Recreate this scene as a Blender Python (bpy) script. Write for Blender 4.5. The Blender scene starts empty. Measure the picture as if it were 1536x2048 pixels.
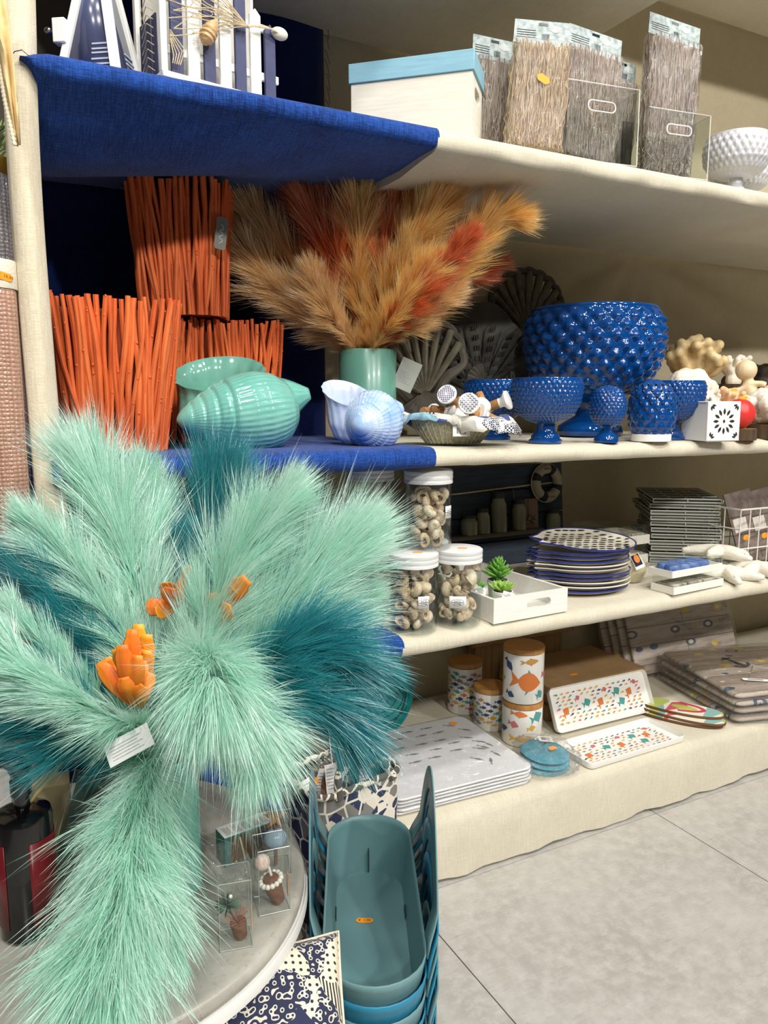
import bpy, math, random
import numpy as np
from mathutils import Vector, Matrix, Euler
random.seed(7)
rng = np.random.default_rng(7)
PI = math.pi
scene = bpy.context.scene
COL = scene.collection

# ------------------------------------------------------------------ camera
F_PX = 1530.0
CAM_H = 1.30
YAW, PITCH = math.radians(27.7), math.radians(8.33)
_fh = Vector((math.sin(YAW), math.cos(YAW), 0))
_R = Vector((math.cos(YAW), -math.sin(YAW), 0))
_F = _fh * math.cos(PITCH) - Vector((0, 0, math.sin(PITCH)))
_U = _fh * math.sin(PITCH) + Vector((0, 0, math.cos(PITCH)))
_C = Vector((0, 0, CAM_H))
cam_data = bpy.data.cameras.new('camera')
cam = bpy.data.objects.new('camera', cam_data)
COL.objects.link(cam)
cam_data.sensor_fit = 'VERTICAL'
cam_data.sensor_height = 36.0
cam_data.lens = F_PX * 36.0 / 2048.0
cam_data.clip_start = 0.02
cam.matrix_world = Matrix(((_R.x, _U.x, -_F.x, _C.x), (_R.y, _U.y, -_F.y, _C.y), (_R.z, _U.z, -_F.z, _C.z), (0, 0, 0, 1)))
scene.camera = cam

# ------------------------------------------------------------------ light
scene.view_settings.view_transform = 'Standard'
scene.view_settings.look = 'None'
scene.view_settings.gamma = 1.0
scene.view_settings.use_curve_mapping = False
scene.view_settings.exposure = 0.0
world = bpy.data.worlds.new('shop_air')
scene.world = world
world.use_nodes = True
world.node_tree.nodes['Background'].inputs[0].default_value = (1.0, 0.96, 0.90, 1)
world.node_tree.nodes['Background'].inputs[1].default_value = 0.045

def spot_panel(name, loc, target, size, watts, col=(1.0, 0.965, 0.905)):
    d = bpy.data.lights.new(name, 'AREA')
    d.shape = 'DISK'
    d.size = size
    d.energy = watts
    d.color = col
    o = bpy.data.objects.new(name, d)
    COL.objects.link(o)
    o.location = loc
    o.rotation_euler = (Vector(target) - Vector(loc)).to_track_quat('-Z', 'Y').to_euler()
    return o

for k, (lx, ly, w) in enumerate([(-1.1, -1.35, 200), (0.9, -1.45, 250), (2.7, -1.35, 250), (4.6, -1.3, 170), (0.0, -0.1, 185), (1.9, 0.0, 130), (-1.6, -4.6, 560), (1.0, -4.9, 640), (3.6, -4.7, 560)]):
    spot_panel('ceiling_spot', (lx, ly, 5.0), (lx * 0.5 + 0.7, 1.7, 0.9), 0.28, w * 0.25)

# ------------------------------------------------------------------ pixels -> real points
def ray(px, py):
    return _F + _R * ((px - 768) / F_PX) + _U * ((1024 - py) / F_PX)
def on_y(px, py, y):
    d = ray(px, py)
    return _C + d * (y / d.y)
def on_z(px, py, z):
    d = ray(px, py)
    return _C + d * ((z - CAM_H) / d.z)
def at_d(px, py, dist):
    return _C + ray(px, py) * dist

# ------------------------------------------------------------------ scene helpers
def lin(h):
    h = h.lstrip('#')
    return tuple((c / 12.92 if c <= 0.04045 else ((c + 0.055) / 1.055) ** 2.4) for c in (int(h[i:i + 2], 16) / 255 for i in (0, 2, 4))) + (1.0,)

def tag(o, label=None, cat=None, group=None, kind=None):
    if label: o['label'] = label
    if cat: o['category'] = cat
    if group: o['group'] = group
    if kind: o['kind'] = kind
    return o

def thing(name, label, cat, loc=(0, 0, 0), rotz=0.0, group=None, rot=None):
    o = bpy.data.objects.new(name, None)
    COL.objects.link(o)
    o.empty_display_size = 0.05
    o.location = loc
    o.rotation_euler = rot if rot is not None else (0, 0, rotz)
    return tag(o, label, cat, group)

def dup(root, loc=None, rot=None, label=None, scale=None):
    kids = {}
    for o in bpy.data.objects:
        if o.parent is not None:
            kids.setdefault(o.parent.name, []).append(o)
    def cp(o, par):
        c = o.copy()
        COL.objects.link(c)
        if par is not None:
            c.parent = par
        for k in kids.get(o.name, []):
            cp(k, c)
        return c
    r = cp(root, None)
    if loc is not None: r.location = loc
    if rot is not None: r.rotation_euler = rot
    if scale is not None: r.scale = scale
    if label: r['label'] = label
    return r

class MB:
    """collects shapes and links them as one mesh object"""
    def __init__(s):
        s.v, s.f, s.m = [], [], []
        s.mi = 0
    def add(s, vs, fs, M=None):
        b = len(s.v)
        if M is None: s.v += [tuple(p) for p in vs]
        else: s.v += [tuple(M @ Vector(p)) for p in vs]
        s.f += [tuple(i + b for i in f) for f in fs]
        s.m += [s.mi] * len(fs)
        return s
    def box(s, x0, x1, y0, y1, z0, z1, M=None):
        vs = [(x, y, z) for z in (z0, z1) for y in (y0, y1) for x in (x0, x1)]
        return s.add(vs, [(0, 2, 3, 1), (4, 5, 7, 6), (0, 1, 5, 4), (2, 6, 7, 3), (0, 4, 6, 2), (1, 3, 7, 5)], M)
    def grid(s, P, cu=False, cv=False, M=None):
        nu, nv = len(P), len(P[0])
        vs = [p for row in P for p in row]
        fs = []
        for i in range(nu if cu else nu - 1):
            for j in range(nv if cv else nv - 1):
                a, b = i * nv + j, ((i + 1) % nu) * nv + j
                c, d = ((i + 1) % nu) * nv + (j + 1) % nv, i * nv + (j + 1) % nv
                fs.append((a, b, c, d))
        return s.add(vs, fs, M)
    def tube(s, path, r, n=8, cap=True, closed=False, M=None):
        path = [Vector(p) for p in path]
        N = len(path)
        rs = [r] * N if not hasattr(r, '__len__') else r
        up = None
        rows = []
        for i, p in enumerate(path):
            if closed: t = path[(i + 1) % N] - path[i - 1]
            else: t = path[min(i + 1, N - 1)] - path[max(i - 1, 0)]
            t.normalize()
            if up is None:
                up = Vector((0, 0, 1)) if abs(t.z) < 0.9 else Vector((1, 0, 0))
            up = up - t * up.dot(t)
            if up.length < 1e-6: up = t.orthogonal()
            up.normalize()
            w = t.cross(up)
            rows.append([p + (up * math.cos(a) + w * math.sin(a)) * rs[i] for a in (2 * PI * k / n for k in range(n))])
        b = len(s.v)
        s.grid(rows, closed, True, M)
        if cap and not closed:
            s.f += [tuple(b + k for k in range(n)), tuple(b + (N - 1) * n + k for k in reversed(range(n)))]
            s.m += [s.mi] * 2
        return s
    def lathe(s, prof, n=32, M=None, fn=None, sx=1.0, sy=1.0):
        rows = []
        for k, (r, z) in enumerate(prof):
            row = []
            for i in range(n):
                a = 2 * PI * i / n
                rr = r if fn is None else fn(r, z, a, k)
                row.append((rr * math.cos(a) * sx, rr * math.sin(a) * sy, z))
            rows.append(row)
        return s.grid(rows, False, True, M)
    def prism(s, out, z0, z1, M=None):
        n = len(out)
        vs = [(x, y, z0) for x, y in out] + [(x, y, z1) for x, y in out]
        fs = [tuple(reversed(range(n))), tuple(range(n, 2 * n))] + [(i, (i + 1) % n, n + (i + 1) % n, n + i) for i in range(n)]
        return s.add(vs, fs, M)
    def ball(s, c, r, n=10, m=7, M=None):
        c = Vector(c)
        rr = r if hasattr(r, '__len__') else (r, r, r)
        rows = [[(c.x + rr[0] * math.sin(PI * j / m) * math.cos(2 * PI * i / n), c.y + rr[1] * math.sin(PI * j / m) * math.sin(2 * PI * i / n), c.z - rr[2] * math.cos(PI * j / m)) for i in range(n)] for j in range(m + 1)]
        return s.grid(rows, False, True, M)
    def build(s, name, mats, par=None, smooth=True, bevel=None, angle=40, solid=None, sub=0, kind=None, label=None, weld=True):
        me = bpy.data.meshes.new(name)
        me.from_pydata(s.v, [], s.f)
        if not isinstance(mats, (list, tuple)): mats = [mats]
        for m in mats: me.materials.append(m)
        if len(mats) > 1:
            me.polygons.foreach_set('material_index', s.m)
        import bmesh
        bm = bmesh.new()
        bm.from_mesh(me)
        if weld: bmesh.ops.remove_doubles(bm, verts=bm.verts, dist=1e-6)
        bmesh.ops.recalc_face_normals(bm, faces=bm.faces)
        bm.to_mesh(me)
        bm.free()
        if smooth:
            me.polygons.foreach_set('use_smooth', [True] * len(me.polygons))
            me.set_sharp_from_angle(angle=math.radians(angle))
        o = bpy.data.objects.new(name, me)
        COL.objects.link(o)
        if par is not None: o.parent = par
        if solid:
            md = o.modifiers.new('thickness', 'SOLIDIFY')
            md.thickness = solid
            md.offset = 0
        if bevel:
            md = o.modifiers.new('soft_edge', 'BEVEL')
            md.width = bevel
            md.segments = 2
            md.limit_method = 'ANGLE'
            md.angle_limit = math.radians(35)
        if sub:
            md = o.modifiers.new('sub', 'SUBSURF')
            md.levels = md.render_levels = sub
        if kind: o['kind'] = kind
        if label: o['label'] = label
        return o

def slot_panel(mb, x0, x1, z0, z1, hole, y0, y1, M=None):
    """upright panel with a rounded slot cut through it; hole = counter-clockwise (x, z) outline"""
    n = len(hole)
    li = min(range(n), key=lambda i: hole[i][0])
    ri = max(range(n), key=lambda i: hole[i][0])
    up, k = [], ri
    while True:
        up.append(hole[k])
        if k == li: break
        k = (k + 1) % n
    dn, k = [], li
    while True:
        dn.append(hole[k])
        if k == ri: break
        k = (k + 1) % n
    cz = hole[ri][1]
    for poly in ([(x1, cz), (x1, z1), (x0, z1), (x0, hole[li][1])] + up[::-1], [(x0, hole[li][1]), (x0, z0), (x1, z0), (x1, cz)] + dn[::-1]):
        for y in (y0, y1):
            mb.add([(x, y, z) for x, z in poly], [tuple(range(len(poly)))], M)
    mb.grid([[(x, y, z) for x, z in hole] for y in (y0, y1)], False, True, M)
    rim = [(x0, z0), (x1, z0), (x1, z1), (x0, z1)]
    mb.grid([[(x, y, z) for x, z in rim] for y in (y0, y1)], False, True, M)
    return mb
def rrect(w, d, r, n=5):
    """rounded rectangle outline, counter-clockwise"""
    out = []
    for cx, cy, a0 in ((w / 2 - r, d / 2 - r, 0), (-w / 2 + r, d / 2 - r, PI / 2), (-w / 2 + r, -d / 2 + r, PI), (w / 2 - r, -d / 2 + r, 1.5 * PI)):
        for k in range(n + 1):
            a = a0 + PI / 2 * k / n
            out.append((cx + r * math.cos(a), cy + r * math.sin(a)))
    return out
def bez(pts, n):
    """Catmull-Rom through the points"""
    P = [Vector(p) for p in pts]
    P = [P[0] * 2 - P[1]] + P + [P[-1] * 2 - P[-2]]
    out = []
    segs = len(P) - 3
    for i in range(n):
        u = i / (n - 1) * segs
        k = min(int(u), segs - 1)
        t = u - k
        a, b, c, d = P[k:k + 4]
        out.append(0.5 * ((2 * b) + (c - a) * t + (2 * a - 5 * b + 4 * c - d) * t * t + (3 * b - a - 3 * c + d) * t ** 3))
    return out
def RT(loc=(0, 0, 0), rot=(0, 0, 0), sc=1.0):
    return Matrix.Translation(Vector(loc)) @ Euler(rot).to_matrix().to_4x4() @ Matrix.Scale(sc, 4)

# ------------------------------------------------------------------ materials
def _new(name):
    m = bpy.data.materials.new(name)
    m.use_nodes = True
    nt = m.node_tree
    return m, nt, nt.nodes, nt.links, nt.nodes['Principled BSDF']
def _coords(nt, stretch=(1, 1, 1), kind='Object'):
    tc = nt.nodes.new('ShaderNodeTexCoord')
    mp = nt.nodes.new('ShaderNodeMapping')
    mp.inputs['Scale'].default_value = stretch
    nt.links.new(tc.outputs[kind], mp.inputs['Vector'])
    return mp.outputs['Vector']
def _mix(nt, fac, a, b):
    n = nt.nodes.new('ShaderNodeMix')
    n.data_type = 'RGBA'
    if hasattr(fac, 'is_linked') or hasattr(fac, 'links'): nt.links.new(fac, n.inputs[0])
    else: n.inputs[0].default_value = fac
    for k, v in ((6, a), (7, b)):
        if isinstance(v, tuple): n.inputs[k].default_value = v
        else: nt.links.new(v, n.inputs[k])
    return n.outputs[2]
def _ramp(nt, val, lo, hi):
    n = nt.nodes.new('ShaderNodeMapRange')
    n.inputs['From Min'].default_value = lo
    n.inputs['From Max'].default_value = hi
    nt.links.new(val, n.inputs['Value'])
    return n.outputs['Result']
def _noise(nt, vec, scale, detail=4, rough=0.55, dist=0.0):
    n = nt.nodes.new('ShaderNodeTexNoise')
    n.inputs['Scale'].default_value = scale
    n.inputs['Detail'].default_value = detail
    n.inputs['Roughness'].default_value = rough
    n.inputs['Distortion'].default_value = dist
    nt.links.new(vec, n.inputs['Vector'])
    return n.outputs['Fac']
def _bump(nt, b, val, strength, dist=0.002):
    n = nt.nodes.new('ShaderNodeBump')
    n.inputs['Strength'].default_value = strength
    n.inputs['Distance'].default_value = dist
    nt.links.new(val, n.inputs['Height'])
    nt.links.new(n.outputs['Normal'], b.inputs['Normal'])
def mat(name, col, rough=0.5, metal=0.0, spec=0.5, coat=0.0, var=None, vscale=12, lo=0.35, hi=0.65, stretch=(1, 1, 1), bump=0.0, bscale=120, bstretch=(1, 1, 1), sheen=0.0, sss=0.0):
    m, nt, N, L, b = _new(name)
    b.inputs['Base Color'].default_value = lin(col)
    b.inputs['Roughness'].default_value = rough
    b.inputs['Metallic'].default_value = metal
    b.inputs['Specular IOR Level'].default_value = spec
    b.inputs['Coat Weight'].default_value = coat
    b.inputs['Sheen Weight'].default_value = sheen
    if sss:
        b.inputs['Subsurface Weight'].default_value = sss
        b.inputs['Subsurface Radius'].default_value = (0.012, 0.009, 0.006)
    if var:
        fac = _ramp(nt, _noise(nt, _coords(nt, stretch), vscale), lo, hi)
        L.new(_mix(nt, fac, lin(col), lin(var)), b.inputs['Base Color'])
    if bump:
        _bump(nt, b, _noise(nt, _coords(nt, bstretch), bscale), bump)
    return m
def cloth(name, col, dark, light, rib=900.0, str_=0.5, amount=0.6, axis='X'):
    """woven cloth: fine ribs crossed by weft, with slubs"""
    m, nt, N, L, b = _new(name)
    b.inputs['Roughness'].default_value = 0.9
    b.inputs['Specular IOR Level'].default_value = 0.15
    b.inputs['Sheen Weight'].default_value = 0.15
    v = _coords(nt)
    st = (1, 0.08, 0.08) if axis == 'X' else (0.08, 1, 1)
    a = _noise(nt, _coords(nt, st), rib * 0.35, 2, 0.6)
    c = _noise(nt, _coords(nt, (0.10, 1, 1)), rib * 0.5, 2, 0.6)
    mx = N.new('ShaderNodeMath')
    mx.operation = 'MULTIPLY'
    L.new(a, mx.inputs[0])
    L.new(c, mx.inputs[1])
    f = _ramp(nt, mx.outputs[0], 0.16, 0.36)
    c1 = _mix(nt, f, lin(dark), lin(light))
    big = _ramp(nt, _noise(nt, v, 9, 3), 0.3, 0.7)
    c2 = _mix(nt, big, lin(col), lin(light))
    L.new(_mix(nt, amount, c2, c1), b.inputs['Base Color'])
    _bump(nt, b, mx.outputs[0], str_, 0.003)
    return m
def clear(name, tint='ffffff', gloss=0.10, rough=0.04, bump=0.0, bscale=40, edge=0.35, murk=0.0, murk_col='ffffff'):
    """thin clear plastic or glass sheet: see-through with reflections"""
    m, nt, N, L, b = _new(name)
    N.remove(b)
    out = N['Material Output']
    tr = N.new('ShaderNodeBsdfTransparent')
    tr.inputs['Color'].default_value = lin(tint)
    gl = N.new('ShaderNodeBsdfGlossy')
    gl.inputs['Roughness'].default_value = rough
    gl.inputs['Color'].default_value = (1, 1, 1, 1)
    lw = N.new('ShaderNodeLayerWeight')
    lw.inputs['Blend'].default_value = 0.35
    mr = N.new('ShaderNodeMapRange')
    mr.inputs['To Min'].default_value = gloss
    mr.inputs['To Max'].default_value = edge
    L.new(lw.outputs['Facing'], mr.inputs['Value'])
    mix = N.new('ShaderNodeMixShader')
    L.new(mr.outputs['Result'], mix.inputs[0])
    L.new(tr.outputs[0], mix.inputs[1])
    L.new(gl.outputs[0], mix.inputs[2])
    last = mix
    if murk:
        df = N.new('ShaderNodeBsdfDiffuse')
        df.inputs['Color'].default_value = lin(murk_col)
        m2 = N.new('ShaderNodeMixShader')
        m2.inputs[0].default_value = murk
        L.new(mix.outputs[0], m2.inputs[1])
        L.new(df.outputs[0], m2.inputs[2])
        last = m2
    if bump:
        bp = N.new('ShaderNodeBump')
        bp.inputs['Strength'].default_value = bump
        bp.inputs['Distance'].default_value = 0.02
        L.new(_noise(nt, _coords(nt), bscale, 5, 0.6, 1.0), bp.inputs['Height'])
        L.new(bp.outputs['Normal'], gl.inputs['Normal'])
    L.new(last.outputs[0], out.inputs['Surface'])
    return m

MAT = {}
def setm(**k):
    MAT.update(k)
setm(
    blue=cloth('blue_woven_cloth', '0f3273', '061b4c', '2657b2', 1100, 1.0, 0.6),
    navy=cloth('navy_curtain_cloth', '0c1c4a', '071234', '142a66', 900, 0.4, 0.5),
    cream=cloth('cream_canvas', 'c9c2ae', 'bdb5a0', 'd6cfbd', 900, 0.25, 0.4),
    creamwall=cloth('cream_drape', 'bfb397', 'b2a688', 'c9bea4', 900, 0.2, 0.4),
    creampost=cloth('cream_linen', 'd8cdb4', 'c7bb9f', 'e6dcc6', 800, 0.35, 0.5),
    white=mat('white_paint', 'f2f1ec', 0.45),
    whitegl=mat('white_glaze', 'f3f1ec', 0.15, coat=0.5),
    black=mat('black_gloss', '0a0a0c', 0.18, coat=0.4),
    print_black=mat('black_print', '1a1a1c', 0.7),
    sticker=mat('orange_sticker_paper', 'ff9d1c', 0.6),
    paper=mat('white_paper', 'f0efee', 0.7),
    papergrey=mat('printed_grey_paper', 'b9b9ba', 0.7, var='8f9092', vscale=300, stretch=(1, .2, 1)),
    cork=mat('cork', 'b98a55', 0.8, var='8f6236', vscale=260, bump=0.4, bscale=300),
    card=mat('brown_cardboard', 'a5845c', 0.8, var='987852', vscale=14, bump=0.05, bscale=200),
    film=clear('clear_film', gloss=0.10, rough=0.10, bump=0.9, bscale=34, edge=0.42),
    acryl=clear('clear_acrylic', 'fafcfb', gloss=0.025, rough=0.03, edge=0.22),
    frost=clear('frosted_white_plastic', 'ffffff', gloss=0.08, rough=0.3, edge=0.3, murk=0.62, murk_col='f2f2f2'),
    navyprint=mat('navy_print', '232c55', 0.7),
    stickertext=mat('brown_ink', '6a3500', 0.8),
)

def text(par, body, size, loc, rot, m, name='lettering', sx=1.0):
    cu = bpy.data.curves.new(name, 'FONT')
    cu.body = body
    cu.size = size
    cu.align_x = 'CENTER'
    cu.align_y = 'CENTER'
    cu.extrude = 0.00008
    cu.resolution_u = 2
    cu.materials.append(m)
    tmp = bpy.data.objects.new(name, cu)
    me = bpy.data.meshes.new_from_object(tmp)
    bpy.data.objects.remove(tmp)
    o = bpy.data.objects.new(name, me)
    COL.objects.link(o)
    o.parent = par
    o['kind'] = 'stuff'
    o.location = loc
    o.rotation_euler = rot
    o.scale = (sx, 1, 1)
    return o
def sticker(par, loc, rot, w=0.026, h=0.011, body=None, label='orange price sticker'):
    """orange price sticker with clipped ends, lying in its own xy plane"""
    c = h * 0.35
    o = MB().prism([(-w / 2, -h / 2 + c), (-w / 2 + c, -h / 2), (w / 2 - c, -h / 2), (w / 2, -h / 2 + c), (w / 2, h / 2 - c), (w / 2 - c, h / 2), (-w / 2 + c, h / 2), (-w / 2, h / 2 - c)], -0.0002, 0.0003).build('price_sticker', MAT['sticker'], par, smooth=False, label=label)
    o.location = loc
    o.rotation_euler = rot
    if body:
        text(o, body, h * 0.62, (0, 0, 0.0005), (0, 0, 0), MAT['stickertext'], 'price')
    return o

# ================================================================== SETTING
def face(px):
    """rotation about z that turns a thing's local -Y towards the camera column px"""
    return -(YAW + math.atan((px - 768) / F_PX))

YF, YB = 1.625, 2.35          # shelf front and back
ZT, ZM, ZL, ZB = 1.93, 1.18, 0.705, 0.19
XS = 0.995                    # where blue cloth meets cream cloth

# floor: large square concrete-look tiles with recessed joints
m, nt, N, L, b = _new('grey_stone_tile')
b.inputs['Roughness'].default_value = 0.38
v = _coords(nt)
f1 = _ramp(nt, _noise(nt, v, 3.2, 6, 0.65), 0.35, 0.68)
f2 = _ramp(nt, _noise(nt, v, 26, 5, 0.7), 0.42, 0.7)
f3 = _ramp(nt, _noise(nt, _coords(nt, (6, 60, 1)), 3.0, 4, 0.7), 0.55, 0.75)
c = _mix(nt, f1, lin('a6a29c'), lin('b9b6b0'))
c = _mix(nt, f2, c, lin('c0bdb8'))
ad = N.new('ShaderNodeMath'); ad.operation = 'MULTIPLY'; ad.inputs[1].default_value = 0.45
L.new(f3, ad.inputs[0])
c = _mix(nt, ad.outputs[0], c, lin('88837b'))
L.new(c, b.inputs['Base Color'])
_bump(nt, b, f2, 0.08, 0.001)
MAT['tile'] = m
grout = mat('dark_joint', '4a4843', 0.9)
fl = MB().box(-3.2, 5.6, -2.4, 3.2, -0.06, -0.006).build('floor', grout, smooth=False)
tag(fl, kind='structure')
T = 0.905
tile_me = None
for ix in range(-4, 5):
    for iy in range(-3, 3):
        x0, y0 = 0.914 + ix * T, 0.70 + iy * T
        if x0 > 4.6 or x0 < -2.6: continue
        if tile_me is None:
            o = MB().box(0.0016, T - 0.0016, 0.0016, T - 0.0016, -0.02, 0.0).build('tile', MAT['tile'], fl, smooth=False)
            tile_me = o.data
        else:
            o = bpy.data.objects.new('tile', tile_me)
            COL.objects.link(o)
            o.parent = fl
        o.location = (x0, y0, 0)

# back wall of the shop, with the pink and blue poster that shows past the drape
wall = MB().box(-3.2, 5.6, 2.85, 2.95, 0, 4.4).build('wall_back', mat('shop_wall', '8d8474', 0.9), smooth=False)
tag(wall, kind='structure')
pw = thing('wall_poster', 'pink and light blue wall poster showing above the top edge of the cream back drape', 'poster', (4.0, 2.845, 3.35))
MB().box(-1.3, 1.3, -0.006, 0, -0.40, 0.6).build('sheet', mat('poster_pink', 'd98a93', 0.6), pw, smooth=False)
MB().box(-1.3, 1.3, -0.009, -0.006, -0.60, -0.245).build('lower_band', mat('poster_blue', '86b6d2', 0.6), pw, smooth=False)

def wavy(x, k=0.0):
    return 0.5 * math.sin(23 * x + k) + 0.3 * math.sin(51 * x + 2.1 * k + 1) + 0.2 * math.sin(9.3 * x + 0.7 + k)

def cover(name, label, x0, x1, z, m, thick=0.045, sag=None, wob=0.003, tip=False, back=YB + 0.01, step=0.025, droop=0.0, nfold=0.0):
    """cloth wrapped round a shelf board: one closed skin"""
    n = int((x1 - x0) / step) + 1
    rows = []
    for i in range(n + 1):
        x = x0 + (x1 - x0) * i / n
        w = wob * wavy(x, z)
        w2 = wob * wavy(x, z + 2)
        s = 1.0
        if tip: s = min(1.0, 0.15 + 0.85 * ((x - x0) / 0.05) ** 0.6) if x < x0 + 0.05 else 1.0
        t = thick * s
        zt = z - (1 - s) * 0.018 + droop * (x - x0)
        sg = sag(x) if sag else 0.012
        f = nfold * max(0.0, math.sin(15 * x + 1.3)) ** 3
        sec = [(back, zt), (2.0, zt + w), (1.72, zt), (1.645, zt), (1.628, zt - 0.004), (1.617 + w2, zt - 0.012), (1.613 + w2, zt - t * 0.45 + w),
               (1.615 + w2 + f, zt - t * 0.75), (1.623 + w, zt - t * 0.93), (1.64, zt - t), (1.70, zt - t - sg * 0.45 + w2), (1.80, zt - t - sg * 0.85 - w2), (1.90, zt - t - sg), (2.03, zt - t - sg * 0.28 + w), (back, zt - t)]
        rows.append([(x, yy, zz) for yy, zz in sec])
    k = len(rows[0])
    mb = MB().grid(rows, False, True)
    mb.f += [tuple(range(k)), tuple(n * k + j for j in reversed(range(k)))]
    mb.m += [0, 0]
    o = mb.build(name, m, angle=75)
    return tag(o, label, 'cloth')

_sx = [on_y(px, py, 1.90) for px, py in ((40, 350), (100, 355), (350, 353), (600, 352), (700, 346), (790, 334), (900, 315))]
def blue_sag(x):
    z = np.interp(x, [p.x for p in _sx], [p.z for p in _sx])
    return max(0.006, ZT - 0.045 - z)
cover('shelf_cloth', 'bright blue woven cloth wrapped round the top shelf, over the orange twig planters', 0.108, XS, ZT + 0.004, MAT['blue'], 0.048, blue_sag, 0.0035, True)
cover('shelf_cloth', 'cream canvas wrapped round the top shelf, under the wooden box and string packs', XS - 0.004, 3.7, ZT, MAT['cream'], 0.052, lambda x: 0.016 + 0.012 * math.sin(3 * x), 0.004, False, nfold=0.006)
cover('shelf_cloth', 'bright blue woven cloth wrapped round the middle shelf, under the two ceramic shell planters', 0.12, XS, ZM + 0.004, MAT['blue'], 0.05, lambda x: 0.02, 0.003)
cover('shelf_cloth', 'cream canvas wrapped round the middle shelf, under the royal blue goblets', XS - 0.004, 3.7, ZM, MAT['cream'], 0.045, lambda x: 0.012, 0.0035, droop=-0.004)
cover('shelf_cloth', 'bright blue woven cloth wrapped round the lower shelf end, mostly behind the teal plumes', 0.12, 0.905, ZL + 0.004, MAT['blue'], 0.052, lambda x: 0.012, 0.002)
cover('shelf_cloth', 'cream canvas wrapped round the lower shelf, under the shell jars and plate stack', 0.900, 3.7, ZL, MAT['cream'], 0.05, lambda x: 0.012 + 0.01 * max(0, math.sin(5 * x)), 0.003)

# low plinth covered with canvas that stops just short of the floor
n = 90
rows = []
for i in range(n + 1):
    x = 0.885 + 2.8 * i / n
    w = wavy(x, 5)
    hem = 0.010 + 0.006 * wavy(x * 0.6, 1)
    rows.append([(x, YB + 0.01, ZB), (x, 1.70, ZB), (x, 1.648, ZB - 0.001), (x, 1.630 + 0.002 * w, ZB - 0.008), (x, 1.621 + 0.003 * w, ZB - 0.03), (x, 1.618 + 0.006 * w, 0.10), (x, 1.617 + 0.009 * w, 0.05), (x, 1.617 + 0.010 * w, hem), (x, 1.632 + 0.010 * w, hem), (x, 1.66, 0.10), (x, YB + 0.01, 0.10)])
k = len(rows[0])
mb = MB().grid(rows, False, True)
mb.f += [tuple(range(k)), tuple(n * k + j for j in reversed(range(k)))]
mb.m += [0, 0]
tag(mb.build('plinth_cloth', MAT['cream'], angle=60), 'cream canvas draped over the low plinth down to the grey floor', 'cloth')
tag(MB().box(0.90, 3.65, 1.68, YB, 0.0, 0.098).build('plinth', mat('dark_plinth', '2c2823', 0.9), smooth=False), 'dark wooden plinth base hidden behind the cream canvas hem', 'plinth')

# back drapes
def drape(name, label, x0, x1, z0, z1, y, m, fold, step=0.035):
    nx, nz = int((x1 - x0) / step), int((z1 - z0) / step)
    P = [[(x0 + (x1 - x0) * i / nx, y + fold(x0 + (x1 - x0) * i / nx, z0 + (z1 - z0) * j / nz), z0 + (z1 - z0) * j / nz) for j in range(nz + 1)] for i in range(nx + 1)]
    o = MB().grid(P).build(name, m, solid=0.003, angle=80)
    return tag(o, label, 'cloth')
def gather(x, z):
    a = math.atan2(x - 2.42, 1.90 - z) if z < 1.9 else 0
    r = math.hypot(x - 2.42, z - 1.90)
    g = 0.034 * math.sin(10 * a + .8 * math.sin(5 * a)) * min(1, r * 3.0) * math.exp(-r * 1.1) if z < 1.88 else 0.006 * math.sin(6 * x + 2 * z)
    return g + 0.006 * math.sin(4 * x + 3 * z)
drape('back_drape', 'cream canvas drape hanging behind all shelves, gathered above the coral candles', 0.97, 3.9, 0.12, 2.935, YB + 0.035, MAT['creamwall'], gather)
drape('back_curtain', 'dark navy curtain hanging behind the orange twig planters and orange plumes', 0.06, 1.015, 0.12, 1.90, YB - 0.005, MAT['navy'], lambda x, z: 0.006 * math.sin(14 * x))
cur = drape('back_curtain', 'dark navy curtain with frayed edge hanging behind the white picket lantern', 0.42, 1.02, 1.94, 2.95, YB - 0.01, MAT['navy'], lambda x, z: 0.010 * math.sin(17 * x + z))
dp = MB().box(-0.3, 0.43, 2.37, 2.378, 1.2, 3.0).build('shaded_cream_panel', mat('cream_in_shade_olive', '5d5646', 0.9), smooth=False)  # cream cloth in shade, its darkness put into the olive colour
tag(dp, 'cream cloth panel with its shade painted as dull olive, behind the tapered white lantern', 'cloth')
fr = MB()
for i in range(26):
    z = 1.99 + 0.9 * i / 26 + random.uniform(-0.01, 0.01)
    p = Vector((1.02, YB - 0.012, z))
    fr.tube([p, p + Vector((random.uniform(.004, .012), -.004, random.uniform(-.02, .0))), p + Vector((random.uniform(.006, .018), -.006, random.uniform(-.06, -.03)))], 0.0007, 4)
fr.build('frayed_thread', MAT['navy'], cur, kind='stuff')

# upper shelf just out of frame that shades the back of the top shelf
tag(MB().box(0.08, 1.80, 1.66, YB + 0.02, 2.43, 2.46).build('upper_shade_board', MAT['cream'], smooth=False), 'unseen cream covered upper shelf shading the back above the wooden box', 'shelf')

tag(MB().box(1.84, 3.7, 1.66, YB + 0.02, 2.84, 2.87).build('upper_shade_board', MAT['cream'], smooth=False), 'unseen cream board added above the string packs to shade the back drape', 'shelf')  # unseen board added to shade the right part of the back drape
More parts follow.
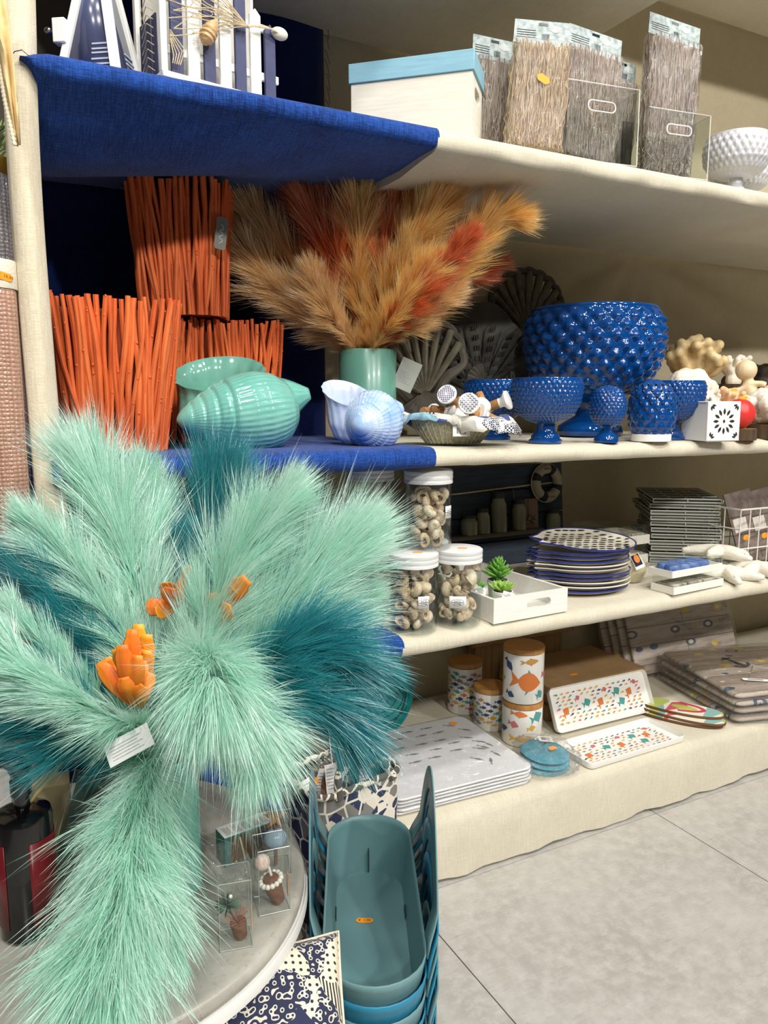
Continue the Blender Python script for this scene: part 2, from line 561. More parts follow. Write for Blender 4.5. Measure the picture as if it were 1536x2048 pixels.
# cloth-wrapped post at the left end of the shelving
pts = [(36, -60), (38, 40), (42, 200), (52, 400), (66, 600), (84, 820), (100, 1010), (116, 1200), (140, 1500)]
path = [on_y(px, py, 1.662) for px, py in pts]
path = bez(path, 34)
rows = []
for i, p in enumerate(path):
    t = i / 33
    w = 0.0275 + 0.001 * math.sin(9 * t) - 0.012 * max(0, t - .55)
    d = 0.022 + 0.012 * math.sin(PI * min(1, t * 1.3))
    sec = [(-w, -d * .55), (-w * .9, -d * .8), (-w * .25, -d * 1.02), (w * .25, -d * 1.0), (w * .42, -d * .9), (w * .97, -d * .30), (w * 1.03, 0.0), (w, d), (-w, d)]
    if t > .3:
        sec[5] = (w * (.97 + .25 * (t - .3)), -d * .30)
        sec[6] = (w * (1.03 + .5 * (t - .3)), 0.0)
    rows.append([(p.x + a, p.y + bb, p.z) for a, bb in sec])
post = MB().grid(rows, False, True).build('shelf_post', MAT['creampost'], angle=50)
tag(post, 'upright shelf post wrapped in cream linen beside the orange twig planters', 'post')
th = MB()
p = on_y(44, 100, 1.60)
th.tube([p + Vector((.012, .02, 0)), p, p + Vector((-.012, 0.002, -.004)), p + Vector((-.018, 0.004, -.012))], 0.0008, 4)
th.build('loose_thread', MAT['navy'], post, label='dark loose thread')

# ================================================================== TOP SHELF
# tapered white lantern with blue panes
navypane = mat('navy_pane', '474d6c', 0.2, coat=0.4)
stripe = mat('pale_stripe', 'b9bfd0', 0.6)
p0 = on_y(203, 105, 1.735)
lan = thing('lantern', 'tapered white lantern with blue striped panes and a side knob on the blue cloth', 'lantern', (p0.x, 1.735, ZT + 0.006), face(203) + math.radians(-28))
wb, wt, hh = 0.056, 0.006, 0.27
fr = MB()
def lean(sx, sy, z):
    k = wb + (wt - wb) * z / hh
    return (sx * k, sy * k, z)
for sx in (-1, 1):
    for sy in (-1, 1):
        q = [[(lean(sx, sy, z)[0] + a * 0.008, lean(sx, sy, z)[1] + bb * 0.008, z) for a, bb in ((-1, -1), (1, -1), (1, 1), (-1, 1))] for z in (0, hh)]
        fr.grid(q, False, True)
        fr.f += [(len(fr.v) - 8, len(fr.v) - 7, len(fr.v) - 6, len(fr.v) - 5), (len(fr.v) - 4, len(fr.v) - 3, len(fr.v) - 2, len(fr.v) - 1)]
        fr.m += [0, 0]
fr.build('frame', MAT['white'], lan, bevel=0.001)
MB().box(-.016, .016, -.016, .016, hh, hh + .02).build('top_cap', MAT['white'], lan, bevel=.002)
for k in range(4):
    M4 = Matrix.Rotation(k * PI / 2, 4, 'Z')
    P = [[(sx * (wb - .006 + (wt - wb) * z / hh), -(wb - .001 + (wt - wb) * z / hh), z) for z in (0.004, hh - .004)] for sx in (-1, 1)]
    pn = MB().grid(P, M=M4).build('pane', navypane, lan, solid=0.002)
    s = MB()
    for z in (0.012, 0.022, 0.034, 0.042, 0.052):
        kk = wb + (wt - wb) * z / hh
        s.box(kk * .1, kk * .82, -kk - .0015, -kk + .001, z, z + .003, M4)
    s.build('stripe_print', stripe, pn, smooth=False, kind='stuff')
kn = MB().box(-.070, -.044, -.060, -.038, .055, .10).build('hinge_block', MAT['white'], lan, bevel=.002)
MB().ball((-.084, -.050, .082), (.008, .005, .006)).tube([(-.070, -.049, .08), (-.084, -.050, .082)], .003).build('knob', mat('chrome', 'd8d8d8', .15, 1.0), kn, label='chrome knob')

# white box lantern with blue and white picket front, net and shells
a, c = on_y(328, 128, 1.645), on_y(583, 186, 1.70)
rz = math.atan2(c.y - a.y, c.x - a.x)
W = math.hypot(c.x - a.x, c.y - a.y)
pk = thing('picket_lantern', 'white box lantern with blue and white picket front, fishing net and shells', 'lantern', (a.x, a.y + .004, ZT + 0.006), rz)
MB().box(-.004, W, -.006, .15, 0.0, .013).build('base_board', MAT['white'], pk, bevel=.002)
fr = MB().box(-.004, .010, .0, .014, .013, .42).box(W - .03, W - .022, .12, .134, .013, .42).box(-.004, .010, .125, .139, .013, .42)
fr.box(-.004, W - .02, .12, .134, .40, .42).box(-.003, .009, .014, .125, .40, .42)
fr.build('frame', MAT['white'], pk, bevel=.0015)
bluep = mat('navy_wood', '3a3f66', .55, var='30355c', vscale=30)
nP = 7
cols = ['b', 'w', 'b', 'w', 'b', 'w', 'b']
pw_ = (W - .045) / nP
tops = [.30, .31, .215, .215, .207, .187, .165]
for k in range(nP):
    x0 = .018 + k * pw_ * 1.0
    w = pw_ * .70
    h = tops[k] if k > 1 else .30
    MB().prism([(x0, .013), (x0 + w, .013), (x0 + w, h - .012), (x0 + w / 2, h), (x0, h - .012)], -.007, .0, Matrix.Rotation(PI / 2, 4, 'X')).build('picket', bluep if cols[k] == 'b' else MAT['white'], pk, smooth=False, label='navy picket' if cols[k] == 'b' else 'white picket')
rl = MB().box(.012, W - .025, .009, .016, .052, .068)
rl.box(.012, W - .025, .009, .016, .15, .165)
rl.build('rail', MAT['white'], pk, bevel=.001)
MB().box(.010, W - .03, .118, .1195, .013, .40).build('back_panel', mat('grey_board', 'b5b2aa', .7), pk, smooth=False)
for k in range(3):
    MB().box(-.001, .002, .03 + k * .03, .052 + k * .03, .013, .13).build('picket', bluep, pk, smooth=False, label='navy side picket')
rope = mat('natural_rope', 'd6c6a6', .9, var='bda985', vscale=200, bump=.5, bscale=400)
net = MB()
random.seed(3)
A0 = [Vector((.012, -.010, z)) for z in (.075, .055, .115, .155, .195, .235, .275)]
KN = Vector((W * .62, -.014, .140))
strands = []
for k in range(13):
    z0 = .075 + .20 * k / 12
    p = [Vector((.010 + .01 * (k % 2), -.010, z0))]
    for t in (.25, .5, .75):
        q = Vector((.010, -.010, z0)).lerp(KN, t)
        q.z += random.uniform(-.008, .008) * (1 - t)
        q.y = -.014 - .004 * random.random()
        p.append(q)
    p.append(KN)
    strands.append(p)
    net.tube(bez(p, 12), .0011, 5)
for t0 in range(1, 4):
    for k in range(12):
        p, q = strands[k], strands[k + 1]
        if (k + t0) % 2: net.tube([p[t0], (p[t0] + q[t0]) * .5 + Vector((.006, -.002, 0)), q[t0]], .0010, 5)
        else: net.tube([p[t0 - 1], q[t0]], .0010, 5)
for k in range(4):
    o_ = Vector((0, .002 * k - .003, .002 * k - .003))
    net.tube(bez([KN + o_, Vector((W * .74, -.016, .148)) - o_, Vector((W * .86, -.012, .150)) + o_, Vector((W - .028, -.006, .150))], 14), .0018, 5)
for k in range(5):
    net.tube([(.012, -.009, .072 + .004 * k), (.016 + .006 * k, -.014, .040 + .004 * k), (.014 + .004 * k, -.012, .026)], .0012, 5)
for i in range(9):
    z = .02 + .016 * i
    net.tube([(-.006, .03, z), (-.007, .06, z + .018), (-.006, .09, z)], .001, 4)
nt_ = net.build('fishing_net', rope, pk, kind='stuff')
sh = MB()
rows = []
for i in range(22):
    t = i / 21
    r = .0165 * (math.sin(PI * t ** .75) ** .8) * (1 + .10 * math.sin(t * 40)) + .0004
    rows.append([(r * math.cos(2 * PI * j / 12), r * math.sin(2 * PI * j / 12), t * .062) for j in range(12)])
sh.grid(rows, False, True, RT((.078, -.020, .075), (0, math.radians(28), 0)))
sh.build('conch_shell', mat('tan_shell', 'd9b98b', .4, var='b98c58', vscale=90, stretch=(1, 1, 4)), pk, label='tan spiral shell')
MB().ball((W - .030, -.006, .150), (.020, .012, .013), 14, 10).build('cockle_shell', mat('pale_shell', 'e9e4d2', .5, bump=.5, bscale=160), pk, label='pale round shell')

# wooden storage box with light blue lid
bw = mat('whitewashed_wood', 'ece8dc', .6, var='e0dac9', vscale=10, stretch=(1, 1, 12), bump=.08, bscale=60)
lb = mat('light_blue_wood', '8fc0d2', .55, var='84b4c8', vscale=10, stretch=(1, 1, 12))
a, c, e = on_y(698, 150, 1.80), on_y(948, 128, 2.12), on_y(976, 190, 1.86)
fc = on_y(944, 200, 1.70)
bx = thing('storage_box', 'large white wooden box with a light blue lid on the top shelf', 'box', (fc.x, 1.70, ZT + .002), math.radians(-44))
s = 1.76 / ray(820, 150).y / F_PX
Wb, Db = 0.318, .15
Hb = on_y(945, 96, 1.70).z - ZT - .004
hr = rrect(.075, .032, .015)
MB().box(-Wb, 0, 0, .012, 0, Hb - .048).box(-Wb, 0, Db - .012, Db, 0, Hb - .048).box(-Wb, -Wb + .012, .012, Db - .012, 0, Hb - .048).box(-Wb, 0, .012, Db - .012, 0, .01).build('body', bw, bx, bevel=.001)
# side with hand hole
out = [(.012, 0), (Db - .012, 0), (Db - .012, Hb - .048), (.012, Hb - .048)]
hole = [(Db * .5 + x, Hb * .62 + y) for x, y in hr]
slot_panel(MB(), .012, Db - .012, 0, Hb - .048, hole, 0, .012, Matrix.Rotation(PI / 2, 4, 'Z')).build('handle_panel', bw, bx, angle=30)
MB().box(-Wb - .005, .005, -.005, Db + .005, Hb - .048, Hb).build('lid', lb, bx, bevel=.0015, label='light blue lid')

# string packs in clear acrylic holders
jute = []
for k, (c1, c2) in enumerate((('c2ab84', '8d7a5c'), ('ab9a88', '6e6054'), ('a79787', '6a5d52'))):
    jute.append(mat('jute_string_%s' % 'abc'[k], c1, .85, var=c2, vscale=60, stretch=(6, 6, .35), lo=.4, hi=.6))
headm = mat('pack_header_print', 'aab6b6', .5, var='7d8c8c', vscale=70, lo=.42, hi=.66)
def string_pack(label, loc, w, h, d, rot, jm, seed, head=True, sticker_body=None):
    r = random.Random(seed)
    t = thing('string_pack', label, 'pack', loc, group=None, rot=rot)
    sk = MB()
    sk.v, sk.f = [], []
    core = MB()
    core.box(-w * .46, w * .46, -d * .30, d * .30, .004, h * .97)
    core.build('string_core', jm, t, bevel=.012)
    n = 90
    for i in range(n):
        x = -w * .45 + w * .9 * r.random()
        y = -d * (.30 + .16 * r.random())
        if i % 5 == 0:
            x = r.choice((-1, 1)) * w * .47
            y = d * r.uniform(-.3, .3)
        ph, am = r.uniform(0, 6.3), r.uniform(.002, .007)
        fr_ = r.uniform(1, 3)
        z1 = h * r.uniform(.88, .99)
        z0 = .004 + h * r.uniform(0, .04)
        sk.tube([(x + am * math.sin(ph + fr_ * 6.3 * q / 7) + .004 * math.sin(3 * q + ph), y + .002 * math.sin(2 * q + ph), z0 + (z1 - z0) * q / 7) for q in range(8)], r.uniform(.0011, .0019), 4)
    sk.build('string', jm, t, kind='stuff')
    MB().box(-w * .5, w * .5, -d * .49, d * .49, .001, h).build('film_bag', MAT['film'], t, bevel=.014)
    if head:
        hd = MB().box(-w * .5, w * .5, -.0012, .0012, h * .985, h + .055).build('header_card', headm, t, smooth=False, label='grey printed header card')
        bc = MB()
        for q in range(9):
            bc.box(-.002 + q * .0022, -.002 + q * .0022 + r.choice((.0007, .0012)), -.0018, -.0012, h + .006, h + .022)
        for q in range(4):
            bc.box(-w * .45, -w * .12, -.0018, -.0012, h + .010 + q * .006, h + .0115 + q * .006)
        bc.build('print', MAT['print_black'], hd, smooth=False, kind='stuff')
        fan = MB()
        for q in range(9):
            aa = math.radians(20 + 16 * q)
            fan.prism([(0, 0), (.018 * math.cos(aa - .09), .018 * math.sin(aa - .09)), (.020 * math.cos(aa), .020 * math.sin(aa)), (.018 * math.cos(aa + .09), .018 * math.sin(aa + .09))], 0, .0004, RT((w * .20, -.0015, h + .026), (PI / 2, 0, 0)))
        fan.build('shell_print', mat('pale_print', 'd8dcd6', .6), hd, smooth=False, kind='stuff')
        MB().box(-.012, .012, -.0019, .0019, h + .042, h + .049).build('hang_slot', MAT['black'], hd, smooth=False, label='dark hanging slot')
    if sticker_body:
        sticker(t, (w * .05, -d * .51, h * .62), (PI / 2, 0.5, 0), .036, .019, None)
    return t
def acrylic_bin(label, loc, rotz, w, d, h):
    t = thing('acrylic_bin', label, 'holder', loc, rotz, 'clear acrylic bins on the top shelf')
    g = .0025
    hr = [(x, h * .72 + y) for x, y in rrect(.085, .026, .012)]
    slot_panel(MB(), -w / 2, w / 2, 0, h, hr, 0, g).build('front_panel', MAT['acryl'], t, smooth=False)
    MB().tube([(x, g / 2, z) for x, z in hr], .0018, 6, closed=True).build('handle_edge', mat('bright_edge', 'dcdcd8', .2), t)
    MB().box(-w / 2, -w / 2 + g, g, d, 0, h).box(w / 2 - g, w / 2, g, d, 0, h).box(-w / 2, w / 2, d, d + g, 0, h).box(-w / 2, w / 2, 0, d, 0, g).build('side_panel', MAT['acryl'], t, smooth=False)
    MB().tube([(-w / 2, 0, h), (w / 2, 0, h)], .0013, 4).tube([(w / 2, 0, 0), (w / 2, 0, h)], .0016, 4).tube([(w / 2, 0, h), (w / 2, d, h)], .0013, 4).tube([(-w / 2, 0, 0), (w / 2, 0, 0)], .0015, 4).build('rim_edge', bpy.data.materials['bright_edge'], t)
    return t
def top_at(px, y):
    return on_y(px, 240, y).x
zt = ZT + .002
lean_ = math.radians(8)
p1 = on_y(1062, 285, 1.69)
string_pack('tan string pack with an orange price sticker, beside the white wooden box', (p1.x, 1.685, zt + .003), .150, .285, .060, (math.radians(-7), math.radians(5), math.radians(-28)), jute[0], 1, True, True)
string_pack('taupe string pack standing behind the tan pack with the orange sticker', (p1.x - .035, 1.82, zt + .003), .13, .28, .050, (math.radians(-4), math.radians(3), math.radians(-10)), jute[1], 2)
string_pack('taupe string pack squeezed between the tan pack and the first acrylic bin pack', (p1.x + .125, 1.79, zt + .003), .12, .30, .045, (math.radians(-4), math.radians(6), math.radians(-12)), jute[1], 3)
p2 = on_y(1192, 310, 1.68)
acrylic_bin('clear acrylic bin with a slot handle around the second string pack', (p2.x - .012, 1.650, zt), math.radians(-8), .235, .128, .195)
string_pack('taupe string pack with a curved header standing in the middle acrylic bin', (p2.x - .008, 1.712, zt + .005), .172, .315, .060, (math.radians(-6), math.radians(7), math.radians(-8)), jute[1], 4)
p3 = on_y(1340, 330, 1.68)
acrylic_bin('clear acrylic bin with a slot handle beside the grey pineapple goblet', (p3.x - .002, 1.650, zt), math.radians(-8), .215, .118, .175)
string_pack('tallest taupe string pack leaning upright in the acrylic bin next to the grey goblet', (p3.x + .040, 1.738, zt + .105), .185, .320, .055, (math.radians(-5), math.radians(6), math.radians(-8)), jute[2], 5)
string_pack('taupe string pack lying low under the tallest pack in the acrylic bin', (p3.x - .004, 1.70, zt + .005), .170, .115, .055, (0, math.radians(2), math.radians(-8)), jute[2], 6, False)
string_pack('taupe string pack standing upright between the two clear acrylic bins', (p3.x - .085, 1.82, zt + .003), .10, .30, .05, (0, math.radians(4), 0), jute[1], 7)
dk = mat('dark_string', '5b5346', .8, var='2e2a24', vscale=60, stretch=(6, 6, .35))
string_pack('dark grey string pack in the gap beside the white wooden box', (on_y(1000, 250, 1.90).x, 1.93, zt + .003), .10, .21, .05, (0, math.radians(-5), math.radians(-10)), dk, 8)

# pineapple goblets ------------------------------------------------
def pineapple(name, label, cat, loc, R, bowl, stem, m, n=26, rows=9, amp=.03, wall=True, rotz=0.0, power=1.0, res=7, closed_top=False):
    """goblet: bowl = [(r, z)] profile from the bottom to the rim covered with rows of scales, stem = smooth foot profile"""
    t = thing(name, label, cat, loc, rotz)
    nv = rows * res
    zs = np.cumsum([0] + [math.hypot(bowl[i + 1][0] - bowl[i][0], bowl[i + 1][1] - bowl[i][1]) for i in range(len(bowl) - 1)])
    prof = []
    for k in range(nv + 1):
        q = zs[-1] * k / nv
        prof.append((float(np.interp(q, zs, [b_[0] for b_ in bowl])), float(np.interp(q, zs, [b_[1] for b_ in bowl]))))
    def fn(r, z, a, k):
        u = a / (2 * PI) * n
        v = k / nv * rows
        e1, e2 = (u + v / 2) % 1, (u - v / 2) % 1
        h = (math.sin(PI * e1) * math.sin(PI * e2)) ** power
        fade = min(1, (nv - k) / (res * .9)) if not closed_top else 1
        return r + amp * R * h * min(1, r / R * 1.6) * (.25 + .75 * fade)
    mb = MB()
    mb.lathe(prof, n * res, fn=fn)
    if wall:
        r1, z1 = prof[-1]
        mb2 = [(r1, z1), (r1 * 1.005, z1 + .003 * R / .1), (r1 * .985, z1 + .005 * R / .1), (r1 * .95, z1)]
        mb.lathe(mb2, n * res)
        mb.lathe([(r1 * .95, z1)] + [(max(.0, r * .93), z + .02 * R) for r, z in reversed(bowl)] , n * 2)
    mb.build('bowl' if not closed_top else 'body', m, t, angle=60)
    MB().lathe(stem, 48).build('foot', m, t, angle=50)
    return t
grey_gl = mat('grey_glaze', 'c9cacf', .28, coat=.35)
gb = [(.016, .052), (.045, .056), (.075, .072), (.092, .098), (.096, .125), (.094, .150), (.090, .168)]
gs = [(0, 0), (.045, 0), (.046, .006), (.034, .014), (.022, .028), (.019, .042), (.022, .056)]
pg = on_y(1470, 375, 1.72)
k1 = 1.02
g1 = pineapple('pineapple_goblet', 'pale grey pineapple goblet on the top shelf beside the acrylic bin', 'goblet', (pg.x, 1.72, ZT + .001), .095, [(r * k1, z * k1) for r, z in gb], [(r * k1, z * k1) for r, z in gs], grey_gl, 30, 9, .055)
dup(g1, (pg.x + .17, 1.84, ZT + .001), (0, 0, .3), 'pale grey pineapple goblet cut by the photo edge, behind the first grey goblet')

# ================================================================== MIDDLE SHELF
zm = ZM + .004
# twig planters
twigm = [mat('orange_twig', 'e0692f', .6, var='c85523', vscale=26, stretch=(1, 1, .3), bump=.35, bscale=70, bstretch=(1, 1, .35)),
         mat('orange_twig_light', 'ea7a3e', .6, var='d2602c', vscale=26, stretch=(1, 1, .3), bump=.35, bscale=70, bstretch=(1, 1, .35))]
linerm = mat('dark_orange_liner', '8a3416', .9)
def sq(a, r, e=5.0):
    """rounded square of half-width r"""
    c, s = math.cos(a), math.sin(a)
    k = (abs(c) ** e + abs(s) ** e) ** (-1 / e)
    return r * k * c, r * k * s
def twig_planter(label, loc, rotz, rt, rb, h, seed, n=116):
    r = random.Random(seed)
    t = thing('twig_planter', label, 'planter', loc, rotz)
    P = [[(*sq(2 * PI * i / 24, rb * .90 + (rt - rb) * .9 * z / h), z) for i in range(24)] for z in (.003, h * .5, h * .93)]
    mb = MB().grid(P, False, True)
    mb.f.append(tuple(range(24)))
    mb.m.append(0)
    mb.build('liner', linerm, t, solid=.004)
    kn = MB()
    for i in range(n):
        a = 2 * PI * (i + r.uniform(-.25, .25)) / n
        da = r.uniform(-.05, .05) * 2.0
        rad = r.uniform(.0046, .0070) * rt / .135
        ph, ph2 = r.uniform(0, 6.3), r.uniform(0, 6.3)
        out = r.choice((0, 0, .004, .007))
        zt_ = h * (r.uniform(.975, 1.012) + r.choice((0, 0, 0, .02)))
        path, rs = [], []
        for q in range(10):
            f = q / 9
            aa = a + da * (f - .5) * 2 + .030 * math.sin(ph + f * (5.2 + ph2 * .4)) * .8
            x, y = sq(aa, rb + (rt - rb) * f + out + .003 * math.sin(ph2 + 5 * f))
            path.append((x, y, .001 + zt_ * f))
            rs.append(rad * (1 + .10 * math.sin(ph + 9 * f)))
        tw = MB().tube(path, rs, 7)
        o = tw.build('twig', twigm[r.random() < .5], t)
        if r.random() < .8:
            for q in range(r.choice((1, 2, 2, 3))):
                f = r.random()
                k = min(8, int(f * 9))
                p = Vector(path[k]).lerp(Vector(path[k + 1]), f * 9 - k)
                d = Vector((p.x, p.y, 0)).normalized()
                kn.ball(p + d * rad * .85 + Vector((0, 0, 0)), rad * .5, 6, 4)
    kn.build('bud_knots', twigm[0], t, kind='stuff')
    return t
def pos(px, y, z):
    p = on_y(px, 900, y)
    return (p.x, y, z)
pB = pos(238, 1.905, zm)
twig_planter('orange twig planter in front, lowest and nearest to the cream post', pB, math.radians(-8), .140, .094, .335, 11)
pC = pos(318, 2.185, zm)
twig_planter('orange twig planter standing behind the front one, mostly hidden', pC, math.radians(-12), .106, .088, .325, 12)
pD = pos(478, 2.17, zm)
twig_planter('orange twig planter partly hidden behind the mint shell planter', pD, math.radians(-12), .117, .092, .325, 13)
pA = on_y(374, 622, 2.13)
tA = twig_planter('orange twig planter stacked on top of two others, under the blue cloth', (pA.x, 2.14, zm + .334), math.radians(-20), .122, .098, .334, 14, 104)
tg = MB().prism([(-.012, -.040), (.012, -.040), (.016, -.034), (.016, .034), (.012, .040), (-.012, .040), (-.016, .034), (-.016, -.034)], 0, .001).build('hang_tag', mat('grey_tag', '77766f', .5), tA, smooth=False)
tg.location = (.108, -.128, .20)
tg.rotation_euler = (PI / 2, .15, .5)
MB().tube(bez([(-.004, -.026, .0012), (.005, -.018, .0012), (-.005, -.010, .0012), (.005, -.002, .0012), (-.004, .006, .0012), (.005, .013, .0012), (-.002, .022, .0012)], 26), .0011, 5).build('script_mark', mat('pale_ink', 'c9c8c0', .6), tg, smooth=False)

# ceramic shell planters
def shell_planter(name, label, loc, rotz, m, inner, sc, apex, end, Rmax, collar, tail):
    t = thing(name, label, 'planter', loc, rotz)
    A, E = Vector(apex), Vector(end)
    ax = (E - A).normalized()
    up = (Vector((0, 0, 1)) - ax * ax.z).normalized()
    sd = ax.cross(up)
    NU, NV = 110, 168
    prof = [(0, 0), (.02, .14), (.06, .27), (.12, .40), (.20, .56), (.30, .73), (.42, .88), (.55, .98), (.67, 1.0), (.78, .93), (.88, .76), (.95, .52), (.985, .28), (1, 0)]
    rows = []
    for i in range(NU + 1):
        u = i / NU
        r = float(np.interp(u, [p[0] for p in prof], [p[1] for p in prof]))
        r = 0.5 * r + 0.25 * float(np.interp(u - .012, [p[0] for p in prof], [p[1] for p in prof])) + 0.25 * float(np.interp(min(1, u + .012), [p[0] for p in prof], [p[1] for p in prof])) if 0 < i < NU else r
        row = []
        for j in range(NV):
            a = 2 * PI * j / NV
            uu = u + .030 * (a / (2 * PI) - .5)     # whorl lines climb like a spiral
            wh = 0
            for g in (.10, .18, .27, .375):
                wh -= .075 * math.exp(-((uu - g) / .013) ** 2)
            rib = .030 * (abs(math.cos(21 * a + 5.0 * u)) ** .6 - .5) * min(1, u * 9) * (1 - max(0, (u - .85) / .15))
            rr = Rmax * r * (1 + wh + rib)
            p = A.lerp(E, u) + up * (rr * math.cos(a)) + sd * (rr * math.sin(a))
            p.z = max(p.z, 0.0008 * math.sin(a * 9))
            row.append(tuple(p))
        rows.append(row)
    MB().grid(rows, False, True).build('body', m, t, angle=70)
    # flared cup-like opening
    c0, c1, rim_w, rim_d, tilt = collar
    c0, c1 = Vector(c0), Vector(c1)
    rows = []
    for i in range(27):
        f = i / 26
        inside = f > .62
        g = f / .62 if not inside else 1 - (f - .62) / .38 * .8
        c = c0.lerp(c1, g)
        fl = float(np.interp(g, [0, .12, .38, .70, .88, 1], [.50, .82, .97, .92, .93, 1.02]))
        if inside: fl *= .93
        row = []
        for j in range(64):
            a = 2 * PI * j / 64
            w = 1 + .02 * math.cos(16 * a)
            x, y = rim_w * fl * math.cos(a) * w, rim_d * fl * math.sin(a) * w
            zt_ = tilt[0] * math.cos(a) + tilt[1] * math.sin(a)
            row.append((c.x + x, c.y + y, c.z + zt_ * g * fl))
        rows.append(row)
    mb = MB().grid(rows, False, True)
    mb.f.append(tuple(26 * 64 + j for j in range(64)))
    mb.m.append(0)
    mb.build('opening', inner, t, angle=70)
    # pointed channel at the far end
    P = [Vector(p) for p in tail[0]]
    rr = tail[1]
    cur_ = bez(P, 18)
    rows = []
    for i, c in enumerate(cur_):
        f = i / 17
        r = float(np.interp(f, np.linspace(0, 1, len(rr)), rr))
        tdir = (cur_[min(i + 1, 17)] - cur_[max(0, i - 1)]).normalized()
        u_ = (Vector((0, 0, 1)) - tdir * tdir.z).normalized()
        w_ = tdir.cross(u_)
        rows.append([tuple(c + u_ * (r * (1 + .03 * math.cos(12 * b_)) * math.cos(b_)) + w_ * (r * .8 * (1 + .03 * math.cos(12 * b_)) * math.sin(b_))) for b_ in (2 * PI * j / 48 for j in range(48))])
    MB().grid(rows, False, True).build('siphon', m, t, solid=.006, angle=70)
    t.scale = (sc, sc, sc)
    return t
def glaze(name, c1, c2, c3, scale=9):
    m, nt, N, L, b = _new(name)
    b.inputs['Roughness'].default_value = .13
    b.inputs['Coat Weight'].default_value = .5
    b.inputs['Coat Roughness'].default_value = .05
    g = _ramp(nt, _noise(nt, _coords(nt, (1, 1, 1)), scale, 3), .35, .68)
    sep = N.new('ShaderNodeSeparateXYZ')
    L.new(_coords(nt), sep.inputs[0])
    zr = _ramp(nt, sep.outputs['Z'], 0.0, .075)
    base = _mix(nt, zr, lin(c3), lin(c1))
    L.new(_mix(nt, g, base, lin(c2)), b.inputs['Base Color'])
    return m
mint = glaze('mint_glaze', '6db2a5', '86c4b6', '35878c')
mint_in = mat('mint_inside_glaze', '6aa897', .12, coat=.5, var='7db9a9', vscale=14)
shell_planter('shell_planter', 'large mint green ceramic sea snail planter on the blue cloth', pos(484, 1.835, zm), face(484), mint, mint_in, 1.0,
              (-.150, -.055, .068), (.140, .050, .094), .1, ((-.045, .048, .006), (-.050, .052, .184), .112, .078, (.008, .044)),
              (((.06, .045, .095), (.115, .055, .118), (.172, .058, .132)), (.078, .052, .012)))
bluegl = glaze('sky_blue_glaze', '8fb6e8', 'cfe0f4', '4f86d2', 13)
blue_in = mat('lilac_inside_glaze', 'c9d2ea', .2, coat=.4, var='b9c8ea', vscale=18)
shell_planter('shell_planter', 'small sky blue ceramic sea snail planter at the seam of blue and cream cloth', pos(733, 1.775, zm), face(733), bluegl, blue_in, .735,
              (-.030, -.115, .068), (.055, .085, .094), .108, ((-.035, .020, .006), (-.066, .030, .182), .090, .066, (-.024, .042)),
              (((.05, .055, .10), (.095, .065, .120), (.130, .07, .132)), (.070, .050, .012)))

# grey carved shell plaques against the back
pl_dark = mat('dark_grey_plaque', '56554f', .85, var='45443f', vscale=20, bump=.3, bscale=80)
pl_mid = mat('grey_brown_plaque', '6b665c', .85, var='565148', vscale=24, bump=.4, bscale=90)
pl_pale = mat('beige_grey_plaque', '8a8470', .85, var='6f6a5a', vscale=30, bump=.4, bscale=90)
def fan_plaque(label, loc, rot, w, h, m, mr, ribs=9, base_h=.38, curl=True):
    t = thing('shell_plaque', label, 'decoration', loc, rot=rot)
    hub = h * base_h
    a0 = math.radians(34)
    for i in range(ribs):
        a = -a0 * 1.35 + 2 * a0 * 1.35 * i / (ribs - 1)
        L_ = (h - hub * .9) * (1 - .18 * (abs(a) / (a0 * 1.35)) ** 2)
        w0, w1 = .008, (w / ribs) * .50
        x0, z0 = (w * .02) * i / ribs, hub * .85
        M_ = RT((0, 0, z0), (0, a, 0))
        P = []
        for q in range(7):
            f = q / 6
            ww = w0 + (w1 - w0) * f
            zz = L_ * f
            bow = .010 * math.sin(PI * f)
            P.append([(-ww, .004 - bow, zz), (-ww * .5, -.008 - bow, zz), (0, -.012 - bow, zz), (ww * .5, -.008 - bow, zz), (ww, .004 - bow, zz)])
        MB().grid(P, M=M_).build('rib', mr, t, solid=.006)
    # scalloped rim
    rim = []
    for q in range(61):
        a = -a0 * 1.5 + 3.0 * a0 * q / 60
        L_ = (h - hub * .9) * (1 - .18 * (abs(a) / (a0 * 1.35)) ** 2) * (1 + .035 * abs(math.sin(ribs * PI * q / 60)))
        rim.append((L_ * math.sin(a), 0, hub * .85 + L_ * math.cos(a)))
    MB().tube(rim, .012, 7).build('rim', m, t)
    side = MB()
    for s in (-1, 1):
        e = rim[0] if s < 0 else rim[-1]
        side.tube(bez([e, (e[0] * .96, -.004, e[2] - .05), (e[0] * .55, -.004, hub * 1.15), (e[0] * .30, 0, hub * .8)], 12), [.014] * 6 + [.018] * 6, 7)
    side.build('side_scroll', m, t)
    # carved fan base
    rows = []
    for i in range(25):
        a = math.radians(-70 + 140 * i / 24)
        ro = []
        for q in range(7):
            f = q / 6
            r = w * .42 * f
            ro.append((r * math.sin(a) * 1.05, -.012 - .012 * math.sin(PI * f) - .005 * math.cos(i * PI) * f, hub * .95 - r * math.cos(a) * (hub * .9) / (w * .42)))
        rows.append(ro)
    MB().grid(rows).build('fan_base', m, t, solid=.014)
    cv = MB()
    for q in range(1, 4):
        for k in range(14):
            a = math.radians(-58 + 116 * k / 13)
            r = w * .42 * (.28 + .2 * q)
            cv.box(-.0035, .0035, -.0035, .0015, -.006, .006, RT((r * math.sin(a), -.0275, hub * .95 - r * math.cos(a) * (hub * .9) / (w * .42)), (0, -a * .5, 0)))
    cv.build('carved_mark', pl_dark, t, kind='stuff', smooth=False)
    return t
bY = 2.27
